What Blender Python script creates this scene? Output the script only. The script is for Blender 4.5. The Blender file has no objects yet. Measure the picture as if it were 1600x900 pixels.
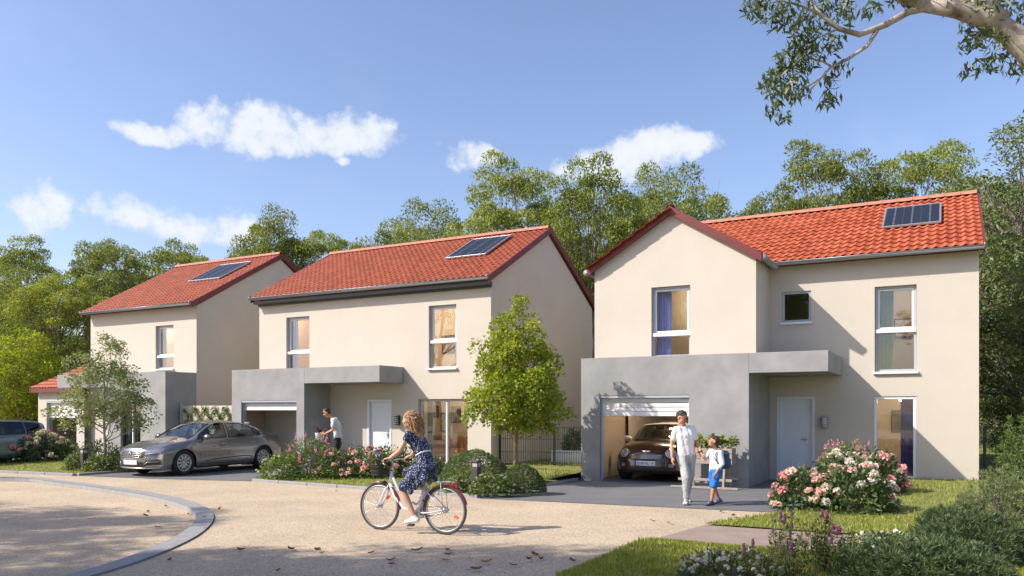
import bpy, bmesh, math, random
import numpy as np
from mathutils import Vector, Matrix

# ------------------------------------------------------------------ camera, sky, sun
scene = bpy.context.scene
COL = scene.collection
R = math.radians
FPX, HOR, CAMH = 1246.0, 641.0, 1.75          # focal length in photo pixels, horizon row, eye height
cam = bpy.data.cameras.new("camera"); cam.sensor_width = 36.0
cam.lens = 36.0 * FPX / 1600.0
cam.shift_y = (HOR - 450.0) / 1600.0
cam.clip_start = 0.05; cam.clip_end = 4000
camo = bpy.data.objects.new("camera", cam); COL.objects.link(camo)
camo.location = (0, 0, CAMH); camo.rotation_euler = (R(90), 0, 0)
scene.camera = camo

SUN_EL, SUN_FROM = R(38.5), Vector((-0.97, -0.235, 0)).normalized()   # horizontal direction towards the sun
sun = bpy.data.lights.new("sun", 'SUN'); sun.energy = 3.9; sun.angle = R(0.6); sun.color = (1.0, 0.925, 0.82)
suno = bpy.data.objects.new("sun", sun); COL.objects.link(suno)
to_sun = Vector((SUN_FROM.x * math.cos(SUN_EL), SUN_FROM.y * math.cos(SUN_EL), math.sin(SUN_EL)))
suno.rotation_euler = to_sun.to_track_quat('Z', 'Y').to_euler()
suno.location = (-30, -10, 40)

world = bpy.data.worlds.new("World"); scene.world = world; world.use_nodes = True
def build_sky():
    nt = world.node_tree; N = nt.nodes; L = nt.links
    for n in list(N): N.remove(n)
    out = N.new('ShaderNodeOutputWorld'); bg = N.new('ShaderNodeBackground'); bg.inputs[1].default_value = 0.15
    sky = N.new('ShaderNodeTexSky'); sky.sky_type = 'NISHITA'; sky.sun_disc = False
    sky.sun_elevation = SUN_EL; sky.sun_rotation = math.atan2(SUN_FROM.x, SUN_FROM.y)
    sky.altitude = 50; sky.air_density = 1.0; sky.dust_density = 1.3; sky.ozone_density = 4.0
    tc = N.new('ShaderNodeTexCoord')
    sep = N.new('ShaderNodeSeparateXYZ'); L.new(tc.outputs['Generated'], sep.inputs[0])
    def m(op, a, b=None, c=None, clamp=False):
        n = N.new('ShaderNodeMath'); n.operation = op; n.use_clamp = clamp
        for i, v in enumerate((a, b, c)):
            if v is None: continue
            if isinstance(v, (int, float)): n.inputs[i].default_value = v
            else: L.new(v, n.inputs[i])
        return n.outputs[0]
    az = m('ARCTAN2', sep.outputs[0], sep.outputs[1])
    # the same cloud field goes on all the way round the horizon
    P = R(76.0)
    az = m('SUBTRACT', m('MODULO', m('ADD', az, P / 2 + 5 * P), P), P / 2)
    el = m('ARCSINE', sep.outputs[2])
    comb = N.new('ShaderNodeCombineXYZ'); L.new(az, comb.inputs[0]); L.new(el, comb.inputs[1])
    def noise(scale, detail, rough, off=0.0):
        mp = N.new('ShaderNodeVectorMath'); mp.operation = 'ADD'; mp.inputs[1].default_value = (off, off * .7, off * .3)
        L.new(comb.outputs[0], mp.inputs[0])
        n = N.new('ShaderNodeTexNoise'); n.inputs['Scale'].default_value = scale; n.inputs['Detail'].default_value = detail
        n.inputs['Roughness'].default_value = rough; L.new(mp.outputs[0], n.inputs['Vector'])
        return n.outputs[0]
    n1 = noise(15, 9, .60); n2 = noise(44, 8, .66, 3.1); n3 = noise(7, 3, .5, 7.7)
    wx = m('MULTIPLY_ADD', m('SUBTRACT', noise(9, 4, .55, 1.3), .5), .10, az)
    wy = m('MULTIPLY_ADD', m('SUBTRACT', noise(9, 4, .55, 5.3), .5), .055, el)
    def blob(u, v, ru, rv):
        x = (u - 800) / FPX; y = (HOR - v) / FPX
        a0 = math.atan2(x, 1); e0 = math.asin(y / math.sqrt(1 + x * x + y * y))
        k = math.cos(a0) ** 2
        ra = ru / FPX * k; rb = rv / FPX * math.cos(e0)
        dx = m('MULTIPLY', m('SUBTRACT', wx, a0), 1 / ra); dy = m('MULTIPLY', m('SUBTRACT', wy, e0), 1 / rb)
        return m('SUBTRACT', 1.0, m('ADD', m('MULTIPLY', dx, dx), m('MULTIPLY', dy, dy)))
    blobs = [(240, 208, 85, 17), (330, 188, 55, 36), (415, 198, 95, 42), (480, 222, 60, 26), (560, 215, 75, 34), (590, 205, 40, 26), (520, 235, 60, 18), (340, 165, 40, 18),
             (735, 240, 60, 30), (70, 325, 60, 38), (200, 330, 75, 26), (270, 345, 110, 28), (345, 345, 50, 30), (985, 243, 95, 30), (1030, 228, 60, 30), (1085, 225, 40, 20), (960, 262, 90, 30),
             (545, 258, 22, 12)]
    f = None
    for b in blobs:
        o = blob(*b)
        f = o if f is None else m('SMOOTH_MAX', f, o, 0.35)
    f = m('MAXIMUM', f, -1.6)
    d = m('ADD', f, m('MULTIPLY', m('SUBTRACT', n1, .5), 3.6))
    d = m('ADD', d, m('MULTIPLY', m('SUBTRACT', n2, .5), 2.2))
    mr = N.new('ShaderNodeMapRange'); mr.interpolation_type = 'SMOOTHSTEP'
    mr.inputs[1].default_value = -0.15; mr.inputs[2].default_value = 1.0; L.new(d, mr.inputs[0])
    wisp = N.new('ShaderNodeMapRange'); wisp.interpolation_type = 'SMOOTHSTEP'
    wisp.inputs[1].default_value = .52; wisp.inputs[2].default_value = .85; L.new(n3, wisp.inputs[0])
    low = N.new('ShaderNodeMapRange'); low.inputs[1].default_value = .45; low.inputs[2].default_value = .05; L.new(el, low.inputs[0])
    wv = m('MULTIPLY', m('MULTIPLY', wisp.outputs[0], low.outputs[0]), .35)
    alpha = m('MAXIMUM', m('MULTIPLY', mr.outputs[0], .93), wv, clamp=True)
    # cloud colour: bright tops, faintly blue-grey where the layer is thick
    thick = N.new('ShaderNodeMapRange'); thick.inputs[1].default_value = .6; thick.inputs[2].default_value = 2.4; L.new(d, thick.inputs[0])
    cc = N.new('ShaderNodeMix'); cc.data_type = 'RGBA'
    cc.inputs[6].default_value = (3.6, 3.8, 4.1, 1); cc.inputs[7].default_value = (4.3, 4.3, 4.3, 1)
    L.new(thick.outputs[0], cc.inputs[0])
    tint = N.new('ShaderNodeMix'); tint.data_type = 'RGBA'; tint.blend_type = 'MULTIPLY'; tint.inputs[0].default_value = 1; tint.inputs[7].default_value = (1.05, .91, .90, 1); L.new(sky.outputs[0], tint.inputs[6])
    mix = N.new('ShaderNodeMix'); mix.data_type = 'RGBA'
    L.new(alpha, mix.inputs[0]); L.new(tint.outputs[2], mix.inputs[6]); L.new(cc.outputs[2], mix.inputs[7])
    L.new(mix.outputs[2], bg.inputs[0]); L.new(bg.outputs[0], out.inputs[0])
build_sky()
vs = scene.view_settings
vs.view_transform = 'Standard'; vs.look = 'None'; vs.exposure = 0.70; vs.gamma = 1.0; vs.use_curve_mapping = False
cy = scene.cycles
cy.max_bounces = 8; cy.transparent_max_bounces = 16; cy.diffuse_bounces = 3; cy.glossy_bounces = 3; cy.transmission_bounces = 4
cy.use_denoising = True; cy.sample_clamp_indirect = 6.0
cy.caustics_reflective = False; cy.caustics_refractive = False
scene.render.film_transparent = False

# ------------------------------------------------------------------ helpers
def gpt(u, v, z=0.0):
    """photo pixel -> point on the ground (height z)"""
    Y = (CAMH - z) * FPX / (v - HOR)
    return Vector(((u - 800) / FPX * Y, Y, z))
def upx(u, Y): return (u - 800) / FPX * Y
def vz(v, Y): return CAMH + (HOR - v) / FPX * Y

def tag(o, label=None, cat=None, group=None, kind=None):
    if label: o["label"] = label
    if cat: o["category"] = cat
    if group: o["group"] = group
    if kind: o["kind"] = kind
    return o
def empty(name, loc=(0, 0, 0), rz=0.0, label=None, cat=None, group=None):
    o = bpy.data.objects.new(name, None); COL.objects.link(o)
    o.location = loc; o.rotation_euler = (0, 0, rz); o.empty_display_size = 0.2
    return tag(o, label, cat, group)
def link(name, me, parent=None, mat=None):
    o = bpy.data.objects.new(name, me); COL.objects.link(o)
    if mat is not None and not me.materials: me.materials.append(mat)
    if parent is not None: o.parent = parent
    return o
def children(o): return [c for c in bpy.data.objects if c.parent == o]

class MB:
    """collects polygons of ONE mesh"""
    def __init__(s): s.v = []; s.f = []; s.sm = []; s.mi = []
    def add(s, vs, fs, smooth=False, mi=0):
        b = len(s.v); s.v.extend([tuple(p) for p in vs])
        for f in fs: s.f.append([b + i for i in f]); s.sm.append(smooth); s.mi.append(mi)
        return s
    def quad(s, a, b, c, d, mi=0): return s.add([a, b, c, d], [(0, 1, 2, 3)], mi=mi)
    def poly(s, pts, mi=0): return s.add(pts, [tuple(range(len(pts)))], mi=mi)
    def box(s, x0, x1, y0, y1, z0, z1, mi=0):
        vs = [(x, y, z) for z in (z0, z1) for y in (y0, y1) for x in (x0, x1)]
        return s.add(vs, [(0, 2, 3, 1), (4, 5, 7, 6), (0, 1, 5, 4), (2, 6, 7, 3), (0, 4, 6, 2), (1, 3, 7, 5)], mi=mi)
    def cbox(s, c, size, bev=0.01, rot=None, mi=0, smooth=False):
        """chamfered box"""
        hx, hy, hz = [d / 2 for d in size]; b = min(bev, hx * .9, hy * .9, hz * .9)
        pts = []
        idx = {}
        for sx in (-1, 1):
            for sy in (-1, 1):
                for sz in (-1, 1):
                    for a in range(3):
                        p = [sx * (hx - (0 if a == 0 else b)), sy * (hy - (0 if a == 1 else b)), sz * (hz - (0 if a == 2 else b))]
                        idx[(sx, sy, sz, a)] = len(pts); pts.append(Vector(p))
        F = []
        for a in range(3):
            o = [i for i in range(3) if i != a]
            for sg in (-1, 1):
                ring = []
                for (q0, q1) in ((-1, -1), (1, -1), (1, 1), (-1, 1)):
                    k = [0, 0, 0]; k[a] = sg; k[o[0]] = q0; k[o[1]] = q1
                    ring.append(idx[(k[0], k[1], k[2], a)])
                F.append(ring)
        for a in range(3):      # edge along axis a
            o = [i for i in range(3) if i != a]
            for q0 in (-1, 1):
                for q1 in (-1, 1):
                    def I(sg, fa):
                        k = [0, 0, 0]; k[a] = sg; k[o[0]] = q0; k[o[1]] = q1
                        return idx[(k[0], k[1], k[2], fa)]
                    F.append([I(-1, o[0]), I(1, o[0]), I(1, o[1]), I(-1, o[1])])
        for sx in (-1, 1):
            for sy in (-1, 1):
                for sz in (-1, 1): F.append([idx[(sx, sy, sz, a)] for a in range(3)])
        # make all faces point outward
        G = []
        for f in F:
            cen = sum((pts[i] for i in f), Vector()) / len(f)
            n = (pts[f[1]] - pts[f[0]]).cross(pts[f[2]] - pts[f[0]])
            G.append(f if n.dot(cen) > 0 else f[::-1])
        if rot is not None: pts = [rot @ p for p in pts]
        cv = Vector(c)
        return s.add([p + cv for p in pts], G, smooth, mi)
    def tube(s, pts, rad, n=8, cap=True, smooth=True, mi=0, flat=1.0, up=None):
        pts = [Vector(p) for p in pts]
        rr = rad if isinstance(rad, (list, tuple)) else [rad] * len(pts)
        vs = []; fs = []
        ref = None
        for i, p in enumerate(pts):
            t = (pts[min(i + 1, len(pts) - 1)] - pts[max(i - 1, 0)])
            if t.length < 1e-9: t = Vector((0, 0, 1))
            t.normalize()
            if ref is None:
                ref = Vector(up) if up is not None else (Vector((0, 0, 1)) if abs(t.z) < .9 else Vector((1, 0, 0)))
            a = ref - t * ref.dot(t)
            if a.length < 1e-6: a = t.orthogonal()
            a.normalize(); ref = a; b = t.cross(a)
            for k in range(n):
                w = 2 * math.pi * k / n
                vs.append(p + (a * math.cos(w) * flat + b * math.sin(w)) * rr[i])
        for i in range(len(pts) - 1):
            for k in range(n):
                k2 = (k + 1) % n
                fs.append((i * n + k, i * n + k2, (i + 1) * n + k2, (i + 1) * n + k))
        if cap:
            fs.append(tuple(range(n - 1, -1, -1))); fs.append(tuple(range((len(pts) - 1) * n, len(pts) * n)))
        return s.add(vs, fs, smooth, mi)
    def ring(s, c, R_, r, axis='y', n=40, m=8, mi=0, a0=0.0, a1=None, flat=1.0):
        """torus or arc of it around an axis through c"""
        a1 = 2 * math.pi if a1 is None else a1
        full = abs(a1 - a0 - 2 * math.pi) < 1e-6
        c = Vector(c); vs = []; fs = []
        cnt = n if full else n + 1
        for i in range(cnt):
            t = a0 + (a1 - a0) * i / n
            e = Vector((math.cos(t), 0, math.sin(t))) if axis == 'y' else (Vector((math.cos(t), math.sin(t), 0)) if axis == 'z' else Vector((0, math.cos(t), math.sin(t))))
            ax = Vector((0, 1, 0)) if axis == 'y' else (Vector((0, 0, 1)) if axis == 'z' else Vector((1, 0, 0)))
            for k in range(m):
                w = 2 * math.pi * k / m
                vs.append(c + e * (R_ + r * math.cos(w)) + ax * (r * flat * math.sin(w)))
        for i in range(n):
            j = (i + 1) % cnt
            for k in range(m): fs.append((i * m + k, i * m + (k + 1) % m, j * m + (k + 1) % m, j * m + k))
        return s.add(vs, fs, True, mi)
    def lathe(s, prof, c=(0, 0, 0), axis='z', n=24, mi=0, smooth=True, cap=True):
        c = Vector(c); vs = []; fs = []
        for (r, h) in prof:
            for k in range(n):
                w = 2 * math.pi * k / n; a, b = r * math.cos(w), r * math.sin(w)
                vs.append(c + (Vector((a, b, h)) if axis == 'z' else (Vector((a, h, b)) if axis == 'y' else Vector((h, a, b)))))
        for i in range(len(prof) - 1):
            for k in range(n): fs.append((i * n + k, i * n + (k + 1) % n, (i + 1) * n + (k + 1) % n, (i + 1) * n + k))
        if cap:
            if prof[0][0] > 1e-5: fs.append(tuple(range(n - 1, -1, -1)))
            if prof[-1][0] > 1e-5: fs.append(tuple(range((len(prof) - 1) * n, len(prof) * n)))
        return s.add(vs, fs, smooth, mi)
    def ell(s, c, r, n=14, m=9, rot=None, mi=0):
        c = Vector(c); vs = []; fs = []
        for i in range(m + 1):
            t = math.pi * i / m
            for k in range(n):
                w = 2 * math.pi * k / n
                p = Vector((r[0] * math.sin(t) * math.cos(w), r[1] * math.sin(t) * math.sin(w), r[2] * math.cos(t)))
                vs.append(c + (rot @ p if rot is not None else p))
        for i in range(m):
            for k in range(n): fs.append(((i + 1) * n + k, (i + 1) * n + (k + 1) % n, i * n + (k + 1) % n, i * n + k))
        return s.add(vs, fs, True, mi)
    def capsule(s, a, b, ra, rb, n=12, m=4):
        """tapered capsule, closed"""
        a = Vector(a); b = Vector(b); d = b - a; L = d.length
        t = d / L if L > 1e-6 else Vector((0, 0, 1))
        pts = []; rr = []
        for i in range(m + 1):
            w = math.pi / 2 * i / m; pts.append(a - t * ra * math.cos(w)); rr.append(max(ra * math.sin(w), 1e-4))
        for i in range(m + 1):
            w = math.pi / 2 * i / m; pts.append(b + t * rb * math.sin(w)); rr.append(max(rb * math.cos(w), 1e-4))
        # frame is constant along the capsule
        x = t.orthogonal().normalized(); y = t.cross(x); vs = []; fs = []
        for p, r in zip(pts, rr):
            for k in range(n):
                w = 2 * math.pi * k / n; vs.append(p + (x * math.cos(w) + y * math.sin(w)) * r)
        for i in range(len(pts) - 1):
            for k in range(n): fs.append((i * n + k, i * n + (k + 1) % n, (i + 1) * n + (k + 1) % n, (i + 1) * n + k))
        fs.append(tuple(range(n - 1, -1, -1))); fs.append(tuple(range((len(pts) - 1) * n, len(pts) * n)))
        return s.add(vs, fs, True)
    def mesh(s, name):
        me = bpy.data.meshes.new(name); me.from_pydata(s.v, [], s.f)
        me.polygons.foreach_set("use_smooth", s.sm)
        if any(s.mi): me.polygons.foreach_set("material_index", s.mi)
        me.update(); return me
    def build(s, name, mat, parent=None, **kw):
        me = s.mesh(name)
        for m_ in (mat if isinstance(mat, (list, tuple)) else [mat]): me.materials.append(m_)
        o = link(name, me, parent)
        if kw: tag(o, **kw)
        return o

def fast_mesh(name, verts, faces_flat, per, attr=None, smooth=False):
    """numpy arrays -> mesh; every face has `per` corners"""
    me = bpy.data.meshes.new(name)
    nv = len(verts); nf = len(faces_flat) // per
    me.vertices.add(nv); me.vertices.foreach_set("co", np.asarray(verts, np.float32).ravel())
    me.loops.add(nf * per); me.loops.foreach_set("vertex_index", np.asarray(faces_flat, np.int32))
    me.polygons.add(nf); me.polygons.foreach_set("loop_start", np.arange(0, nf * per, per, dtype=np.int32))
    try: me.polygons.foreach_set("loop_total", np.full(nf, per, dtype=np.int32))
    except Exception: pass
    if smooth: me.polygons.foreach_set("use_smooth", np.ones(nf, dtype=bool))
    if attr is not None:
        a = me.attributes.new("tone", 'FLOAT', 'POINT'); a.data.foreach_set("value", np.asarray(attr, np.float32))
    me.update(calc_edges=True); return me

# ------------------------------------------------------------------ materials
MATS = {}
def _nt(name):
    m = bpy.data.materials.new(name); m.use_nodes = True
    nt = m.node_tree
    for n in list(nt.nodes): nt.nodes.remove(n)
    return m, nt, nt.nodes, nt.links
def mat(name, col, rough=.6, metal=0.0, var=0.0, scale=6.0, col2=None, bump=0.0, bscale=None, spec=.5, coat=0.0, detail=5, stretch=None, emit=None, coords='Object'):
    if name in MATS: return MATS[name]
    m, nt, N, L = _nt(name)
    out = N.new('ShaderNodeOutputMaterial'); b = N.new('ShaderNodeBsdfPrincipled'); L.new(b.outputs[0], out.inputs[0])
    b.inputs['Base Color'].default_value = (*col, 1); b.inputs['Roughness'].default_value = rough; b.inputs['Metallic'].default_value = metal
    b.inputs['Specular IOR Level'].default_value = spec; b.inputs['Coat Weight'].default_value = coat; b.inputs['Coat Roughness'].default_value = .04
    if emit: b.inputs['Emission Color'].default_value = (*emit[0], 1); b.inputs['Emission Strength'].default_value = emit[1]
    if var > 0 or bump > 0 or col2 is not None:
        tc = N.new('ShaderNodeTexCoord'); vec = tc.outputs[coords]
        if stretch:
            mp = N.new('ShaderNodeMapping'); mp.inputs['Scale'].default_value = stretch; L.new(vec, mp.inputs[0]); vec = mp.outputs[0]
        if var > 0 or col2 is not None:
            n = N.new('ShaderNodeTexNoise'); n.inputs['Scale'].default_value = scale; n.inputs['Detail'].default_value = detail; n.inputs['Roughness'].default_value = .62
            L.new(vec, n.inputs['Vector'])
            r = N.new('ShaderNodeMapRange'); r.inputs[1].default_value = .3; r.inputs[2].default_value = .7; L.new(n.outputs[0], r.inputs[0])
            mx = N.new('ShaderNodeMix'); mx.data_type = 'RGBA'; L.new(r.outputs[0], mx.inputs[0])
            c2 = col2 if col2 is not None else col
            mx.inputs[6].default_value = (*[c * (1 - var) for c in col], 1); mx.inputs[7].default_value = (*[min(1, c * (1 + var)) for c in c2], 1)
            L.new(mx.outputs[2], b.inputs['Base Color'])
        if bump > 0:
            n2 = N.new('ShaderNodeTexNoise'); n2.inputs['Scale'].default_value = bscale or scale * 6; n2.inputs['Detail'].default_value = 4; L.new(vec, n2.inputs['Vector'])
            bp = N.new('ShaderNodeBump'); bp.inputs['Strength'].default_value = bump; bp.inputs['Distance'].default_value = .01; L.new(n2.outputs[0], bp.inputs['Height']); L.new(bp.outputs[0], b.inputs['Normal'])
    MATS[name] = m; return m
def leafmat(name, c_dark, c_light, trans=.35, gloss=.025, rough=.5, c_third=None):
    """leaf: diffuse + translucent, colour varies leaf by leaf ('tone' attribute) and plant by plant"""
    if name in MATS: return MATS[name]
    m, nt, N, L = _nt(name)
    out = N.new('ShaderNodeOutputMaterial')
    at = N.new('ShaderNodeAttribute'); at.attribute_name = 'tone'
    oi = N.new('ShaderNodeObjectInfo')
    mx = N.new('ShaderNodeMix'); mx.data_type = 'RGBA'; mx.inputs[6].default_value = (*c_dark, 1); mx.inputs[7].default_value = (*c_light, 1)
    L.new(at.outputs['Fac'], mx.inputs[0])
    hs = N.new('ShaderNodeHueSaturation'); mr = N.new('ShaderNodeMapRange'); mr.inputs[3].default_value = .85; mr.inputs[4].default_value = 1.15
    L.new(oi.outputs['Random'], mr.inputs[0]); L.new(mr.outputs[0], hs.inputs['Value']); L.new(mx.outputs[2], hs.inputs['Color'])
    d = N.new('ShaderNodeBsdfDiffuse'); L.new(hs.outputs[0], d.inputs[0])
    t = N.new('ShaderNodeBsdfTranslucent')
    tcol = N.new('ShaderNodeMix'); tcol.data_type = 'RGBA'; tcol.blend_type = 'MULTIPLY'; tcol.inputs[0].default_value = 1; tcol.inputs[7].default_value = (1.25, 1.2, .55, 1)
    L.new(hs.outputs[0], tcol.inputs[6]); L.new(tcol.outputs[2], t.inputs[0])
    a = N.new('ShaderNodeMixShader'); a.inputs[0].default_value = trans; L.new(d.outputs[0], a.inputs[1]); L.new(t.outputs[0], a.inputs[2])
    g = N.new('ShaderNodeBsdfGlossy'); g.inputs['Roughness'].default_value = rough; g.inputs[0].default_value = (1, 1, 1, 1)
    b = N.new('ShaderNodeMixShader'); b.inputs[0].default_value = gloss; L.new(a.outputs[0], b.inputs[1]); L.new(g.outputs[0], b.inputs[2])
    L.new(b.outputs[0], out.inputs[0]); MATS[name] = m; return m
def glassmat(name, tint=(.9, .95, 1), refl=1.0, dens=0.0):
    if name in MATS: return MATS[name]
    m, nt, N, L = _nt(name)
    out = N.new('ShaderNodeOutputMaterial')
    tr = N.new('ShaderNodeBsdfTransparent'); tr.inputs[0].default_value = (*[c * (1 - dens) for c in tint], 1)
    g = N.new('ShaderNodeBsdfGlossy'); g.inputs['Roughness'].default_value = .0; g.inputs[0].default_value = (1, 1, 1, 1)
    lw = N.new('ShaderNodeLayerWeight'); lw.inputs[0].default_value = .5; pw = N.new('ShaderNodeMath'); pw.operation = 'POWER'; pw.inputs[1].default_value = 4.5; L.new(lw.outputs['Facing'], pw.inputs[0])
    ml = N.new('ShaderNodeMath'); ml.operation = 'MULTIPLY_ADD'; ml.inputs[1].default_value = refl * .9; ml.inputs[2].default_value = .07; ml.use_clamp = True; L.new(pw.outputs[0], ml.inputs[0])
    mx = N.new('ShaderNodeMixShader'); L.new(ml.outputs[0], mx.inputs[0]); L.new(tr.outputs[0], mx.inputs[1]); L.new(g.outputs[0], mx.inputs[2])
    L.new(mx.outputs[0], out.inputs[0]); MATS[name] = m; return m

M_RENDER = mat('cream_render', (.565, .515, .44), .9, var=.035, scale=1.1, bump=.10, bscale=160)
M_CONC = mat('grey_concrete_render', (.30, .30, .298), .85, var=.15, scale=1.6, bump=.12, bscale=90, detail=8)
def tilemat(name, a, b, c, rough):
    """fired clay: every tile has its own shade"""
    m, nt, N, L = _nt(name); out = N.new('ShaderNodeOutputMaterial'); p = N.new('ShaderNodeBsdfPrincipled'); L.new(p.outputs[0], out.inputs[0]); p.inputs['Roughness'].default_value = rough; p.inputs['Specular IOR Level'].default_value = .3
    at = N.new('ShaderNodeAttribute'); at.attribute_name = 'tone'; oi = N.new('ShaderNodeObjectInfo'); ad = N.new('ShaderNodeMath'); ad.operation = 'ADD'; L.new(at.outputs['Fac'], ad.inputs[0]); L.new(oi.outputs['Random'], ad.inputs[1])
    fr = N.new('ShaderNodeMath'); fr.operation = 'FRACT'; L.new(ad.outputs[0], fr.inputs[0])
    cr = N.new('ShaderNodeValToRGB'); cr.color_ramp.elements[0].color = (*a, 1); cr.color_ramp.elements[1].color = (*c, 1); e = cr.color_ramp.elements.new(.5); e.color = (*b, 1); L.new(fr.outputs[0], cr.inputs[0])
    tc = N.new('ShaderNodeTexCoord'); n = N.new('ShaderNodeTexNoise'); n.inputs['Scale'].default_value = 14; n.inputs['Detail'].default_value = 5; L.new(tc.outputs['Object'], n.inputs['Vector'])
    mr = N.new('ShaderNodeMapRange'); mr.inputs[1].default_value = .3; mr.inputs[2].default_value = .7; mr.inputs[3].default_value = .8; mr.inputs[4].default_value = 1.12; L.new(n.outputs[0], mr.inputs[0])
    hs = N.new('ShaderNodeHueSaturation'); L.new(cr.outputs[0], hs.inputs['Color']); L.new(mr.outputs[0], hs.inputs['Value']); L.new(hs.outputs[0], p.inputs['Base Color'])
    bp = N.new('ShaderNodeBump'); bp.inputs['Strength'].default_value = .15; bp.inputs['Distance'].default_value = .01; L.new(n.outputs[0], bp.inputs['Height']); L.new(bp.outputs[0], p.inputs['Normal']); MATS[name] = m; return m
M_TILE = tilemat('clay_tile', (.34, .072, .032), (.42, .098, .042), (.50, .13, .06), .55)
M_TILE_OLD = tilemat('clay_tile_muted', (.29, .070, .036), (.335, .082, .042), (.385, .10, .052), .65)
M_RIDGE = mat('ridge_clay', (.40, .14, .085), .6, var=.15, scale=5)
M_RAKE = mat('red_verge_metal', (.16, .028, .028), .45, var=.06, scale=3)
M_GUT = mat('zinc_gutter', (.30, .31, .32), .4, metal=.35, var=.05)
M_FASC = mat('dark_fascia', (.07, .072, .075), .5)
M_PVC = mat('white_frame', (.78, .79, .80), .35)
M_PVCB = mat('grey_frame', (.42, .45, .50), .4)
M_DOOR = mat('white_door', (.72, .75, .80), .4)
M_METAL = mat('brushed_metal', (.45, .45, .46), .3, metal=.9)
M_DARKM = mat('dark_metal', (.03, .032, .034), .45, metal=.3)
M_GLASS = glassmat('window_glass', refl=1.0)
M_ROOM = mat('warm_room_paint', (.72, .60, .45), .9, var=.04, scale=2)
M_FLOORW = mat('oak_floor', (.30, .18, .09), .5, var=.2, scale=4, stretch=(1, 12, 1))
M_WOODD = mat('dark_wood', (.10, .05, .025), .5, var=.2, scale=4)
M_CEIL = mat('white_ceiling', (.75, .72, .66), .9)
M_BULB = mat('bulb', (1, .8, .55), .5, emit=((1.0, .76, .50), 130.0))
M_CELL = mat('solar_cell', (.016, .019, .028), .38, var=.15, scale=20, spec=.3)
M_ALU = mat('aluminium', (.40, .41, .42), .45, metal=.6)
# ------------------------------------------------------------------ ground, road, drives
TH = R(-28.5)
E1 = Vector((math.cos(TH), math.sin(TH), 0)); E2 = Vector((-math.sin(TH), math.cos(TH), 0))
R3 = Vector((6.50, 20.10, 0)); R2 = Vector((-5.74, 25.19, 0)); R1 = Vector((-10.88, 27.50, 0))   # one reference corner of each house
def loc(Rt, p, q, z=0.0): return Rt + E1 * p + E2 * q + Vector((0, 0, z))

def road_mat():
    m, nt, N, L = _nt('sandy_bound_gravel')
    out = N.new('ShaderNodeOutputMaterial'); b = N.new('ShaderNodeBsdfPrincipled'); L.new(b.outputs[0], out.inputs[0])
    b.inputs['Roughness'].default_value = .88; b.inputs['Specular IOR Level'].default_value = .25
    tc = N.new('ShaderNodeTexCoord')
    v = N.new('ShaderNodeTexVoronoi'); v.inputs['Scale'].default_value = 55; L.new(tc.outputs['Object'], v.inputs['Vector'])
    n = N.new('ShaderNodeTexNoise'); n.inputs['Scale'].default_value = .55; n.inputs['Detail'].default_value = 7; n.inputs['Roughness'].default_value = .65; L.new(tc.outputs['Object'], n.inputs['Vector'])
    cr = N.new('ShaderNodeValToRGB'); L.new(v.outputs['Color'], cr.inputs[0])
    cr.color_ramp.elements[0].color = (.30, .225, .15, 1); cr.color_ramp.elements[1].color = (.66, .54, .40, 1)
    e = cr.color_ramp.elements.new(.5); e.color = (.53, .42, .295, 1)
    mr = N.new('ShaderNodeMapRange'); mr.inputs[1].default_value = .3; mr.inputs[2].default_value = .7; mr.inputs[3].default_value = .84; mr.inputs[4].default_value = 1.1; L.new(n.outputs[0], mr.inputs[0])
    hs = N.new('ShaderNodeHueSaturation'); L.new(cr.outputs[0], hs.inputs['Color']); L.new(mr.outputs[0], hs.inputs['Value']); L.new(hs.outputs[0], b.inputs['Base Color'])
    bp = N.new('ShaderNodeBump'); bp.inputs['Strength'].default_value = .55; bp.inputs['Distance'].default_value = .008; L.new(v.outputs['Distance'], bp.inputs['Height']); L.new(bp.outputs[0], b.inputs['Normal'])
    return m
M_ROAD = road_mat()
M_ASPH = mat('grey_asphalt', (.145, .148, .152), .9, var=.12, scale=1.2, bump=.5, bscale=120, detail=8)
M_PATH = mat('brown_paving', (.30, .225, .18), .9, var=.12, scale=3, bump=.3, bscale=90)
M_KERB = mat('concrete_kerb', (.29, .288, .285), .85, var=.12, scale=5, bump=.2, bscale=80)
M_SOIL = mat('lawn_soil', (.13, .15, .03), .95, var=.3, scale=9, col2=(.20, .21, .05), bump=.4, bscale=60)

MB().quad((-900, -300, -.12), (900, -300, -.12), (900, 1500, -.12), (-900, 1500, -.12)).build('ground', M_SOIL, kind='structure')

EDGE = [(-62, 44), (-30, 29.7), (-14.9, 23.25), (-10.7, 21.7), (-6.31, 19.64), (-.66, 15.95), (4.78, 13.54), (14, 9.4), (40, -2)]
ISL = [(-40, 21.6), (-22, 21.9), (-13.46, 20.97), (-11.04, 19.64), (-8.47, 17.58), (-7.05, 16.27), (-5.83, 14.83), (-4.97, 13.3), (-4.47, 11.7), (-4.27, 10.2), (-4.33, 8.7), (-4.75, 7.2), (-5.6, 5.6), (-7.2, 3.8), (-10, 2.2), (-16, .8), (-40, 0)]
def smooth_line(pts, k=6):
    P_ = [Vector((*p, 0)) for p in pts]; o = []
    for i in range(len(P_) - 1):
        p0, p1, p2, p3 = P_[max(i - 1, 0)], P_[i], P_[i + 1], P_[min(i + 2, len(P_) - 1)]
        for j in range(k):
            t = j / k
            o.append(.5 * ((2 * p1) + (-p0 + p2) * t + (2 * p0 - 5 * p1 + 4 * p2 - p3) * t * t + (-p0 + 3 * p1 - 3 * p2 + p3) * t ** 3))
    o.append(P_[-1]); return o
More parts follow.
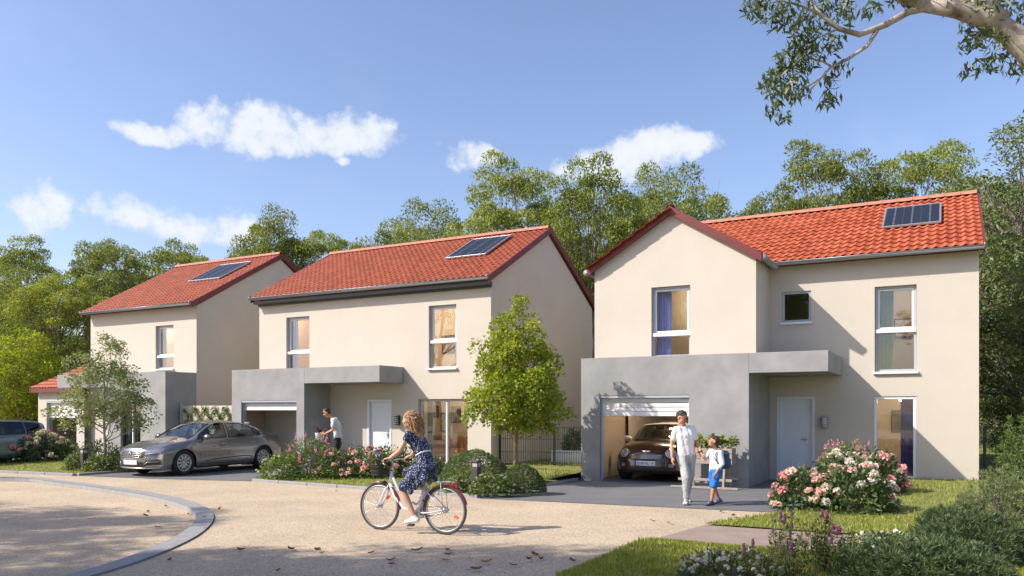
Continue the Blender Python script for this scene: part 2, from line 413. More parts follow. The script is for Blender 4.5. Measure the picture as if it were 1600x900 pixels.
def tri_fill(name, loops, z, m, parent=None):
    bm = bmesh.new(); es = []
    for lp in loops:
        vs = [bm.verts.new((p[0], p[1], z)) for p in lp]
        es += [bm.edges.new((vs[i], vs[(i + 1) % len(vs)])) for i in range(len(vs))]
    bmesh.ops.triangle_fill(bm, use_beauty=True, use_dissolve=False, edges=es)
    for f in bm.faces:
        if f.normal.z < 0: f.normal_flip()
    me = bpy.data.meshes.new(name); bm.to_mesh(me); bm.free(); me.materials.append(m)
    return link(name, me, parent)
isl = smooth_line(ISL)
edge = smooth_line(EDGE, 3)
road_loop = [p for p in edge] + [Vector((40, -30, 0)), Vector((-62, -30, 0))]
tag(tri_fill('road', [road_loop, isl], 0.0, M_ROAD), kind='structure')
tag(tri_fill('island_ground', [isl], -0.09, M_ROAD), kind='structure')
# kerb round the island: flat concrete band, its inner side steps down
def band(line, w0, w1, z_top, z_in, z_out, name, m, closed_ends=True, nose=.012):
    mb = MB(); rows = []
    for i, p in enumerate(line):
        t = (line[min(i + 1, len(line) - 1)] - line[max(i - 1, 0)]).normalized()
        nrm = Vector((-t.y, t.x, 0))
        a = p + nrm * w0; b = p + nrm * w1
        rows.append([(a.x, a.y, z_out), (a.x, a.y, z_top - nose), (a.x + nrm.x * nose, a.y + nrm.y * nose, z_top), (b.x - nrm.x * nose, b.y - nrm.y * nose, z_top), (b.x, b.y, z_top - nose), (b.x, b.y, z_in)])
    for i in range(len(rows) - 1):
        for k in range(5): mb.quad(rows[i][k], rows[i + 1][k], rows[i + 1][k + 1], rows[i][k + 1])
    mb.poly(rows[0]); mb.poly(rows[-1][::-1])
    o = mb.build(name, m); bm = bmesh.new(); bm.from_mesh(o.data); bmesh.ops.recalc_face_normals(bm, faces=bm.faces); bm.to_mesh(o.data); bm.free()
    return o
tag(band(isl, -.02, -.27, .022, -.1, -.06, 'island_kerb', M_KERB), kind='structure')

def lawn_patch(name, c, n=24, z_front=.03, z_back=.16, power=.8):
    """bilinear patch: c = front left, front right, back right, back left"""
    a, b, d, e = [Vector((*p, 0)) for p in c]
    rnd = random.Random(name); V = []; F = []
    for j in range(n + 1):
        for i in range(n + 1):
            s, t = i / n, j / n
            p = a * (1 - s) * (1 - t) + b * s * (1 - t) + d * s * t + e * (1 - s) * t
            z = z_front + (z_back - z_front) * t ** power + (rnd.uniform(-.012, .012) if 0 < i < n and 0 < j < n else 0)
            V.append((p.x, p.y, z))
    for j in range(n):
        for i in range(n): F.append((j * (n + 1) + i, j * (n + 1) + i + 1, (j + 1) * (n + 1) + i + 1, (j + 1) * (n + 1) + i))
    mb = MB(); mb.add(V, F, True); o = mb.build(name, M_SOIL, kind='structure')
    LAWNS.append((c, z_front, z_back, power)); return o
LAWNS = []
def xy(v): return (v.x, v.y)
# plots: driveway of each house and the lawns between them
def flat_poly(name, pts, z, m, kind='structure'):
    mb = MB(); mb.poly([(p[0], p[1], z) for p in pts]); o = mb.build(name, m); tag(o, kind=kind); return o
d3 = [loc(R3, -4.28, -7.2), loc(R3, 1.62, -6.62), loc(R3, 1.62, .3), loc(R3, -.02, .3), loc(R3, -.02, 5), loc(R3, -4.08, 5)]
flat_poly('driveway', d3, .008, M_ASPH)
d2 = [loc(R2, -3.2, -6.2), loc(R2, -.6, -5.9), loc(R2, 2.12, -5.2), loc(R2, 2.6, .2), loc(R2, .02, .2), loc(R2, .02, 5), loc(R2, -3.05, 5), loc(R2, -3.2, -1.2)]
flat_poly('driveway', d2, .008, M_ASPH)
d1 = [loc(R1, -9.2, -6.8), loc(R1, -5.2, -6.5), loc(R1, -3.2, -.2), loc(R1, -9.0, 1)]
flat_poly('driveway', d1, .008, M_ASPH)
lawn_patch('lawn', [xy(loc(R1, -5.2, -6.55)), xy(loc(R2, -3.22, -6.25)), xy(loc(R2, -3.3, -.1)), xy(loc(R1, -3.2, -.2))], z_back=.14)
lawn_patch('lawn', [(-6.31, 19.68), (-.70, 16.0), xy(loc(R3, -4.13, -2.2)), xy(loc(R2, 2.62, -.02))], z_back=.2)
lawn_patch('lawn', [xy(loc(R2, 5.9, .1)), xy(loc(R3, -4.13, -2.2)), xy(loc(R3, -4.13, 9)), xy(loc(R2, 5.9, 11))], z_front=.2, z_back=.2)
lawn_patch('lawn', [xy(loc(R3, 1.64, -6.58)), (15, 9.0), xy(loc(R3, 12, .02)), xy(loc(R3, 1.64, .0))], n=30, z_front=.05, z_back=.17, power=.7)
lawn_patch('lawn', [(2.9, 12.12), (12.5, 7.0), (15, 9.0), (4.72, 13.46)], n=20, z_front=.03, z_back=.05)
lawn_patch('lawn', [(.45, 8.2), (2.0, 2.0), (9.5, 4.5), (1.72, 10.5)], n=20, z_front=.04, z_back=.05)
lawn_patch('lawn', [(1.72, 10.5), (2.2, 10.25), (10.5, 6.2), (9.5, 4.5)], n=12, z_front=.05, z_back=.045)
lawn_patch('lawn', [xy(loc(R3, 4.6, .02)), xy(loc(R3, 14, .02)), xy(loc(R3, 14, 14)), xy(loc(R3, 4.6, 14))], n=12, z_front=.17, z_back=.2)
flat_poly('path', [(1.74, 10.55), (2.22, 10.3), (10.5, 6.25), (12.5, 6.95), (2.92, 12.08)], .012, M_PATH)
# kerb stones along the plots
def kerb_line(p0, p1, w=.13, h=.07, L=1.0):
    p0 = Vector((*p0[:2], 0)); p1 = Vector((*p1[:2], 0)); d = p1 - p0; n = max(1, round(d.length / L)); d.normalize(); seg = (p1 - p0).length / n
    a = math.atan2(d.y, d.x); ro = Matrix.Rotation(a, 3, 'Z')
    mb = MB()
    for i in range(n):
        c = p0 + d * seg * (i + .5); mb.cbox((c.x, c.y, h / 2 - .03), (seg - .006, w, h + .06), .012, rot=ro)
    return mb
kr = empty('plot_kerb'); kr["kind"] = 'structure'
for a, b in (((-6.36, 19.62), (-.66, 15.90)), ((-.62, 15.95), tuple(loc(R3, -4.2, -2.5))[:2]), (tuple(loc(R2, -3.3, -6.3))[:2], tuple(loc(R1, -5.1, -6.65))[:2]),
             (tuple(loc(R2, -3.25, -6.25))[:2], tuple(loc(R2, -3.25, -1.3))[:2]), (tuple(loc(R1, -9.3, -6.9))[:2], (-30, 29.4))):
    n = max(1, round((Vector(b) - Vector(a)).length / 1.0)); va, vb = Vector((*a, 0)), Vector((*b, 0))
    ang = math.atan2(vb.y - va.y, vb.x - va.x); seg = (vb - va).length / n
    for i in range(n):
        c = va + (vb - va) * ((i + .5) / n)
        mb = MB(); mb.cbox((c.x, c.y, .018), (seg - .008, .12, .10), .012, rot=Matrix.Rotation(ang, 3, 'Z')); mb.build('kerb_stone', M_KERB, kr)
# ------------------------------------------------------------------ houses
def wall_skin(mb, f, a0, a1, b0, b1, ops, th, back=True):
    """rectangular wall with real openings; f(a, b, depth) -> point"""
    xs = sorted({a0, a1, *[o[0] for o in ops], *[o[1] for o in ops]}); zs = sorted({b0, b1, *[o[2] for o in ops], *[o[3] for o in ops]})
    def hole(x, z): return any(o[0] < x < o[1] and o[2] < z < o[3] for o in ops)
    for i in range(len(xs) - 1):
        for j in range(len(zs) - 1):
            if hole((xs[i] + xs[i + 1]) / 2, (zs[j] + zs[j + 1]) / 2): continue
            A, B, C_, D = (xs[i], zs[j]), (xs[i + 1], zs[j]), (xs[i + 1], zs[j + 1]), (xs[i], zs[j + 1])
            mb.quad(f(*A, 0), f(*B, 0), f(*C_, 0), f(*D, 0))
            if back: mb.quad(f(*D, th), f(*C_, th), f(*B, th), f(*A, th))
    for (x0, x1, z0, z1) in ops:
        mb.quad(f(x0, z0, 0), f(x0, z1, 0), f(x0, z1, th), f(x0, z0, th)); mb.quad(f(x1, z0, 0), f(x1, z0, th), f(x1, z1, th), f(x1, z1, 0))
        mb.quad(f(x0, z1, 0), f(x1, z1, 0), f(x1, z1, th), f(x0, z1, th)); mb.quad(f(x0, z0, 0), f(x0, z0, th), f(x1, z0, th), f(x1, z0, 0))
def frame_bars(mb, x0, x1, z0, z1, y, w, d):
    mb.cbox(((x0 + x1) / 2, y, z1 - w / 2), (x1 - x0, d, w), .006); mb.cbox(((x0 + x1) / 2, y, z0 + w / 2), (x1 - x0, d, w), .006)
    for x in (x0 + w / 2, x1 - w / 2): mb.cbox((x, y, (z0 + z1) / 2), (w, d * .98, z1 - z0 - 2 * w), .006)
def window(house, x0, x1, z0, z1, y, split=None, sill=True, mull=None, rec=.13, w=.055, fm=None):
    """frame with recessed sashes: upper sash, transom rail, fixed lower pane"""
    fm = fm or M_PVCB
    mb = MB(); frame_bars(mb, x0 + .002, x1 - .002, z0 + .002, z1 - .002, y + rec, w, .07); o = mb.build('window', fm, house)
    gy = y + rec + .012
    def pane(a, b, c, d): MB().box(a, b, gy, gy + .012, c, d).build('pane', M_GLASS, o)
    if split:
        MB().cbox(((x0 + x1) / 2, y + rec - .045, split), (x1 - x0 - .012, .10, .09), .008).build('transom', M_PVC, o)
        mb = MB(); frame_bars(mb, x0 + w + .004, x1 - w - .004, split + .05, z1 - w - .004, y + rec + .005, .045, .05); mb.build('sash', M_PVC, o)
        pane(x0 + w + .04, x1 - w - .04, split + .085, z1 - w - .04); pane(x0 + w - .01, x1 - w + .01, z0 + w - .01, split - .04)
    elif mull:
        for k in mull: MB().cbox((k, y + rec - .006, (z0 + z1) / 2), (.055, .075, z1 - z0 - 2 * w - .004), .006).build('mullion', M_PVC, o)
        xs = [x0 + w, *mull, x1 - w]
        for i in range(len(xs) - 1): pane(xs[i] + .02, xs[i + 1] - .02, z0 + w - .01, z1 - w + .01)
    else: pane(x0 + w - .01, x1 - w + .01, z0 + w - .01, z1 - w + .01)
    if sill: MB().cbox(((x0 + x1) / 2, y + .035, z0 - .032), (x1 - x0 + .08, .22, .06), .01).build('sill', M_PVC, o)
    return o
def curtain(house, x0, x1, z0, z1, y, m):
    mb = MB(); n = 40; V = []; F = []
    for i in range(n + 1):
        x = x0 + (x1 - x0) * i / n; yy = y + .035 * math.sin(i * 1.25) + .01 * math.sin(i * .7)
        V += [(x, yy, z0), (x, yy, z1), (x, yy + .012, z1), (x, yy + .012, z0)]
    for i in range(n):
        b = i * 4
        F += [(b, b + 4, b + 5, b + 1), (b + 2, b + 6, b + 7, b + 3)]
    mb.add(V, F, True); return mb.build('curtain', m, house)
def picture(house, x, z, w, h, y, m):
    o = MB().cbox((x, y, z), (w, .03, h), .005).build('wall_picture', M_WOODD, house)
    MB().box(x - w / 2 + .03, x + w / 2 - .03, y - .02, y - .016, z - h / 2 + .03, z + h / 2 - .03).build('canvas', m, o)
def pendant_or_fill(house, x, y, z, drop=.5, r=.065):  # glowing bulb on a cord, used for real lamps and added room fill lights
    mb = MB(); mb.tube([(x, y, z), (x, y, z - drop)], .006, 6); o = mb.build('pendant_or_fill_lamp', M_DARKM, house)
    MB().ell((x, y, z - drop - r), (r, r, r), 12, 8).build('bulb', M_BULB, o)

# one pan tile, seen thousands of times: roll, trough and a thick lower lip
def tile_arrays(w, ln, th=.022, seg=7):
    xs = np.linspace(0, 1, seg + 1); prof = []
    for s in xs: prof.append(.030 * math.sin(min(s / .52, 1) * math.pi) - .010 * math.sin(max(0, (s - .52) / .48) * math.pi))
    V = []; F = []
    for t, lift in ((0, .034), (1, .0)):
        for s, h in zip(xs, prof): V.append((s * w * 1.02, t * ln * 1.12, h + lift))
    for i in range(seg): F.append((i, i + 1, seg + 2 + i, seg + 1 + i))
    b = len(V)
    for s, h in zip(xs, prof): V.append((s * w * 1.02, .004, h + .034 - th))
    for i in range(seg): F.append((b + i, b + i + 1, i + 1, i))
    return V, F
def make_tiles(roof, p0, p1, qe, ze, qr, zr, m, keep=None, n_parts=0, near=None, w=.195, ln=.345, side=0):
    """tiles over the slope from the eave line (q=qe, z=ze) to the ridge (q=qr, z=zr); side=0: rows along p, 1: rows along q"""
    run = math.hypot(qr - qe, zr - ze); nr = max(1, round(run / ln)); ln = run / nr; nc = max(1, round((p1 - p0) / w)); w = (p1 - p0) / nc
    V, F = tile_arrays(w, ln); me = bpy.data.meshes.new('roof_tile'); me.from_pydata(V, [], F); me.polygons.foreach_set("use_smooth", [i < 7 for i in range(len(F))]); me.materials.append(m)
    ux, uz = (qr - qe) / run, (zr - ze) / run
    spots = []
    for j in range(nr):
        for i in range(nc):
            a = p0 + i * w; q = qe + ux * j * ln; z = ze + uz * j * ln
            if keep is None or keep(a + w / 2, q + ux * ln / 2, z): spots.append((a, q, z))
    ang = math.atan2(uz, ux)
    if near is not None: spots.sort(key=lambda s_: (Vector((s_[0], s_[1], s_[2])) - near).length)
    rnd = random.Random(5)
    def matx(a, q, z):
        if side == 0: M_ = Matrix.Translation((a, q, z)) @ Matrix.Rotation(ang, 4, 'X')
        else: M_ = Matrix.Translation((q, a, z)) @ Matrix.Rotation(R(90) if ux < 0 else R(-90), 4, 'Z') @ Matrix.Rotation(math.atan2(uz, abs(ux)), 4, 'X')
        return M_ @ Matrix.Rotation(rnd.uniform(-.008, .008), 4, 'Z') @ Matrix.Translation((0, 0, rnd.uniform(0, .004)))
    for (a, q, z) in spots[:n_parts]:
        o = link('roof_tile', me, roof); o.matrix_local = matx(a, q, z)
    rest = spots[n_parts:]
    if rest:
        V_ = np.array(V); vs = []; fs = []; ts = []
        Fa = np.array(F)
        for k, (a, q, z) in enumerate(rest):
            M_ = np.array(matx(a, q, z)); vs.append(V_ @ M_[:3, :3].T + M_[:3, 3]); fs.append(Fa + k * len(V)); ts.append(np.full(len(V), rnd.random()))
        fm = fast_mesh('roof_tiles', np.concatenate(vs), np.concatenate(fs).ravel(), 4, np.concatenate(ts)); fm.materials.append(m)
        tag(link('roof_tiles', fm, roof), kind='stuff')
def ridge_tiles(roof, p0, p1, q, z, m, along='p', L=.38):
    n = round((p1 - p0) / L); L = (p1 - p0) / n
    mb = MB(); V = []; F = []; k = 9
    for t, r in ((-.02, .125), (L * .86, .112), (L * .87, .128), (L, .128)):
        for i in range(k):
            a = math.pi * (i / (k - 1)) * 1.1 - .05 * math.pi
            V.append((t, r * math.cos(a), r * .8 * math.sin(a)))
    for t in range(3):
        for i in range(k - 1): F.append((t * k + i, t * k + i + 1, (t + 1) * k + i + 1, (t + 1) * k + i))
    mb.add(V, F, True); me = mb.mesh('ridge_tile'); me.materials.append(m)
    for i in range(n):
        o = link('ridge_tile', me, roof)
        o.matrix_local = Matrix.Translation((p0 + i * L, q, z)) if along == 'p' else Matrix.Translation((q, p0 + i * L, z)) @ Matrix.Rotation(R(90), 4, 'Z')
def gutter(house, pts, r=.075):
    """half round gutter along a line with closed ends"""
    a, b = Vector(pts[0]), Vector(pts[1]); d = (b - a).normalized(); s = d.cross(Vector((0, 0, 1))).normalized()
    mb = MB(); V = []; F = []; k = 9
    for p in (a, b):
        for rr in (r, r - .008):
            for i in range(k):
                w = math.pi * i / (k - 1); V.append(p + s * (-rr * math.cos(w)) + Vector((0, 0, -rr * math.sin(w))))
    for i in range(k - 1):
        F += [(i, i + 1, 2 * k + i + 1, 2 * k + i), (k + i + 1, k + i, 3 * k + i, 3 * k + i + 1)]
    F += [(0, 2 * k, 3 * k, k), (k - 1, 2 * k - 1, 4 * k - 1, 3 * k - 1), tuple(range(k)), tuple(range(3 * k - 1, 2 * k - 1, -1))]
    mb.add(V, F, True)
    for e in (a, b): mb.tube([e - d * .01, e + d * .01], r + .008, 12)
    mb.tube([a + s * r, b + s * r], .012, 6); mb.tube([a - s * r, b - s * r], .012, 6)
    return mb.build('gutter', M_GUT, house)
def rake(house, pts, w=.17, d=.05, axis='p', off=0.0):
    """verge board following a gable outline"""
    mb = MB()
    for a, b in zip(pts[:-1], pts[1:]):
        if axis == 'p':   # gable in a q-z plane at p=off
            (q0, z0), (q1, z1) = a, b
            mb.add([(off, q0, z0), (off, q1, z1), (off, q1, z1 - w), (off, q0, z0 - w), (off + d, q0, z0), (off + d, q1, z1), (off + d, q1, z1 - w), (off + d, q0, z0 - w)],
                   [(0, 1, 2, 3), (4, 7, 6, 5), (0, 4, 5, 1), (3, 2, 6, 7), (0, 3, 7, 4), (1, 5, 6, 2)])
        else:
            (p0, z0), (p1, z1) = a, b
            mb.add([(p0, off, z0), (p1, off, z1), (p1, off, z1 - w), (p0, off, z0 - w), (p0, off + d, z0), (p1, off + d, z1), (p1, off + d, z1 - w), (p0, off + d, z0 - w)],
                   [(0, 1, 2, 3), (4, 7, 6, 5), (0, 4, 5, 1), (3, 2, 6, 7), (0, 3, 7, 4), (1, 5, 6, 2)])
    return mb.build('verge_board', M_RAKE, house)
def solar(roof, p0, p1, q0, q1, qe, ze, sl, cols=6, rows=1):
    ang = math.atan(sl); zc = lambda q: ze + sl * (q - qe)
    o = empty('solar_panel'); o.parent = roof
    o.location = (p0, q0, zc(q0) + .11); o.rotation_euler = (ang, 0, 0)
    W = p1 - p0; Hh = (q1 - q0) / math.cos(ang)
    mb = MB()
    mb.cbox((W / 2, .02, 0), (W, .04, .05), .004); mb.cbox((W / 2, Hh - .02, 0), (W, .04, .05), .004)
    for x in (.02, W - .02): mb.cbox((x, Hh / 2, 0), (.04, Hh - .081, .05), .004)
    for x in (.2, W - .2): mb.box(x - .02, x + .02, .1, Hh - .1, -.09, -.026)
    mb.build('panel_frame', M_ALU, o)
    MB().box(.041, W - .041, .041, Hh - .041, -.02, .006).build('backing_sheet', mat('solar_backing', (.10, .11, .13), .3), o)
    cw = (W - .1) / cols; ch = (Hh - .1) / rows
    cell = MB().box(.006, cw - .006, .006, ch - .006, 0, .004).mesh('solar_cell'); cell.materials.append(M_CELL)
    for i in range(cols):
        for j in range(rows):
            c = link('solar_cell', cell, o); c.location = (.05 + i * cw, .05 + j * ch, .008)
    # bright contact dots along every other seam
    mb = MB()
    for i in range(1, cols, 2):
        for j in range(14):
            x, y = .05 + i * cw, .1 + (Hh - .2) * j / 13
            mb.quad((x - .03, y, .0135), (x, y - .03, .0135), (x + .03, y, .0135), (x, y + .03, .0135))
    mb.build('contact_dots', M_ALU, o)
    return o
def wall_lamp(house, x, y, z, dark=False):
    m = M_DARKM if dark else M_METAL
    o = MB().cbox((x, y - .02, z), (.12, .04, .3), .01).build('wall_lamp', m, house)
    for k in range(5): MB().lathe([(.085, -.011), (.095, 0), (.085, .011)], (x, y - .11, z - .12 + k * .06), n=18).build('louvre', m, o)
    MB().lathe([(.06, -.14), (.06, .14)], (x, y - .11, z), n=16).build('lamp_glass', mat('frosted', (.7, .7, .68), .3), o)
def door(house, x0, x1, z1, y):
    o = MB().cbox(((x0 + x1) / 2, y + .10, z1 / 2), (x1 - x0 - .14, .05, z1 - .09), .006).build('door', M_DOOR, house)
    mb = MB(); w = .065
    mb.cbox(((x0 + x1) / 2, y + .06, z1 - w / 2), (x1 - x0 - .004, .15, w), .006)
    for x in (x0 + w / 2 + .002, x1 - w / 2 - .002): mb.cbox((x, y + .06, (z1 - w) / 2), (w, .148, z1 - w), .006)
    mb.build('door_frame', M_DOOR, o)
    mb = MB(); hx = x1 - .19; mb.cbox((hx, y + .068, 1.0), (.045, .012, .22), .004); mb.tube([(hx, y + .065, 1.03), (hx, y + .02, 1.03), (hx - .13, y + .02, 1.03)], .011, 8); mb.build('handle', M_METAL, o)
    MB().cbox(((x0 + x1) / 2, y + .03, .018), (x1 - x0 - .14, .2, .03), .005).build('threshold', M_ALU, o)
def garage_door(house, x0, x1, z0, z1, y, n=3):
    """sectional door rolled up so that only the lowest slats hang in the opening"""
    o = MB().cbox(((x0 + x1) / 2, y + .06, z1 - .035), (x1 - x0, .10, .07), .008).build('garage_door', M_PVCB, house)
    h = (z1 - .07 - z0) / n
    for k in range(n): MB().cbox(((x0 + x1) / 2, y + .14, z0 + h * (k + .5)), (x1 - x0 - .06, .04, h - .012), .008).build('slat', mat('white_slat', (.80, .80, .80), .4), o)
    for x in (x0 + .02, x1 - .02): MB().cbox((x, y + .13, (z1 - .07) / 2), (.038, .12, z1 - .075), .005).build('guide_rail', M_PVCB, o)
M_CURG = mat('green_curtain', (.38, .38, .08), .9, var=.1); M_CURP = mat('purple_curtain', (.12, .06, .26), .9, var=.1); M_CURL = mat('lilac_curtain', (.66, .60, .82), .9, var=.08); M_CURW = mat('linen_curtain', (.72, .70, .74), .9)
M_ART = mat('abstract_picture', (.62, .52, .38), .8, var=.5, scale=5, col2=(.10, .07, .05)); M_ART2 = mat('sepia_picture', (.5, .36, .22), .8, var=.6, scale=9, col2=(.6, .5, .4)); M_TEAL = mat('teal_curtain', (.05, .12, .11), .9)
M_GARIN = mat('garage_plaster', (.46, .38, .29), .9, var=.06, scale=2)

def shell(house, p0, p1, dep, zt, zr, front_ops, sl_over=.28, m_tile=M_TILE, wall_m=M_RENDER, tile_n=0, keep=None, near=None, rakes=(True, True), front_p0=None, fascia=True, gut_p0=None):
    """walls + gable roof. Ridge runs along p."""
    th = .30; half = dep / 2
    mb = MB()
    f0 = p0 if front_p0 is None else front_p0
    wall_skin(mb, lambda a, b, d: (a, d, b), f0, p1, 0, zt, front_ops, th)
    wall_skin(mb, lambda a, b, d: (a, dep - d, b), p0, p1, 0, zt, [], th)
    for p, s in ((p0, 1), (p1, -1)):
        wall_skin(mb, lambda a, b, d: (p + s * d, a, b), 0, dep, 0, zt, [], th)
        mb.poly([(p, 0, zt), (p, dep, zt), (p, half, zr - .16)])
    w = mb.build('wall', wall_m, house)
    bm = bmesh.new(); bm.from_mesh(w.data); bmesh.ops.remove_doubles(bm, verts=bm.verts, dist=.0004); bm.to_mesh(w.data); bm.free()
    # roof deck
    ov = sl_over; sl = (zr - zt - .06) / (half + ov); qe, ze = -ov, zt + .06 - .0
    mb = MB(); t = .10; e = .07
    for s in (0, 1):
        q0, q1 = (qe, half) if s == 0 else (dep + ov, half)
        A, B, C_, D = (p0 - e, q0, ze), (p1 + e, q0, ze), (p1 + e, q1, zr - .012), (p0 - e, q1, zr - .012)
        dn = lambda P_: (P_[0], P_[1], P_[2] - t)
        mb.quad(A, B, C_, D); mb.quad(dn(D), dn(C_), dn(B), dn(A)); mb.quad(A, dn(A), dn(B), B)
        mb.quad(A, D, dn(D), dn(A)); mb.quad(B, dn(B), dn(C_), C_)
    roof = mb.build('roof', mat('roof_underlay', (.15, .05, .04), .8), house)
    make_tiles(roof, p0 - e, p1 + e, qe - .05, ze + .0, half, zr + .0, m_tile, keep, tile_n, near, ln=.345 if tile_n else .25)
    ridge_tiles(roof, p0 - e, p1 + e, half, zr + .03, M_RIDGE)
    g = [(qe - .03, ze + .03), (half, zr + .06), (dep + ov + .03, ze + .03)]
    if rakes[1]: rake(house, g, .2, .05, 'p', p1 + e + .002)
    if rakes[0]: rake(house, g, .2, .05, 'p', p0 - e - .052)
    gp = (p0 if gut_p0 is None else gut_p0)
    gutter(house, [(gp - .07, qe - .06, ze - .01), (p1 + .1, qe - .06, ze - .01)])
    gutter(house, [(p0 - .1, dep + ov + .06, ze - .01), (p1 + .1, dep + ov + .06, ze - .01)])
    if fascia:
        mb = MB(); mb.box(gp - .02, p1 + .05, qe + .03, -.003, zt - .14, ze - .105); mb.box(gp - .01, p1 + .04, -.06, -.003, zt - .20, zt - .142); mb.build('fascia', M_FASC, house)
    # the soffit-side interior: floors, ceiling, back partition
    mb = MB(); mb.box(p0 + .3, p1 - .3, .3, dep - .3, .01, .05); mb.box(p0 + .3, p1 - .3, .3, dep - .3, 2.62, 2.66); mb.build('interior_floor', M_FLOORW, house)
    mb = MB(); mb.box(p0 + .3, p1 - .3, .3, dep - .3, 2.55, 2.618); mb.box(p0 + .3, p1 - .3, .3, dep - .3, zt - .2, zt - .14); mb.build('ceiling', M_CEIL, house)
    mb = MB(); mb.box(p0 + .31, p1 - .31, 3.4, 3.48, .052, 2.548); mb.box(p0 + .31, p1 - .31, 3.0, 3.08, 2.662, zt - .202); mb.build('partition_wall', M_ROOM, house)
    return roof, (qe, ze, sl)
def side_partition(house, p, z0, z1, q1=3.0, m=None): MB().box(p, p + .06, .31, q1 - .005, z0, z1).build('partition_wall', m or M_ROOM, house)
def block(house, p0, p1, q0, zt, ops, can=None, inner_q=3.2, garage=True, mi=M_CONC, right_to=0.0, left_open=False):
    """flat-roofed concrete porch block with a canopy"""
    th = .22; mb = MB()
    wall_skin(mb, lambda a, b, d: (a, q0 + d, b), p0, p1, 0, zt, ops, th)
    for p, s in ((p0, 1), (p1, -1)): wall_skin(mb, lambda a, b, d: (p + s * d, a, b), q0, -.002, 0, zt, [], th)
    mb.quad((p0, q0, zt), (p1, q0, zt), (p1, -.002, zt), (p0, -.002, zt))
    mb.box(p0 + th + .002, p1 - th - .002, q0 + th + .002, -.004, 2.5, zt - .02)
    o = mb.build('porch_block', mi, house)
    bm = bmesh.new(); bm.from_mesh(o.data); bmesh.ops.remove_doubles(bm, verts=bm.verts, dist=.0004); bm.to_mesh(o.data); bm.free()
    if can:
        a, b, zb = can; MB().cbox(((a + b) / 2, (q0 - .004) / 2, (zb + zt) / 2), (b - a, -q0 - .004, zt - zb), .008).build('canopy', mi, o)
    return o
def garage_room(house, p0, p1, q0, q1):
    mb = MB()
    mb.quad((p0, q0, .01), (p0, q1, .01), (p0, q1, 2.5), (p0, q0, 2.5)); mb.quad((p1, q0, .01), (p1, q0, 2.5), (p1, q1, 2.5), (p1, q1, .01)); mb.quad((p0, q1, .01), (p1, q1, .01), (p1, q1, 2.5), (p0, q1, 2.5))
    mb.quad((p0, q0, 2.498), (p0, q1, 2.498), (p1, q1, 2.498), (p1, q0, 2.498)); mb.build('garage_room', M_GARIN, house)

# ---- house with the gabled wing (right)
H3 = empty('house', R3, TH, 'cream two storey house with front gable wing and open garage sheltering brown car', 'house', 'new houses along the road')
roof3, rp3 = shell(H3, -4.06, 4.55, 7.3, 5.34, 7.46, [(.29, .98, 3.94, 4.70), (2.41, 3.30, 2.66, 4.68), (2.39, 3.30, .14, 2.08), (.16, 1.07, 0, 2.09)], m_tile=M_TILE,
                   tile_n=300, keep=lambda p, q, z: p > -.25 - .89 * q, near=Vector((4.5, -3, 4)), front_p0=0.0, fascia=False, gut_p0=.12, rakes=(True, True))
solar(roof3, 2.48, 3.80, 1.30, 2.86, rp3[0], rp3[1], rp3[2], 6)
window(H3, .29, .98, 3.94, 4.70, 0, rec=.07); window(H3, 2.41, 3.30, 2.66, 4.68, 0, split=3.62); window(H3, 2.39, 3.30, .14, 2.08, 0, sill=False, w=.07, rec=.06, fm=M_PVC)
door(H3, .16, 1.07, 2.09, 0); wall_lamp(H3, 1.29, 0, 1.46)
curtain(H3, 2.44, 2.80, 2.70, 4.62, .35, M_CURG); curtain(H3, 2.95, 3.30, .06, 2.1, .35, M_CURP)
picture(H3, 2.75, 1.45, .34, .6, 3.37, M_ART); picture(H3, 3.3, 1.4, .5, .65, 3.37, M_ART2); picture(H3, 2.95, 3.95, .55, .5, 2.97, M_ART2); picture(H3, 2.3, 4.1, .4, .5, 2.97, M_ART); picture(H3, 4.0, 1.45, .4, .6, 3.37, M_ART)
for a in ((2.9, 1.9, 2.55, .45), (2.9, 1.6, 5.14, .03), (-2.0, .6, 5.1, .4)): pendant_or_fill(H3, *a)  # added bulbs that brighten the rooms, not lamps of the house
side_partition(H3, 1.4, .055, 2.54, 3.395); side_partition(H3, 1.5, 2.665, 5.13); side_partition(H3, -.1, 2.665, 5.13)
b3 = block(H3, -4.10, 0, -2.46, 3.04, [(-3.60, -1.36, 0, 2.11)], can=(.001, 1.68, 2.585))
garage_door(H3, -3.60, -1.36, 1.60, 2.11, -2.46, 4)
garage_room(H3, -3.87, -.24, -2.23, 3.38)
MB().cbox((-2.4, -.6, 2.46), (.5, .12, .05), .01).build('garage_lamp', mat('tube_lamp', (1, .85, .6), .5, emit=((1, .80, .58), 110)), H3)
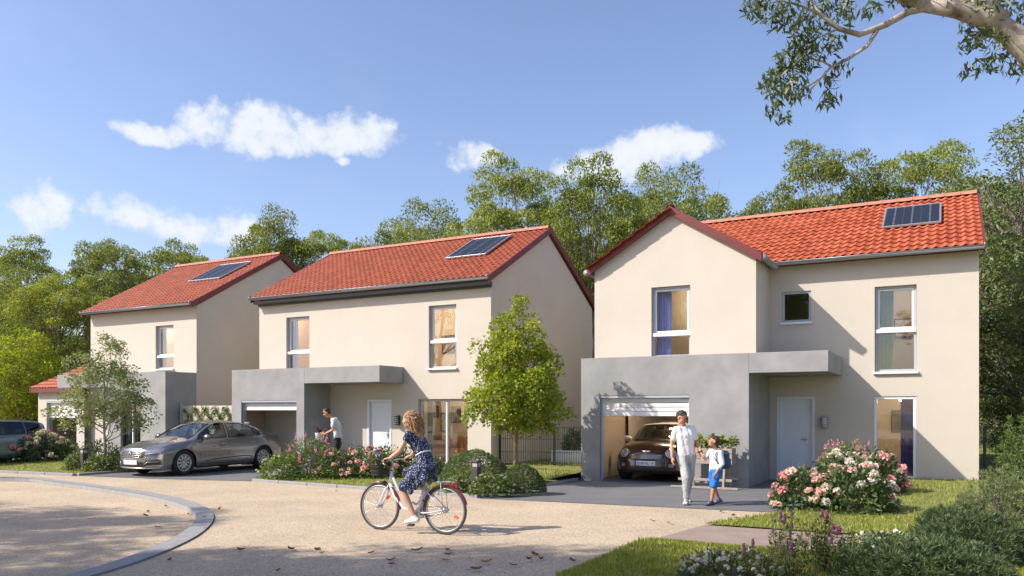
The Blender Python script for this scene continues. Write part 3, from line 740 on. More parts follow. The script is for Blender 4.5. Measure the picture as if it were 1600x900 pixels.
# gable wing standing on the block
def wing():
    q0, zt, za = -1.68, 5.34, 6.55; a0, a1 = -4.06, 0.0; mid = (a0 + a1) / 2; th = .3
    mb = MB(); wall_skin(mb, lambda a, b, d: (a, q0 + d, b), a0, a1, 3.042, zt, [(-2.54, -1.56, 3.06, 4.80)], th)
    mb.poly([(a0, q0, zt), (a1, q0, zt), (mid, q0, za)])
    for p, s in ((a0, 1), (a1, -1)): wall_skin(mb, lambda a, b, d: (p + s * d, a, b), q0, 0, 3.042, zt, [], th)
    w = mb.build('wing_wall', M_RENDER, H3)
    bm = bmesh.new(); bm.from_mesh(w.data); bmesh.ops.remove_doubles(bm, verts=bm.verts, dist=.0004); bm.to_mesh(w.data); bm.free()
    MB().box(a0 + .3, a1 - .3, q0 + .3, .5, 5.12, 5.18).build('ceiling', M_CEIL, H3)
    sl = (za - zt) / (mid - a0); e = .12; zr = za + .10; mb = MB(); t = .1
    for s in (-1, 1):
        pe = mid + s * (mid - a0 + e); ze = zt - sl * e + .10
        A, B, C_, D = (pe, q0 - .08, ze), (pe, 2.4, ze), (mid, 2.4, zr), (mid, q0 - .08, zr); dn = lambda P_: (P_[0], P_[1], P_[2] - t)
        mb.quad(A, B, C_, D); mb.quad(dn(D), dn(C_), dn(B), dn(A)); mb.quad(A, D, dn(D), dn(A)); mb.quad(A, dn(A), dn(B), B)
    r = mb.build('wing_roof', mat('roof_underlay', (.15, .05, .04), .8), H3)
    for s in (-1, 1):
        pe = mid + s * (mid - a0 + e + .02); ze = zt - sl * (e + .02) + .10
        make_tiles(r, q0 - .08, 2.3, pe, ze, mid, zr, M_TILE, side=1, keep=(lambda p, q, z: z > rp3[1] + rp3[2] * (p - rp3[0]) - .05))
    ridge_tiles(r, q0 - .08, 2.2, mid, zr + .03, M_RIDGE, along='q')
    zz = zt - sl * (e + .03) + .14
    rake(H3, [(a0 - e - .03, zz), (mid, zr + .09), (a1 + e + .03, zz)], .19, .06, 'q', q0 - .145)
    gutter(H3, [(a1 + e + .07, q0 - .1, zz - .1), (a1 + e + .07, -.36, zz - .1)]); gutter(H3, [(a0 - e - .07, q0 - .1, zz - .1), (a0 - e - .07, 0, zz - .1)])
    window(H3, -2.54, -1.56, 3.06, 4.80, q0, split=3.62, sill=False)
    curtain(H3, -2.50, -2.12, 3.1, 4.76, q0 + .33, M_CURL)
    MB().box(a0 + .31, a1 - .31, 1.2, 1.26, 3.05, 5.12).build('partition_wall', M_ROOM, H3)
    picture(H3, -1.6, 4.2, .5, .6, 1.17, M_ART); sh = MB().cbox((-1.5, 1.0, 3.75), (1.0, .3, .05), .01).build('shelf', M_WOODD, H3)
wing()

# ---- middle house
H2 = empty('house', R2, TH, 'cream house behind the grey sedan with long red roof and empty garage', 'house', 'new houses along the road')
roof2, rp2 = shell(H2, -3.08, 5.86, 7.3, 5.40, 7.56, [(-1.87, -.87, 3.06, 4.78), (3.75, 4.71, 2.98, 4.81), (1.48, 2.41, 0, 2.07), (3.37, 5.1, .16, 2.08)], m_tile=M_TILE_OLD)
solar(roof2, 3.42, 4.85, 1.40, 3.1, rp2[0], rp2[1], rp2[2], 6, 4)
window(H2, -1.87, -.87, 3.06, 4.78, 0, split=3.62, sill=False); window(H2, 3.75, 4.71, 2.98, 4.81, 0, split=3.75); window(H2, 3.37, 5.1, .16, 2.08, 0, sill=False, mull=[4.32], w=.07)
door(H2, 1.48, 2.41, 2.07, 0); wall_lamp(H2, 2.66, 0, 1.45, True)
curtain(H2, -2.15, -1.68, 3.1, 4.74, .36, M_CURL); curtain(H2, 3.42, 3.6, .07, 2.1, .42, M_TEAL); curtain(H2, 4.4, 4.68, 3.0, 4.8, .42, M_CURW)
picture(H2, 1.7, 1.7, .3, .4, 3.37, M_ART); picture(H2, 2.1, 1.35, .34, .62, 3.37, M_ART2); picture(H2, 2.55, 1.6, .4, .55, 3.37, M_ART); picture(H2, 3.05, 1.7, .3, .4, 3.37, M_ART2); picture(H2, 2.5, 3.95, .5, .6, 2.97, M_ART); picture(H2, 3.1, 4.1, .3, .4, 2.97, M_ART2)
for z_ in (.35, .75, 1.15, 1.55): MB().cbox((3.75, 3.2, z_), (.7, .28, .03), .004).build('shelf', M_WOODD, H2)
sofa = MB().cbox((2.6, 2.5, .30), (1.5, .75, .42), .06).build('sofa', mat('tan_leather', (.30, .15, .07), .5, var=.2), H2); MB().cbox((2.6, 2.82, .66), (1.5, .2, .5), .06).build('sofa_back', mat('tan_leather', (.30, .15, .07), .5, var=.2), sofa)
MB().cbox((4.4, 2.2, .72), (1.0, .7, .05), .01).build('table', M_WOODD, H2)
for a in ((3.9, 1.4, 2.55, .4), (4.4, 2.0, 2.55, .55), (4.9, 1.6, 2.55, .35), (4.2, 1.6, 5.2, .02), (-1.9, 1.0, 5.2, .02), (3.0, 1.5, 5.2, .02)): pendant_or_fill(H2, *a, r=.055 if a[2] < 3 else .095)  # ground-floor lamps are real; the upstairs bulbs are added to brighten the rooms
side_partition(H2, .95, .055, 2.54, 3.395); side_partition(H2, 1.6, 2.665, 5.19); side_partition(H2, -2.76, 2.665, 5.19, m=mat('orange_paint', (.68, .40, .18), .9)); side_partition(H2, .05, .055, 2.54, 3.395)
b2 = block(H2, -3.08, 0, -1.17, 3.04, [(-2.66, -.31, 0, 2.06)], can=(.001, 2.86, 2.56))
garage_door(H2, -2.66, -.31, 1.74, 2.06, -1.17, 2); garage_room(H2, -2.85, -.24, -.94, 3.38)

# ---- left house with its low garage wing
H1 = empty('house', R1, TH, 'cream house behind the small birch with red roof and low garage wing', 'house', 'new houses along the road')
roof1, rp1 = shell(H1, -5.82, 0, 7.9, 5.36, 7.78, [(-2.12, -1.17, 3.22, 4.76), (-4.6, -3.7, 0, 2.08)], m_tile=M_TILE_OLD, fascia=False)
solar(roof1, -2.45, -.75, 1.65, 3.2, rp1[0], rp1[1], rp1[2], 6, 4)
window(H1, -2.12, -1.17, 3.22, 4.76, 0, split=3.66); curtain(H1, -2.4, -2.0, 3.25, 4.7, .36, M_CURW); picture(H1, -1.2, 4.1, .5, .6, 2.97, M_ART2); pendant_or_fill(H1, -2.2, 1.0, 5.16, .02, .095)  # the ceiling bulb is an added fill light for the upstairs room
door(H1, -4.6, -3.7, 2.08, 0)
side_partition(H1, -3.0, 2.665, 5.15); side_partition(H1, -3.2, .055, 2.54, 3.395)
b1 = block(H1, -3.0, 0, -1.25, 3.04, [(-2.3, -1.25, .3, 2.05)], can=(-5.9, -3.001, 2.56))
window(H1, -2.3, -1.25, .3, 2.05, -1.25, mull=[-1.78], sill=True, fm=M_DARKM)
def annex():
    p0, p1, q0, q1, zt = -8.75, -5.83, -.25, 5.5, 2.55; mb = MB()
    wall_skin(mb, lambda a, b, d: (a, q0 + d, b), p0, p1, 0, zt, [(-8.2, -6.3, 0, 2.1)], .25)
    wall_skin(mb, lambda a, b, d: (p0 + d, a, b), q0, q1, 0, zt, [], .25); mb.poly([(p0, q0, zt), (p0, q1, zt), (p0, q1, zt + 2.2)]); mb.build('annex_wall', M_RENDER, H1)
    sl = .44; e = .2; A, B = (p0 - .12, q0 - e), (p1, q1); z0 = zt + .06; z1 = z0 + sl * (q1 - q0 + e)
    mb = MB(); mb.add([(A[0], A[1], z0), (B[0], A[1], z0), (B[0], B[1], z1), (A[0], B[1], z1), (A[0], A[1], z0 - .1), (B[0], A[1], z0 - .1), (B[0], B[1], z1 - .1), (A[0], B[1], z1 - .1)],
           [(0, 1, 2, 3), (7, 6, 5, 4), (0, 4, 5, 1), (0, 3, 7, 4), (1, 5, 6, 2), (2, 6, 7, 3)]); r = mb.build('annex_roof', mat('roof_underlay', (.15, .05, .04), .8), H1)
    make_tiles(r, A[0], B[0], A[1] - .04, z0, B[1], z1, M_TILE)
    rake(H1, [(A[1] - .04, z0 + .05), (B[1], z1 + .05)], .2, .05, 'p', A[0] - .055)
    MB().box(A[0], B[0], A[1] - .03, A[1] - .004, z0 - .17, z0 + .0).build('fascia', M_RAKE, H1)
    garage_door(H1, -8.2, -6.3, 1.45, 2.1, q0, 3); garage_room(H1, p0 + .27, p1 - .02, q0 + .26, 5)
annex()
# ------------------------------------------------------------------ plants
M_BARK = mat('grey_bark', (.20, .175, .14), .9, var=.35, scale=7, bump=.5, bscale=30, stretch=(1, 1, .25))
M_BARKP = mat('pale_peeling_bark', (.22, .165, .115), .85, var=.5, scale=5, col2=(.42, .37, .31), bump=.4, bscale=20, stretch=(1, 1, .3))
M_BARKY = mat('young_bark', (.25, .17, .08), .85, var=.2, scale=9)
L_BACK = leafmat('leaf_wood_edge', (.12, .165, .025), (.36, .40, .09), .5)
L_BACK2 = leafmat('leaf_wood_edge_grey', (.14, .19, .045), (.39, .43, .14), .5)
L_DARK = leafmat('leaf_conifer', (.07, .115, .03), (.26, .31, .11), .25)
L_MAPLE = leafmat('leaf_maple', (.15, .22, .015), (.40, .45, .05), .5)
L_BIRCH = leafmat('leaf_birch', (.16, .21, .09), (.38, .43, .22), .4)
L_SHRUB = leafmat('leaf_shrub', (.065, .115, .025), (.23, .31, .075), .3)
L_HYD = leafmat('leaf_hydrangea', (.04, .085, .024), (.14, .21, .06), .3, gloss=.04)
L_BOX = leafmat('leaf_clipped', (.09, .13, .055), (.20, .26, .11), .28)
L_JUN = leafmat('leaf_juniper', (.05, .085, .035), (.15, .20, .08), .2)
L_EUC = leafmat('leaf_branch', (.045, .075, .018), (.15, .20, .05), .35, gloss=.04)
L_GRASS = leafmat('blade_grass', (.16, .20, .025), (.40, .41, .085), .35, gloss=.03)
P_WHITE = leafmat('petal_white', (.72, .66, .62), (.85, .80, .74), .3, gloss=.0); P_PINK = leafmat('petal_pink', (.74, .30, .34), (.86, .54, .55), .3, gloss=.0)
P_BLUSH = leafmat('petal_blush', (.78, .52, .50), (.88, .72, .68), .3, gloss=.0); P_LILAC = leafmat('petal_lilac', (.33, .09, .30), (.55, .26, .48), .3, gloss=.0)
P_ROSE = leafmat('petal_rose', (.62, .25, .34), (.80, .48, .54), .3, gloss=.0); P_VIOL = leafmat('petal_violet', (.10, .05, .42), (.25, .18, .6), .3, gloss=.0); P_YEL = leafmat('petal_yellow', (.6, .45, .04), (.75, .6, .1), .3, gloss=0.0)

def unit(v): return v / np.maximum(np.linalg.norm(v, axis=1, keepdims=True), 1e-9)
def leaves(rng, pos, size, aspect=.5, up=.4, outward=None, droop=0.0, shape='oval', fold=.25, cup=0.0, aim=None):
    """leaf-shaped faces at pos; returns verts, quads, tone"""
    n = len(pos); sz = size * rng.uniform(.65, 1.3, (n, 1))
    d = unit(rng.normal(size=(n, 3)))                       # direction base -> tip
    if aim is not None: d = unit(d * .8 + aim)
    if outward is not None: d = unit(d + outward)
    d[:, 2] -= droop; d = unit(d)
    nn = rng.normal(size=(n, 3)); nn[:, 2] += up * 2; nn = unit(nn - d * np.sum(nn * d, axis=1, keepdims=True)); s = np.cross(d, nn)
    w = sz * aspect * .5
    b = pos - d * sz * .35; t = b + d * sz
    mid = b + d * sz * (.42 if shape == 'oval' else .3)
    l = mid + s * w + nn * w * fold; r = mid - s * w + nn * w * fold
    V = np.stack([b, r, t, l], axis=1).reshape(-1, 3)
    F = np.arange(n * 4)
    tone = np.repeat(np.clip(rng.normal(.45, .26, n), 0, 1), 4)
    return V, F, tone
def leaf_mesh(name, parts, m):
    Vs, Fs, Ts = [], [], []; o = 0
    for V, F, T in parts: Vs.append(V); Fs.append(F + o); Ts.append(T); o += len(V)
    me = fast_mesh(name, np.concatenate(Vs), np.concatenate(Fs), 4, np.concatenate(Ts)); me.materials.append(m); return me
def in_env(rng, env, n, shell_bias=.5):
    """points inside a union of ellipsoids"""
    vol = np.array([e[3] * e[4] * e[5] for e in env]); pick = rng.choice(len(env), n, p=vol / vol.sum())
    d = unit(rng.normal(size=(n, 3))); r = rng.uniform(0, 1, (n, 1)) ** (1 / 3 * (1 - shell_bias))
    E_ = np.array(env); return E_[pick, :3] + d * r * E_[pick, 3:]
def spaced(rng, pts, dist, most):
    out = []
    for p in pts:
        if all((p[0] - o[0]) ** 2 + (p[1] - o[1]) ** 2 + (p[2] - o[2]) ** 2 > dist * dist for o in out):
            out.append(p)
            if len(out) >= most: break
    return np.array(out)
def bend(a, b, rng, sag=.12, n=5):
    a = np.array(a); b = np.array(b); L_ = np.linalg.norm(b - a); off = rng.normal(size=3) * L_ * sag; off[2] = abs(off[2]) * .3 - L_ * sag * .6
    return [tuple(a * (1 - t) + b * t + off * math.sin(math.pi * t) + rng.normal(size=3) * L_ * .018 * (0 < t < 1)) for t in np.linspace(0, 1, n)]
def tree_meshes(seed, env, trunk_top, trunk_r, n_clump, clump_r, n_leaf, leaf, limbs=7, flat=.6, aspect=.5, up=.45, droop=.1, m_leaf=None, m_bark=None, dist=.7, lean=.3, fork=.35, shell=.5, twig=True, start=.3):
    """limbs grow from the trunk to groups of leaf clumps; returns (bark mesh, crown mesh)"""
    rng = np.random.default_rng(seed)
    c = spaced(rng, in_env(rng, env, n_clump * 12, shell), clump_r * dist, n_clump)
    top = np.array(trunk_top, float)
    # k-means of clumps into limbs
    k = min(limbs, len(c)); cen = c[rng.choice(len(c), k, replace=False)]
    for _ in range(8):
        a = np.argmin(((c[:, None] - cen[None]) ** 2).sum(2), axis=1)
        for j in range(k):
            if (a == j).any(): cen[j] = c[a == j].mean(0)
    mb = MB()
    trunk = [tuple(np.array([top[0] * t, top[1] * t, top[2] * t]) + rng.normal(size=3) * np.array([1, 1, 0]) * lean * trunk_r * (0 < t)) for t in np.linspace(0, 1, 7)]
    mb.tube(trunk, [trunk_r * (1.35 if i == 0 else 1 - .62 * i / 6) for i in range(7)], 9)
    T = np.array(trunk)
    for j in range(k):
        mem = c[a == j]
        if not len(mem): continue
        h = np.clip((cen[j][2] - T[0][2]) / max(top[2], .1) * .55 + rng.uniform(-.08, .08), start, .98); i = h * 6; i0 = int(i); root = T[i0] + (T[min(i0 + 1, 6)] - T[i0]) * (i - i0)
        hub = root * fork + cen[j] * (1 - fork); hub[2] -= clump_r * .4
        r0 = trunk_r * (.52 - .22 * h); limb = bend(root, hub, rng, .10, 6); mb.tube(limb, [r0 * (1 - .55 * q / 5) for q in range(6)], 7)
        LM = np.array(limb)
        for p in mem:
            q = LM[rng.integers(3, 6)]; tw = bend(q, p, rng, .09, 4); mb.tube(tw, [r0 * .36, r0 * .27, r0 * .18, r0 * .07], 5, cap=False)
            if twig:
                for _ in range(2):
                    e = p + rng.normal(size=3) * clump_r * .55; mb.tube([tw[2], tuple(e)], [r0 * .14, r0 * .04], 4, cap=False)
    bark = mb.mesh('trunk'); bark.materials.append(m_bark or M_BARK)
    # leaves: every clump is an uneven flattened shell
    cs = np.repeat(np.arange(len(c)), n_leaf); n = len(cs)
    d = unit(rng.normal(size=(n, 3))); rad = rng.uniform(.25, 1.0, (n, 1)) ** .6
    sc = rng.uniform(.65, 1.25, (len(c), 1)); off = d * rad * clump_r * sc[cs] * np.array([1, 1, flat])
    keep = rng.uniform(size=n) < np.clip(.62 + .45 * d[:, 2], .25, 1)
    pos = (c[cs] + off)[keep]
    V, F, tone = leaves(rng, pos, leaf, aspect, up, outward=(d * .6)[keep], droop=droop)
    tone = np.clip(tone + np.repeat(rng.normal(0, .13, len(c))[cs][keep], 4), 0, 1)
    crown = leaf_mesh('crown', [(V, F, tone)], m_leaf)
    return bark, crown
def plant_tree(name, meshes, x, y, z=0.0, s=1.0, rz=0.0, label='', cat='tree', group=None, sz=None):
    o = empty(name, (x, y, z), rz, label, cat, group); o.scale = (s, s, sz or s)
    link('trunk', meshes[0], o); link('crown', meshes[1], o); return o

# --- five kinds of wood-edge tree
W = []
W.append(tree_meshes(11, [(0, 0, 9.4, 3.3, 3.3, 2.2), (2.0, .6, 7.2, 2.5, 2.5, 1.6), (-2.3, -.4, 7.6, 2.3, 2.3, 1.7), (.4, -1, 11.2, 1.9, 1.9, 1.3)], (.3, .1, 9.0), .26, 80, .9, 640, .155, limbs=9, m_leaf=L_BACK, flat=.55, dist=.95))
W.append(tree_meshes(12, [(0, 0, 8.6, 3.9, 3.6, 3.2), (-1.8, 0, 5.6, 2.6, 2.6, 2.2), (2.2, .5, 6.0, 2.5, 2.5, 2.2), (.6, 0, 11.0, 2.2, 2.2, 1.5)], (.0, .1, 9.0), .30, 150, .95, 600, .16, limbs=11, m_leaf=L_BACK, flat=.7))
W.append(tree_meshes(13, [(0, 0, 10.3, 2.9, 2.9, 1.5), (-2.6, .2, 8.4, 2.0, 2.0, 1.2), (2.6, -.3, 8.9, 2.1, 2.1, 1.2), (.5, .2, 7.2, 1.8, 1.8, 1.0), (1.0, -.2, 11.7, 1.4, 1.4, .8)], (-.3, .1, 9.6), .22, 70, .82, 620, .15, limbs=9, m_leaf=L_BACK2, flat=.5, dist=.95))
W.append(tree_meshes(14, [(0, 0, 7.5, 4.0, 4.0, 4.0), (1.2, 0, 10.6, 2.6, 2.6, 2.0), (-1.6, 0, 4.2, 3.2, 3.2, 2.4), (1.5, 0, 3.6, 3.0, 3.0, 2.2)], (0, 0, 8.5), .34, 190, 1.0, 560, .16, limbs=12, m_leaf=L_BACK2, flat=.75))
W.append(tree_meshes(15, [(0, 0, 2.2, 2.6, 2.2, 2.0), (1.6, 0, 1.6, 1.8, 1.6, 1.5), (-1.6, .3, 1.8, 1.9, 1.6, 1.6), (.2, 0, 3.8, 1.6, 1.5, 1.2)], (0, 0, 2.6), .12, 90, .8, 500, .14, limbs=9, m_leaf=L_BACK, flat=.8, start=.1))
GR = 'trees behind the houses'
def bg(k, u, top_v, Y, label, rz, native, thin=1.0):
    z = vz(top_v, Y); s = z / native; return plant_tree('broadleaf_tree', W[k], upx(u, Y), Y, -.1, s * thin, rz, label, 'tree', GR, sz=s)
NAT = [12.6, 12.6, 12.5, 12.6, 5.1]
for k, u, v, Y, rz, lab in [
    (0, 25, 362, 44, .4, 'airy tree behind the round yellow-green tree at the far left edge'),
    (2, 165, 362, 43, 1.9, 'open-crowned tree with bare forked limbs behind the low garage wing'),
    (0, 285, 360, 46, 3.0, 'tree whose crown tops the ridge of the birch-side house, left of its solar panel'),
    (1, 425, 334, 44, 5.1, 'dense tree rising behind the solar panel of the birch-side house'),
    (2, 525, 352, 48, 2.6, 'thin small-topped tree in the gap where the two left roofs meet'),
    (3, 640, 308, 45, .9, 'broad bushy tree above the middle of the long red roof'),
    (2, 808, 245, 39, 4.0, 'tall gappy tree rising above the solar panel of the middle house'),
    (0, 922, 244, 36, 5.6, 'tall pale-limbed tree in the gap between the middle house and the gable wing'),
    (3, 1065, 248, 42, 2.2, 'wide dense tree directly behind the gable peak'),
    (1, 1190, 305, 44, 1.1, 'low tree just right of the gable behind the bright red roof'),
    (2, 1300, 218, 40, 3.3, 'tall open tree behind the bright red roof, left of its solar panel'),
    (2, 1432, 212, 39, .2, 'tall open tree straight above the solar panel of the gabled house'),
    (1, 1500, 290, 43, 4.4, 'dark leafy tree behind the right end of the bright red roof')]:
    bg(k, u, v, Y, lab, rz, NAT[k], {0: .68, 1: .66, 2: .70, 3: .74}[k])
for k, u, v, Y, rz, lab in [(1, 95, 425, 37, 2.0, 'dense full tree standing above the low garage wing roof'), (3, -25, 415, 39, .3, 'broad tree cut by the left edge of the picture'), (3, 215, 400, 49, 4, 'shaded tree half hidden behind the left house roof'),
                            (1, 735, 362, 50, 1.2, 'farther tree filling the sky gap over the middle roof'), (3, 985, 330, 47, 5.2, 'farther tree filling the gap left of the gable peak'), (0, 1385, 315, 50, 2.4, 'farther tree between the two tall open trees behind the bright roof'),
                            (3, 1240, 318, 52, .5, 'far tree low behind the bright red roof'), (0, 860, 325, 50, 1.7, 'far tree between the two tall trees over the middle house')]:
    bg(k, u, v, Y, lab, rz, NAT[k])
for u, v, Y, rz, lab in [(-10, 590, 40, 0, 'bushy undergrowth tree at the far left under the airy tree'), (75, 560, 38, 1.2, 'dark undergrowth bush behind the low garage wing'), (130, 540, 41, 2.5, 'undergrowth bush against the left house corner'), (935, 560, 38, 2.2, 'undergrowth bush seen in the slot beside the gable wing'), (905, 610, 34, .7, 'low bush behind the mesh fence')]:
    bg(4, u, v, Y, lab, rz, NAT[4])
# round yellow-green maple at the left edge and the dense evergreens on the right
MAPLE = tree_meshes(21, [(0, 0, 3.0, 1.55, 1.55, 1.55), (.3, 0, 4.2, .95, .95, .8), (-.6, .2, 2.5, 1.2, 1.2, 1.0), (.7, -.2, 2.6, 1.15, 1.15, .95)], (.05, .05, 3.7), .085, 130, .42, 170, .098, limbs=14, m_leaf=L_MAPLE, m_bark=M_BARKY, flat=.85, aspect=.75, dist=.8, start=.38, fork=.3)
plant_tree('maple_tree', MAPLE, upx(28, 33), 33, 0, 1.02, 1.1, 'round yellow-green maple behind the blue car at the left edge')
# slender maple in front of the middle house: egg-shaped with spiky tip
MAP2 = tree_meshes(22, [(-.05, 0, 2.1, 1.15, 1.1, .75), (.1, 0, 2.8, .98, .95, .75), (-.05, 0, 3.5, .68, .68, .65), (.35, 0, 1.55, .75, .7, .42), (-.45, .1, 1.6, .7, .7, .40), (.05, 0, 4.25, .22, .22, .66), (-.42, 0, 3.95, .2, .2, .5), (.45, 0, 3.85, .2, .2, .48), (1.12, 0, 2.35, .24, .24, .45), (-1.18, 0, 2.3, .24, .24, .42), (.95, 0, 3.0, .2, .2, .42), (-.85, 0, 3.15, .2, .2, .42), (1.2, 0, 1.6, .22, .22, .25), (-1.25, 0, 1.6, .2, .2, .25)], (.02, 0, 3.9), .06, 230, .24, 130, .078, limbs=16, m_leaf=L_MAPLE, m_bark=M_BARKY, flat=.95, aspect=.8, dist=.75, start=.36, fork=.3, up=.2, droop=.0)
plant_tree('maple_tree', MAP2, .10, 18.55, .06, .935, 0.3, 'slender bright green maple in front of the mesh fence')
BIRCH = tree_meshes(23, [(0, 0, 2.1, .95, .95, .85), (.05, 0, 3.0, .5, .5, .65), (-.75, 0, 1.5, .6, .6, .45), (.7, 0, 1.6, .6, .6, .5), (.1, 0, 3.5, .2, .2, .35), (1.0, 0, 2.1, .35, .35, .35), (-.5, 0, 2.7, .45, .45, .5)], (0, .02, 3.1), .042, 140, .26, 100, .082, limbs=15, m_leaf=L_BIRCH, m_bark=mat('birch_bark', (.42, .38, .33), .8, var=.3, scale=9), flat=.9, aspect=.5, dist=.7, start=.25, fork=.3, up=.1, droop=0)
plant_tree('birch_tree', BIRCH, upx(163, 23.0), 23.0, .05, 1.04, .5, 'small loose-leaved birch in front of the left house')
CON = tree_meshes(24, [(0, 0, 7.0, 3.4, 3.4, 4.2), (.6, 0, 10.2, 2.2, 2.2, 2.0), (-.9, 0, 4.0, 3.2, 3.0, 3.0), (-.2, 0, 1.8, 3.0, 2.6, 1.6)], (0, 0, 9.5), .35, 260, .85, 330, .17, limbs=14, m_leaf=L_DARK, flat=.55, aspect=.32, dist=.72, start=.05, droop=.25)
plant_tree('evergreen_tree', CON, upx(1665, 26), 26, 0, 1.0, .6, 'big dense evergreen rising beyond the right end of the gabled house')
plant_tree('evergreen_tree', CON, upx(1600, 34), 34, 0, .92, 2.6, 'second evergreen standing behind the big one at the right edge')
plant_tree('evergreen_tree', CON, upx(1730, 19.5), 19.5, 0, .60, 4.2, 'low dark evergreen overhanging the lawn at the right edge')
plant_tree('evergreen_tree', CON, upx(1560, 30), 30, 0, .55, 1.4, 'small dark evergreen close behind the right house corner')
# trees out of the picture on the sun side; their shade falls over the road
SHADE = [(-11.0, 4.6, 1, .86, .3), (-19.5, 8.6, 2, .9, 1.2), (-25.5, 11.2, 2, .95, 2.2), (-15.5, 4.6, 0, .85, 3.0), (-9.0, 2.6, 0, .85, 4.0), (-7.4, -.8, 2, .75, 5.0)]
for (x, y, k, s, rz), lab in zip(SHADE, ('tree left of the picture shading the road below the bicycle', 'tree left of the picture shading the kerbed island', 'farther tree left of the picture shading the far kerb', 'tree behind the viewer shading the bottom of the road', 'tree behind the viewer shading the foreground lawn', 'tree behind the viewer shading the foreground flower bed')):
    plant_tree('roadside_tree', W[k], x, y, -.1, s, rz, lab, 'tree', 'roadside trees on the near side')
# --- overhanging gum branch, its trunk stands outside the picture on the right
def gum():
    rng = np.random.default_rng(5); Y0 = 7.2
    def P_(u, v, dy=0.0): Y = Y0 + dy; return np.array([upx(u, Y), Y, vz(v, Y)])
    o = empty('gum_tree', (5.9, 7.2, 0), 0, 'pale-barked gum tree reaching a leafy limb over the top right of the view', 'tree')
    B = np.array([5.9, 7.2, 0])
    mb = MB()
    def br(pts, r0, r1, n=9): mb.tube([tuple(np.array(p) - B) for p in pts], [r0 + (r1 - r0) * i / (len(pts) - 1) for i in range(len(pts))], n)
    br([B, B + [.05, 0, 1.5], B + [-.1, .05, 3.0], P_(1690, 190), P_(1640, 110), P_(1590, 62), P_(1545, 30), P_(1495, 15), P_(1440, 8)], .20, .055, 12)
    br([P_(1560, 40), P_(1520, 5, .1), P_(1470, -30, .2), P_(1400, -60, .3)], .13, .06)
    br([P_(1440, 8), P_(1400, -12), P_(1350, -40)], .08, .04)
    br([P_(1446, 12), P_(1420, 18), P_(1385, 38), P_(1343, 54), P_(1310, 45), P_(1282, 22), P_(1262, -5)], .036, .014)
    br([P_(1370, 48), P_(1355, 72), P_(1325, 92), P_(1298, 105), P_(1280, 125), P_(1262, 145)], .02, .006)
    br([P_(1298, 103), P_(1285, 96), P_(1265, 90), P_(1240, 100)], .01, .004); br([P_(1278, 125), P_(1255, 140), P_(1228, 160)], .008, .003)
    br([P_(1282, 22), P_(1250, 8), P_(1225, 2), P_(1190, 5)], .012, .004); br([P_(1310, 45), P_(1275, 60), P_(1255, 55)], .01, .004)
    br([P_(1600, 60, .2), P_(1570, 90, .2), P_(1530, 92, .2)], .022, .007); br([P_(1630, 100, .1), P_(1610, 110, .1), P_(1585, 100, .1)], .02, .007)
    mb.build('trunk', M_BARKP, o)
    cl = []   # leaf sprays hang from twig ends: (u, v, radius px, count)
    for u, v, r, n in [(1175, 15, 22, 60), (1205, 8, 28, 85), (1235, 22, 26, 75), (1215, 35, 20, 55), (1255, 42, 26, 80), (1285, 50, 22, 55), (1262, 62, 22, 60), (1300, 12, 26, 70), (1325, 20, 20, 45), (1275, 5, 28, 80), (1358, 15, 13, 22), (1372, 12, 12, 20), (1240, 78, 26, 80), (1265, 85, 26, 75), (1225, 98, 24, 75), (1250, 105, 24, 75), (1215, 118, 22, 65), (1240, 128, 24, 75), (1205, 140, 18, 45), (1225, 150, 20, 55), (1255, 145, 16, 40), (1210, 172, 14, 32), (1225, 182, 14, 34), (1305, 70, 18, 40), (1315, 105, 18, 36), (1295, 125, 16, 30), (1300, 150, 16, 38), (1290, 158, 14, 26), (1195, 128, 14, 26),
                       (1510, 40, 14, 26), (1530, 50, 22, 55), (1550, 58, 26, 70), (1515, 70, 18, 36), (1575, 90, 22, 50), (1545, 100, 22, 45), (1515, 108, 16, 34), (1590, 105, 20, 40), (1560, 15, 34, 110), (1590, 25, 34, 110), (1540, -5, 34, 110), (1600, 45, 30, 90), (1480, -8, 30, 80), (1420, -20, 34, 90), (1340, -20, 34, 90), (1260, -25, 34, 90), (1190, -20, 30, 80)]:
        dy = rng.uniform(-.25, .25); c = P_(u, v, dy) - B; rr = r / FPX * Y0
        p = c + unit(rng.normal(size=(n, 3))) * rng.uniform(.1, 1, (n, 1)) ** .5 * rr * np.array([1, 1.2, .9]); cl.append(p)
    V, F, T = leaves(rng, np.concatenate(cl), .088, .26, up=.1, droop=.95, fold=.15)
    link('crown', leaf_mesh('crown', [(V, F, T)], L_EUC), o)
gum()

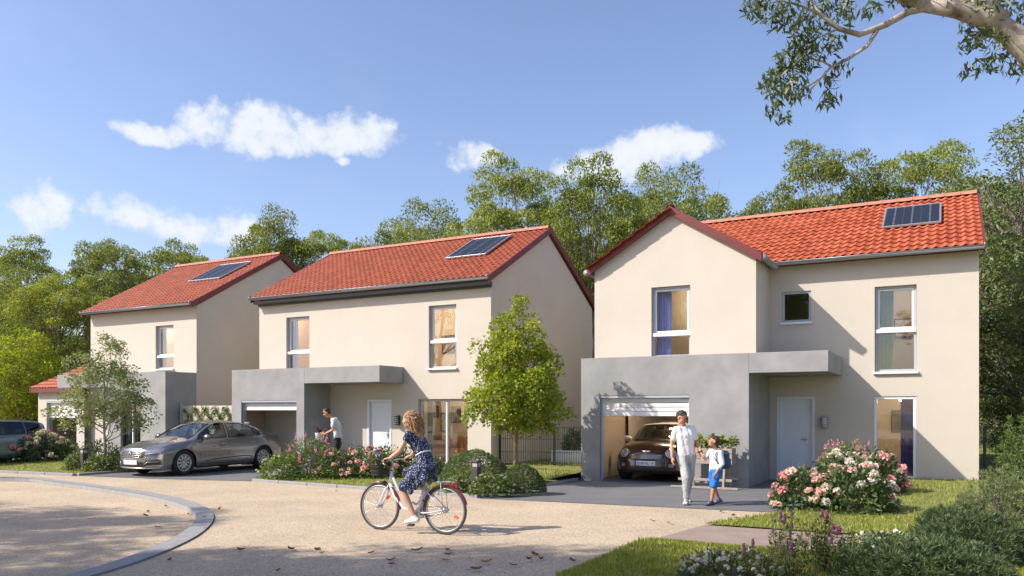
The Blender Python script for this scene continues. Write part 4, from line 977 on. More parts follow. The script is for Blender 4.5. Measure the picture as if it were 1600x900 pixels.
# --- shrubs
def dome_leaves(rng, n, r, h, size, aspect, shell=.35, up=.3, lumps=6):
    th = rng.uniform(0, 2 * math.pi, n); cz = rng.uniform(-.15, 1, n); rad = rng.uniform(shell, 1, n) ** .5
    ph = rng.uniform(0, 6.28, lumps); bump = 1 + (.10 if lumps > 2 else .025) * sum(np.sin((k + 2) * th + ph[k] + 3 * cz) for k in range(lumps)) / lumps * 2
    s = np.sqrt(np.clip(1 - cz ** 2, 0, 1)); d = np.stack([s * np.cos(th), s * np.sin(th), cz], 1)
    pos = d * (rad * bump)[:, None] * np.array([r[0], r[1], h]); pos[:, 2] = np.maximum(pos[:, 2] + .02, .03)
    return leaves(rng, pos, size, aspect, up, outward=d * 1.1)
def stems_mesh(rng, r, h, n=14, rad=.008):
    mb = MB()
    for _ in range(n):
        a = rng.uniform(0, 6.28); k = rng.uniform(.2, .8); e = (math.cos(a) * r[0] * k, math.sin(a) * r[1] * k, h * rng.uniform(.5, .9)); mb.tube([(e[0] * .15, e[1] * .15, -.03), (e[0] * .5, e[1] * .5, e[2] * .5), e], [rad * 1.4, rad, rad * .5], 5, cap=False)
    me = mb.mesh('stems'); me.materials.append(M_BARK); return me
def ball_flower(seed, r, n, m, name='flower_head', size=None):
    rng = np.random.default_rng(seed); d = unit(rng.normal(size=(n, 3))); d[:, 2] = np.where(d[:, 2] < -.5, -d[:, 2], d[:, 2])
    V, F, T = leaves(rng, d * r * np.array([1, 1, .75]) * rng.uniform(.75, 1.05, (n, 1)), size or r * .62, .9, .2, outward=d * .3, fold=.1); return leaf_mesh(name, [(V, F, T)], m)
def spike_flower(seed, h, r, n, m, name='flower_spike'):
    rng = np.random.default_rng(seed); t = rng.uniform(0, 1, n); a = rng.uniform(0, 6.28, n); rr = r * (1 - t * .85) * rng.uniform(.5, 1, n)
    pos = np.stack([rr * np.cos(a), rr * np.sin(a), t * h], 1); V, F, T = leaves(rng, pos, r * .9, .7, .1, fold=.1); return leaf_mesh(name, [(V, F, T)], m)
HEADS = {'white': ball_flower(1, .085, 70, P_WHITE), 'pink': ball_flower(2, .08, 70, P_PINK), 'blush': ball_flower(3, .085, 70, P_BLUSH), 'rose': ball_flower(4, .07, 60, P_ROSE),
         'spike': spike_flower(5, .17, .045, 55, P_ROSE), 'lilac': spike_flower(6, .13, .032, 90, P_LILAC), 'star': ball_flower(7, .028, 9, P_WHITE, size=.045), 'tiny': ball_flower(8, .035, 16, P_WHITE), 'violet': ball_flower(9, .05, 24, P_VIOL), 'yellow': ball_flower(10, .04, 18, P_YEL)}
def bush(name, x, y, z, r, h, n, size, m, label, cat='shrub', aspect=.55, seed=1, heads=(), group=None, shell=.35, up=.3, joined=False, rz=0.0, lumps=6):
    """heads: (kind, count, low, high, scale)"""
    rng = np.random.default_rng(seed); o = empty(name, (x, y, z), rz, label, cat, group)
    link('foliage', leaf_mesh('foliage', [dome_leaves(rng, n, r, h, size, aspect, shell, up, lumps)], m), o); link('stems', stems_mesh(rng, r, h), o)
    for kind, cnt, lo, hi, sc in heads:
        me = HEADS[kind]; Vs = []; Fs = []; Ts = []
        if joined: v0 = np.zeros(len(me.vertices) * 3, np.float32); me.vertices.foreach_get('co', v0); v0 = v0.reshape(-1, 3); t0 = np.zeros(len(me.vertices), np.float32); me.attributes['tone'].data.foreach_get('value', t0)
        for k in range(cnt):
            a = rng.uniform(0, 6.28); cz = rng.uniform(lo, hi); s = math.sqrt(max(0, 1 - cz * cz)); rr = rng.uniform(.93, 1.06)
            # most flowers show on the light side
            p = (s * math.cos(a) * r[0] * rr, s * math.sin(a) * r[1] * rr, max(.08, cz * h * rr)); k_ = sc * rng.uniform(.75, 1.2)
            tilt = Matrix.Rotation(rng.uniform(-.35, .35), 4, 'X') @ Matrix.Rotation(rng.uniform(-.35, .35), 4, 'Y') @ Matrix.Rotation(rng.uniform(0, 6), 4, 'Z')
            if joined:
                T_ = np.array(tilt)[:3, :3] * k_; Vs.append(v0 @ T_.T + np.array(p)); Fs.append(np.arange(len(v0)) + k * len(v0)); Ts.append(t0)
            else:
                f = link('flower_spike' if kind in ('spike', 'lilac') else 'flower_head', me, o); f.matrix_local = Matrix.Translation(p) @ tilt @ Matrix.Scale(k_, 4)
        if joined and cnt:
            fm = fast_mesh('blossom', np.concatenate(Vs), np.concatenate(Fs), 4, np.concatenate(Ts)); fm.materials.append(me.materials[0]); link('blossom', fm, o)
    return o
def at(u, v, z=.05): p = gpt(u, v, z); return p.x, p.y
HG = 'flowering shrubs beside the gabled house door'
x, y = at(1270, 797); bush('hydrangea_bush', x, y + .35, .05, (.62, .55), .72, 1500, .10, L_HYD, 'hydrangea with blush and coral heads nearest the driveway edge', seed=31, heads=(('blush', 16, .05, .95, .95), ('pink', 13, .1, .8, 1.0)), group=HG)
x, y = at(1345, 802); bush('hydrangea_bush', x, y + .3, .05, (.72, .6), .78, 1900, .10, L_HYD, 'hydrangea with many blush-white heads at the front of the lawn bed', seed=32, heads=(('blush', 20, .05, .98, .95), ('white', 14, .2, .98, .95)), group=HG)
x, y = at(1330, 780); bush('hydrangea_bush', x, y + .3, .08, (.68, .6), .85, 1700, .10, L_HYD, 'hydrangea with white heads in the middle of the bed', seed=33, heads=(('white', 22, .3, .98, 1.0), ('blush', 8, .3, .95, .95)), group=HG)
x, y = at(1385, 776); bush('hydrangea_bush', x, y + .2, .08, (.45, .45), .85, 900, .10, L_HYD, 'hydrangea with deep pink heads at the right of the bed', seed=34, heads=(('pink', 10, .2, .9, 1.05), ('white', 10, .3, .95, .85)), group=HG)
x, y = at(1340, 768); bush('weigela_bush', x, y + .3, .1, (.9, .65), .98, 2600, .075, L_SHRUB, 'taller green shrub with small pink spikes below the low window', seed=35, heads=(('spike', 30, .35, .98, .75),), group=HG)
HG2 = 'flowering shrubs in front of the middle house'
for i, (u, v, rx, h, hd, lab) in enumerate([
    (432, 749, .62, .62, (('tiny', 60, .1, .95, .9),), 'white-flecked shrub beside the rear wheel of the grey sedan'),
    (478, 749, .75, 1.02, (('spike', 20, .2, .98, .9), ('tiny', 40, .1, .9, .8)), 'tall shrub with pink spikes left of the man with the pot'),
    (520, 749, .55, .72, (('blush', 16, .2, .95, .8),), 'shrub with pale blush heads in front of the man with the pot'),
    (560, 749, .62, .80, (('pink', 16, .25, .97, .95), ('blush', 12, .1, .9, .85)), 'shrub with bright pink heads in front of the middle house door'),
    (600, 749, .55, .78, (('pink', 13, .3, .97, .95), ('tiny', 18, .1, .8, .8)), 'pink shrub behind the bicycle basket'),
    (640, 749, .6, .82, (('rose', 14, .3, .97, .95), ('blush', 8, .1, .9, .85)), 'rose-pink shrub behind the cyclist'),
    (676, 745, .34, .45, (('tiny', 18, .2, .95, .8),), 'small pale-flowered shrub beside the patio window')]):
    x, y = at(u, v, .08); bush('flowering_shrub', x, y + .45, .07, (rx, .5), h, 1500, .075, L_SHRUB if i < 2 else L_HYD, lab, seed=40 + i, heads=hd, group=HG2, joined=(i in (0, 6)))
HG3 = 'flowering shrubs in front of the blue car'
for i, (u, v, rx, h, hd, lab) in enumerate([
    (12, 722, .8, 1.0, (('pink', 18, .2, .97, 1.1), ('white', 6, .5, .98, 1.0)), 'bright pink shrub at the left edge beside the blue car'), (52, 721, .8, 1.05, (('white', 20, .1, .97, 1.1), ('spike', 8, .5, .98, 1.0)), 'white-headed shrub in front of the blue car'), (90, 719, .6, .8, (('blush', 14, .2, .95, 1.0),), 'dull blush shrub behind the tail of the blue car')]):
    x, y = at(u, v, .1); bush('flowering_shrub', x, y + .3, .05, (rx, .55), h, 1500, .085, L_HYD, lab, seed=60 + i, heads=hd, group=HG3)
for i, (u, v, r, h, n, m, lab, hd) in enumerate([
    (742, 758, (.80, .62), .80, 15000, L_BOX, 'large clipped grey-green dome beside the patio window', ()), (816, 767, (.48, .42), .56, 8000, L_BOX, 'smaller clipped dome at the driveway corner', ()), (768, 771, (.5, .22), .42, 1100, L_SHRUB, 'leafy white-flowered shrub between the clipped domes', (('tiny', 40, .1, .95, .7),)), (716, 768, (.3, .2), .34, 600, L_SHRUB, 'low white-flowered shrub left of the road bollard', (('tiny', 22, .1, .95, .7),))]):
    x, y = at(u, v, .08); bush('clipped_shrub' if i < 2 else 'flowering_shrub', x, y, .05, r, h, n, .04 if i < 2 else .07, m, lab, seed=70 + i, heads=hd, group='shrubs around the road bollard', joined=True, shell=.86 if i < 2 else .35, lumps=2)
for i, (u, v, r, h, n, m, lab, hd) in enumerate([(150, 733, (.85, .6), .85, 2600, L_JUN, 'dark shrub under the small birch', ()), (185, 735, (.6, .5), .62, 1800, L_JUN, 'dark low shrub beside the sedan nose', ()), (118, 735, (.42, .3), .52, 900, L_SHRUB, 'pale leafy shrub left of the bollard by the birch', (('tiny', 30, .1, .95, .8),)), (148, 737, (.4, .25), .46, 800, L_SHRUB, 'pale leafy shrub right of the bollard by the birch', (('tiny', 26, .1, .95, .8),))]):
    x, y = at(u, v, .05); bush('low_shrub', x, y + .15, .04, r, h, n, .06 if i < 2 else .075, m, lab, seed=80 + i, heads=hd, group='shrubs under the birch', joined=True)
# foreground bed, lower right
FG = 'foreground bed plants'
x, y = at(1140, 905); bush('periwinkle_clump', x, y, .04, (.55, .4), .30, 1500, .05, L_JUN, 'low clump with white star flowers at the bottom edge', seed=90, heads=(('star', 70, .2, .98, .85),), group=FG, joined=True)
x, y = at(1385, 872); bush('periwinkle_clump', x, y, .04, (.62, .45), .30, 1700, .05, L_JUN, 'low clump with white star flowers beside the juniper', seed=91, heads=(('star', 60, .2, .98, .85),), group=FG, joined=True)
def spires(x, y, seed, n, spread, label, kind='lilac', hh=.55):
    rng = np.random.default_rng(seed); o = empty('astilbe_plant', (x, y, .04), 0, label, 'plant', FG); mb = MB(); P = []; D = []
    for k in range(n):
        b = (rng.normal() * spread * .5, rng.normal() * spread * .4); h = hh * rng.uniform(.55, 1.1); e = (b[0] * 1.5, b[1] * 1.4, h); mb.tube([(b[0] * .6, b[1] * .6, -.03), (b[0], b[1], h * .5), e], [.005, .004, .003], 5, cap=False)
        for t in np.linspace(.15, .97, 26):
            a = rng.uniform(0, 6.28); w = .045 * (1.2 - t * .5); P.append((b[0] * (1 + .5 * t) + math.cos(a) * w, b[1] * (1 + .4 * t) + math.sin(a) * w, h * t)); D.append((math.cos(a), math.sin(a), .7))
        if k < n * .2: f = link('flower_spike', HEADS[kind], o); f.location = (e[0], e[1], e[2] - .03); f.scale = (.8, .8, rng.uniform(.6, 1.0))
    me = mb.mesh('stems'); me.materials.append(M_BARKY); link('stems', me, o)
    V, F, T = leaves(rng, np.array(P), .05, .4, .3, outward=np.array(D) * 1.2); link('foliage', leaf_mesh('foliage', [(V, F, T)], L_SHRUB), o)
for u, v, s, n, sp, lab, hh in [(1232, 905, 1, 26, .16, 'tall purple-spiked plant in the middle of the foreground bed', .66), (1278, 895, 2, 24, .16, 'purple-spiked plant just right of the tallest spikes', .62), (1190, 915, 3, 14, .14, 'short plant with one bent purple spike among white stars', .38), (1320, 900, 4, 18, .18, 'purple-spiked plant close to the juniper', .42)]:
    x, y = at(u, v, .04); spires(x, y, s, n, sp, lab, hh=hh)
def needles(name, x, y, z, r, h, label, seed, n=3200, size=.075, m=L_JUN, tufts=220, group=FG, cat='shrub'):
    """needle-leaved shrub: tufts radiating from many shoot tips"""
    rng = np.random.default_rng(seed); th = rng.uniform(0, 6.28, tufts); cz = rng.uniform(-.05, 1, tufts); s = np.sqrt(np.clip(1 - cz ** 2, 0, 1)); d = np.stack([s * np.cos(th), s * np.sin(th), cz], 1)
    c = d * rng.uniform(.6, 1.06, (tufts, 1)) * np.array([r[0], r[1], h]); c[:, 2] = np.maximum(c[:, 2], .03)
    k = n // tufts * tufts; ci = np.repeat(np.arange(tufts), n // tufts); dd = unit(rng.normal(size=(k, 3)) + d[ci] * 1.3 + np.array([0, 0, .5])); pos = c[ci] + dd * rng.uniform(.1, .9, (k, 1)) * size
    V, F, T = leaves(rng, pos, size, .12, .2, aim=dd * 4); T = np.clip(T + np.repeat(rng.normal(0, .15, tufts)[ci], 4), 0, 1)
    o = empty(name, (x, y, z), 0, label, cat, group); link('foliage', leaf_mesh('foliage', [(V, F, T)], m), o); link('stems', stems_mesh(rng, r, h, 22, .01), o); return o
x, y = at(1440, 905); needles('juniper_shrub', x, y, .03, (.85, .6), .40, 'spreading dark juniper in the lower right foreground', 101, 26000, .07, tufts=700)
x, y = at(1560, 880); needles('juniper_shrub', x, y + .3, .03, (.8, .6), .5, 'taller dark juniper at the right edge of the foreground', 102, 26000, .07, tufts=700)
x, y = at(1500, 838); needles('juniper_shrub', x, y, .03, (.6, .45), .40, 'dark juniper behind the spreading one', 103, 18000, .07, tufts=500)
x, y = at(1600, 850); needles('false_cypress', x, y + .4, .03, (.6, .6), .92, 'pale green feathery conifer shrub at the right edge', 104, 22000, .06, m=L_BIRCH, tufts=600)
x, y = at(1680, 800); needles('false_cypress', x, y + .8, .03, (.8, .8), 1.9, 'tall feathery conifer shrub leaning in from the right edge', 105, 20000, .08, m=L_SHRUB, tufts=500)

# --- grass blades on every lawn (nobody could count them)
def grass():
    rng = np.random.default_rng(77); Vs = []; Ts = []
    dens = [160, 300, 30, 170, 1100, 2400, 2200, 10]; hs = [.07, .065, .08, .07, .05, .055, .05, .08]
    for (c, z0, z1, pw), dn, hh in zip(LAWNS, dens, hs):
        a, b, d, e = [np.array(p) for p in c]
        area = .5 * abs(np.cross(b - a, d - a)) + .5 * abs(np.cross(d - a, e - a)); n = int(min(area * dn, 75000))
        s = rng.uniform(0, 1, n); t = rng.uniform(0, 1, n)
        # favour the part near the camera that the picture shows
        p = a * ((1 - s) * (1 - t))[:, None] + b * (s * (1 - t))[:, None] + d * (s * t)[:, None] + e * ((1 - s) * t)[:, None]
        ok = (p[:, 1] > 7.2) & (np.abs(p[:, 0] / np.maximum(p[:, 1], .1)) < .75); p = p[ok]; tt = t[ok]; n = len(p)
        z = z0 + (z1 - z0) * tt ** pw - .01
        cl = .55 + .45 * np.sin(p[:, 0] * 2.1 + np.sin(p[:, 1] * 1.7)) * np.sin(p[:, 1] * 2.6)
        h = hh * rng.uniform(.5, 1.35, n) * (.8 + .35 * cl); a_ = rng.uniform(0, 6.28, n); w = h * .10 + .004; ln = rng.uniform(.1, .7, n) * h; a2 = rng.uniform(0, 6.28, n)
        base = np.stack([p[:, 0], p[:, 1], z], 1); sx = np.stack([np.cos(a_) * w, np.sin(a_) * w, 0 * w], 1); tip = base + np.stack([np.cos(a2) * ln, np.sin(a2) * ln, h], 1)
        Vs.append(np.stack([base - sx, base + sx, tip], 1).reshape(-1, 3)); Ts.append(np.repeat(np.clip(rng.normal(.45, .22, n) + .2 * cl, 0, 1), 3))
    V = np.concatenate(Vs); me = fast_mesh('grass', V, np.arange(len(V)), 3, np.concatenate(Ts)); me.materials.append(L_GRASS)
    o = link('grass', me); tag(o, 'short sunlit grass covering the lawns between the drives', 'grass', kind='stuff')
grass()
# ------------------------------------------------------------------ cars
M_TYRE = mat('tyre_rubber', (.018, .018, .019), .8, bump=.2, bscale=60); M_RIM = mat('alloy_rim', (.50, .48, .45), .28, metal=.85); M_RIMD = mat('dark_alloy', (.05, .05, .052), .35, metal=.6)
M_BLKP = mat('black_plastic', (.015, .015, .016), .45); M_CHR = mat('chrome', (.75, .75, .77), .12, metal=1.0); M_CABIN = mat('cabin_fabric', (.14, .105, .08), .85, var=.1); M_CABING = mat('cabin_grey', (.16, .15, .145), .85, var=.1)
M_CGLASS = glassmat('car_glass', (.62, .68, .72), 1.0, .12); M_PLATE = mat('number_plate', (.8, .8, .8), .4); M_LAMP = mat('lamp_lens', (.30, .34, .42), .06, metal=.35, coat=1); M_RED = mat('tail_lens', (.35, .02, .015), .15, coat=.8); M_PLATEB = mat('plate_blue', (.02, .06, .45), .4); M_INK = mat('plate_ink', (.02, .02, .04), .5)
def curve(pts):
    """monotone-ish smooth interpolation through control points"""
    X = np.array([p[0] for p in pts], float); Y = np.array([p[1] for p in pts], float); h = np.diff(X); dl = np.diff(Y) / h; mm = np.zeros(len(X))
    for i in range(1, len(X) - 1):
        if dl[i - 1] * dl[i] > 0: w1, w2 = 2 * h[i] + h[i - 1], h[i] + 2 * h[i - 1]; mm[i] = (w1 + w2) / (w1 / dl[i - 1] + w2 / dl[i])
    mm[0], mm[-1] = dl[0], dl[-1]
    def f(x):
        x = min(max(x, X[0]), X[-1]); i = min(max(int(np.searchsorted(X, x)) - 1, 0), len(X) - 2); t = (x - X[i]) / h[i]
        return float((2 * t ** 3 - 3 * t * t + 1) * Y[i] + (t ** 3 - 2 * t * t + t) * h[i] * mm[i] + (-2 * t ** 3 + 3 * t * t) * Y[i + 1] + (t ** 3 - t * t) * h[i] * mm[i + 1])
    return f
def inside(poly, x, y):
    c = False; n = len(poly)
    for i in range(n):
        (x0, y0), (x1, y1) = poly[i], poly[i - 1]
        if (y0 > y) != (y1 > y) and x < (x1 - x0) * (y - y0) / (y1 - y0) + x0: c = not c
    return c
def car(name, loc_, rz, S, label, group=None):
    """S: dict of the body's own curves, in metres; x forward from the rear bumper, y left, z up"""
    root = empty(name, loc_, rz, label, 'car', group); L_ = S['len']
    belt, beltw, roofz, roofw, wid, sill = [curve(S[k]) for k in ('belt', 'beltw', 'roof', 'roofw', 'width', 'sill')]
    axles, wr, ar = S['axles'], S['wheel_r'], S['arch_r']
    crown = S.get('crown', .035)
    def zlow(x):
        z = sill(x)
        for a in axles:
            if abs(x - a) < ar: z = max(z, wr + math.sqrt(ar * ar - (x - a) ** 2) - .015)
        return z
    def nose_k(x):
        f_ = max(0, (x - (L_ - S['bowlen'])) / S['bowlen']); r_ = max(0, (S['rbowlen'] - x) / S['rbowlen']); return f_ * f_, r_ * r_
    fp, rp_ = curve(S['fprof']), curve(S['rprof'])
    def warp(x, y, z):
        f_, r_ = nose_k(x); w = max(wid(x), .1)
        return (x - f_ * (S['bow'] * (abs(y) / w) ** 2.3 + fp(z)) + r_ * (S['rbow'] * (abs(y) / w) ** 2.3 + rp_(z)), y, z)
    def section(x):
        zb = zlow(x); bz = belt(x); w = wid(x); bw = beltw(x); rz_ = max(roofz(x) - crown, bz + .004); rw = min(roofw(x), bw)
        zs = max(zb + .01, min(S['shoulder'], bz - .06))
        zm = min(max(S['crease'], zb + .03), bz - .03)
        pts = []
        def seg(a, b, n, bulge=0.0):
            for i in range(n):
                t = i / n; pts.append((a[0] + (b[0] - a[0]) * t + bulge * math.sin(math.pi * t), a[1] + (b[1] - a[1]) * t))
        zc = max(zb + .005, min(.34, zm - .02))
        seg((w - .05 if zb < .4 else w - .012, zb), (w - .008, zc), 3); seg((w - .008, zc), (w, zm), 5, -.006); seg((w, zm), (bw, bz), 7, .012)
        n_low = len(pts); seg((bw, bz), (rw, rz_), 14, S.get('tumble', .02)); n_side = len(pts)
        for i in range(11): t = i / 10; pts.append((rw * (1 - t), rz_ + crown * (1 - (1 - t) ** 2.2)))
        return pts, n_low, n_side
    xs = set(np.linspace(0, L_, 200)); 
    for a in axles: xs |= set(a + ar * np.cos(np.linspace(0, math.pi, 22)))
    xs = sorted(x for x in xs if 0 <= x <= L_)
    secs = [section(x) for x in xs]; n = len(secs[0][0]); nl, ns = secs[0][1], secs[0][2]
    V = [warp(x, y, z) for x, (p, _, _) in zip(xs, secs) for (y, z) in p]; nv = len(V); V += [(x, -y, z) for (x, y, z) in V]
    body, glass = [], {}
    def z_at(i, j): return secs[i][0][j][1]
    for i in range(len(xs) - 1):
        xm = (xs[i] + xs[i + 1]) / 2
        for j in range(n - 1):
            zm = (z_at(i, j) + z_at(i, j + 1) + z_at(i + 1, j) + z_at(i + 1, j + 1)) / 4
            q = (i * n + j, (i + 1) * n + j, (i + 1) * n + j + 1, i * n + j + 1); key = None
            if nl <= j < ns:
                for k, poly in enumerate(S['side_glass']):
                    if inside(poly, xm, zm): key = ('s', k)
            elif j >= ns:
                ym = sum(secs[a][0][b][0] for a in (i, i + 1) for b in (j, j + 1)) / 4
                for k, (x0, x1, mg) in enumerate(S['top_glass']):
                    if x0 < xm < x1 and ym < roofw(xm) - mg: key = ('t', k)
            if key is None: body += [q, tuple(nv + a for a in q[::-1])]
            elif key[0] == 's': glass.setdefault(key, []).append(q); glass.setdefault(key + (1,), []).append(tuple(nv + a for a in q[::-1]))
            else: glass.setdefault(key, []).extend([q, tuple(nv + a for a in q[::-1])])
    for end, rev in ((0, False), (len(xs) - 1, True)):      # nose and tail: curved sheets between the two flanks
        pts = secs[end][0]; m_ = 14; base = len(V); x = xs[end]
        for (y, z) in pts:
            for k in range(m_ + 1): V.append(warp(x, y * (1 - 2 * k / m_), z))
        for j in range(n - 1):
            for k in range(m_):
                q = (base + j * (m_ + 1) + k, base + j * (m_ + 1) + k + 1, base + (j + 1) * (m_ + 1) + k + 1, base + (j + 1) * (m_ + 1) + k); body.append(q[::-1] if rev else q)
    def sub(faces, nm, m, parent):
        idx = sorted({a for f in faces for a in f}); mp = {a: i for i, a in enumerate(idx)}
        mb = MB(); mb.add([V[a] for a in idx], [tuple(mp[a] for a in f) for f in faces], True); o = mb.build(nm, m, parent)
        bm = bmesh.new(); bm.from_mesh(o.data); bmesh.ops.remove_doubles(bm, verts=bm.verts, dist=.0005); bmesh.ops.recalc_face_normals(bm, faces=bm.faces); bm.to_mesh(o.data); bm.free(); return o
    bo = sub(body, 'body', S['paint'], root)
    def side_pt(x, z, s=1, off=0.0):
        """point on the flank"""
        p, a, b = section(x)
        for (y0, z0), (y1, z1) in zip(p[:-1], p[1:]):
            if z0 <= z <= z1 and z1 > z0: y = y0 + (y1 - y0) * (z - z0) / (z1 - z0); break
        else: y = p[a][0] if z > p[0][1] else p[0][0]
        q = warp(x, y + off, z); return (q[0], s * q[1], q[2])
    for key, fs in glass.items(): sub(fs, 'side_window' if key[0] == 's' else ('windscreen' if key[1] == 0 else 'rear_window'), S.get('glass', M_CGLASS), root)
    def dens(poly, step=.06):
        o = []
        for (a, b) in zip(poly, poly[1:] + poly[:1]):
            k = max(1, int(math.dist(a, b) / step)); o += [(a[0] + (b[0] - a[0]) * i / k, a[1] + (b[1] - a[1]) * i / k) for i in range(k)]
        return o + [o[0]]
    for s in (1, -1):
        for poly in S['side_glass']:
            MB().tube([side_pt(x, z, s, .002) for x, z in dens(poly)], .013, 6).build('window_trim', S.get('trim', M_BLKP), root)
    for (x0, x1, mg) in S['top_glass']:
        def top(x, y):
            p, a, b = section(x); rw = p[b][0]; t = 1 - min(abs(y) / max(rw, .01), 1); z = p[b][1] + crown * (1 - (1 - t) ** 2.2); return warp(x, y, z)
        path = [top(x, roofw(x) - mg) for x in np.linspace(x0, x1, 14)]
        loop = path + [top(x1, y) for y in np.linspace(roofw(x1) - mg, -(roofw(x1) - mg), 14)][1:] + [(a, -b, c) for a, b, c in path[::-1]][1:] + [top(x0, y) for y in np.linspace(-(roofw(x0) - mg), roofw(x0) - mg, 14)][1:]
        MB().tube(loop, .014, 6).build('window_trim', M_BLKP, root)
    for s in (1, -1):     # shut lines, handles, mirrors, sills
        for ln in S['seams']: MB().tube([side_pt(x, z, s, -.001) for x, z in ln], .0055, 5).build('door_seam', M_BLKP, root)
        for (x, z) in S['handles']:
            p = side_pt(x, z, s, .018); MB().cbox(p, (.20, .028, .035), .012).build('door_handle', S['paint'], root)
        x, z = S['mirror']; p = Vector(side_pt(x, z, s, .06)); mb = MB(); mb.ell(p + Vector((-.01, s * .08, .05)), (.075, .12, .075), 14, 9); mb.tube([p + Vector((0, -s * .05, -.01)), p + Vector((0, s * .04, .03))], .022, 6); mb.build('door_mirror', S['mirror_paint'], root)
        if S.get('swage'): MB().tube([side_pt(x, z, s, .0) for x, z in S['swage']], .012, 6).build('side_moulding', S.get('moulding', M_BLKP), root)
        x0, x1 = axles[0] + ar + .03, axles[1] - ar - .03; MB().tube([side_pt(x, sill(x) + .02, s, -.02) for x in np.linspace(x0, x1, 10)], .04, 8).build('sill_trim', M_BLKP, root)
    # underside, wheel houses, cabin
    mb = MB(); w = min(wid(L_ / 2) - .12, .75); mb.box(.25, L_ - .35, -w, w, sill(L_ / 2) - .01, sill(L_ / 2) + .05)
    for a in axles:
        for s in (1, -1):
            pts = [(a + (ar + .01) * math.cos(t), wr + (ar + .01) * math.sin(t)) for t in np.linspace(-.25, math.pi + .25, 16)]; yo, yi = wid(a) - .03, wid(a) - .34
            for (xa, za), (xb, zb) in zip(pts[:-1], pts[1:]): mb.quad((xa, s * yo, za), (xb, s * yo, zb), (xb, s * yi, zb), (xa, s * yi, za))
            mb.poly([(x, s * yi, z) for x, z in pts])
    mb.build('underbody', M_BLKP, root)
    c0, c1 = S['cabin']; cz = sill(L_ / 2) + .12
    mb = MB(); mb.box(c0 - .2, c1 + .35, -.62, .62, cz, cz + .05); mb.cbox((c1 + .22, 0, belt(c1) - .12), (.34, 1.2, .22), .06); mb.ring((c1 - .12, .36, belt(c1) - .06), .17, .016, 'x', 20, 6); mb.build('dashboard', M_BLKP, root)
    for sx, ss in ((S['seats'][0], (.36, -.36)), (S['seats'][1], (.36, -.36))):
        for s in ss:
            mb = MB(); mb.cbox((sx, s, cz + .27), (.52, .50, .20), .06, smooth=True); mb.cbox((sx - .27, s, cz + .58), (.17, .48, .62), .07, rot=Matrix.Rotation(R(-12), 3, 'Y'), smooth=True); mb.cbox((sx - .36, s, cz + .98), (.10, .26, .19), .04, smooth=True); mb.build('seat', S['cabin_m'], root)
    # wheels
    for a in axles:
        for s in (1, -1):
            y = s * (wid(a) - .12); wroot = empty('wheel'); wroot.parent = root; wroot.location = (a, y, wr)
            hw = .105; rr = S['rim_r']
            MB().lathe([(rr - .01, -hw * .8), (rr + .02, -hw), (wr - .03, -hw), (wr - .004, -hw * .72), (wr, 0), (wr - .004, hw * .72), (wr - .03, hw), (rr + .02, hw), (rr - .01, hw * .8)], axis='y', n=40, cap=False).build('tyre', M_TYRE, wroot)
            mb = MB(); mb.lathe([(rr, -hw * .85), (rr, hw * .8), (rr - .022, hw * .85), (rr - .03, hw * .4), (rr - .035, -hw * .8)], axis='y', n=40, cap=False); 
            mb.lathe([(.0, s * hw * .62), (.055, s * hw * .62), (.07, s * hw * .4), (.07, -s * .02)], axis='y', n=18, cap=False)
            k = S['spokes']
            for i in range(k):
                for dlt in S['spoke_pair']:
                    t = 2 * math.pi * i / k + dlt; t2 = 2 * math.pi * i / k + dlt * 1.55
                    mb.tube([(.05 * math.cos(t), s * hw * .5, .05 * math.sin(t)), (rr * .55 * math.cos(t), s * hw * .62, rr * .55 * math.sin(t)), ((rr - .015) * math.cos(t2), s * hw * .66, (rr - .015) * math.sin(t2))], [.024, .018, .016], 6)
            mb.build('rim', S.get('rim_m', M_RIM), wroot)
            MB().lathe([(.0, -.01), (rr * .8, -.01), (rr * .8, .015), (.0, .015)], axis='y', n=30).build('brake_disc', mat('brake_disc', (.10, .10, .10), .45, metal=.6), wroot)
    def nose_patch(corners, nm, m, off=.006, nx=10, nz=4, end='front', parent=None):
        """patch in (y, z) laid on the nose (or tail) sheet"""
        (a, b, c, d) = corners; mb = MB(); P_ = []; x = L_ if end == 'front' else 0; sg = 1 if end == 'front' else -1
        for dd in (off, -.02):
            for j in range(nz + 1):
                for i in range(nx + 1):
                    s_, t_ = i / nx, j / nz; y = (a[0] * (1 - s_) + b[0] * s_) * (1 - t_) + (d[0] * (1 - s_) + c[0] * s_) * t_; z = (a[1] * (1 - s_) + b[1] * s_) * (1 - t_) + (d[1] * (1 - s_) + c[1] * s_) * t_
                    q = warp(x, y, z); P_.append((q[0] + sg * dd, q[1], q[2]))
        N_ = (nx + 1) * (nz + 1); F = []
        for j in range(nz):
            for i in range(nx):
                q = (j * (nx + 1) + i, j * (nx + 1) + i + 1, (j + 1) * (nx + 1) + i + 1, (j + 1) * (nx + 1) + i); F += [q, tuple(N_ + k for k in q[::-1])]
        rim = [i for i in range(nx + 1)] + [j * (nx + 1) + nx for j in range(1, nz + 1)] + [nz * (nx + 1) + i for i in range(nx - 1, -1, -1)] + [j * (nx + 1) for j in range(nz - 1, 0, -1)]
        for i in range(len(rim)): a_, b_ = rim[i], rim[(i + 1) % len(rim)]; F.append((a_, b_, N_ + b_, N_ + a_))
        mb.add(P_, F, False); o = mb.build(nm, m, parent or root); bm = bmesh.new(); bm.from_mesh(o.data); bmesh.ops.recalc_face_normals(bm, faces=bm.faces); bm.to_mesh(o.data); bm.free(); return o
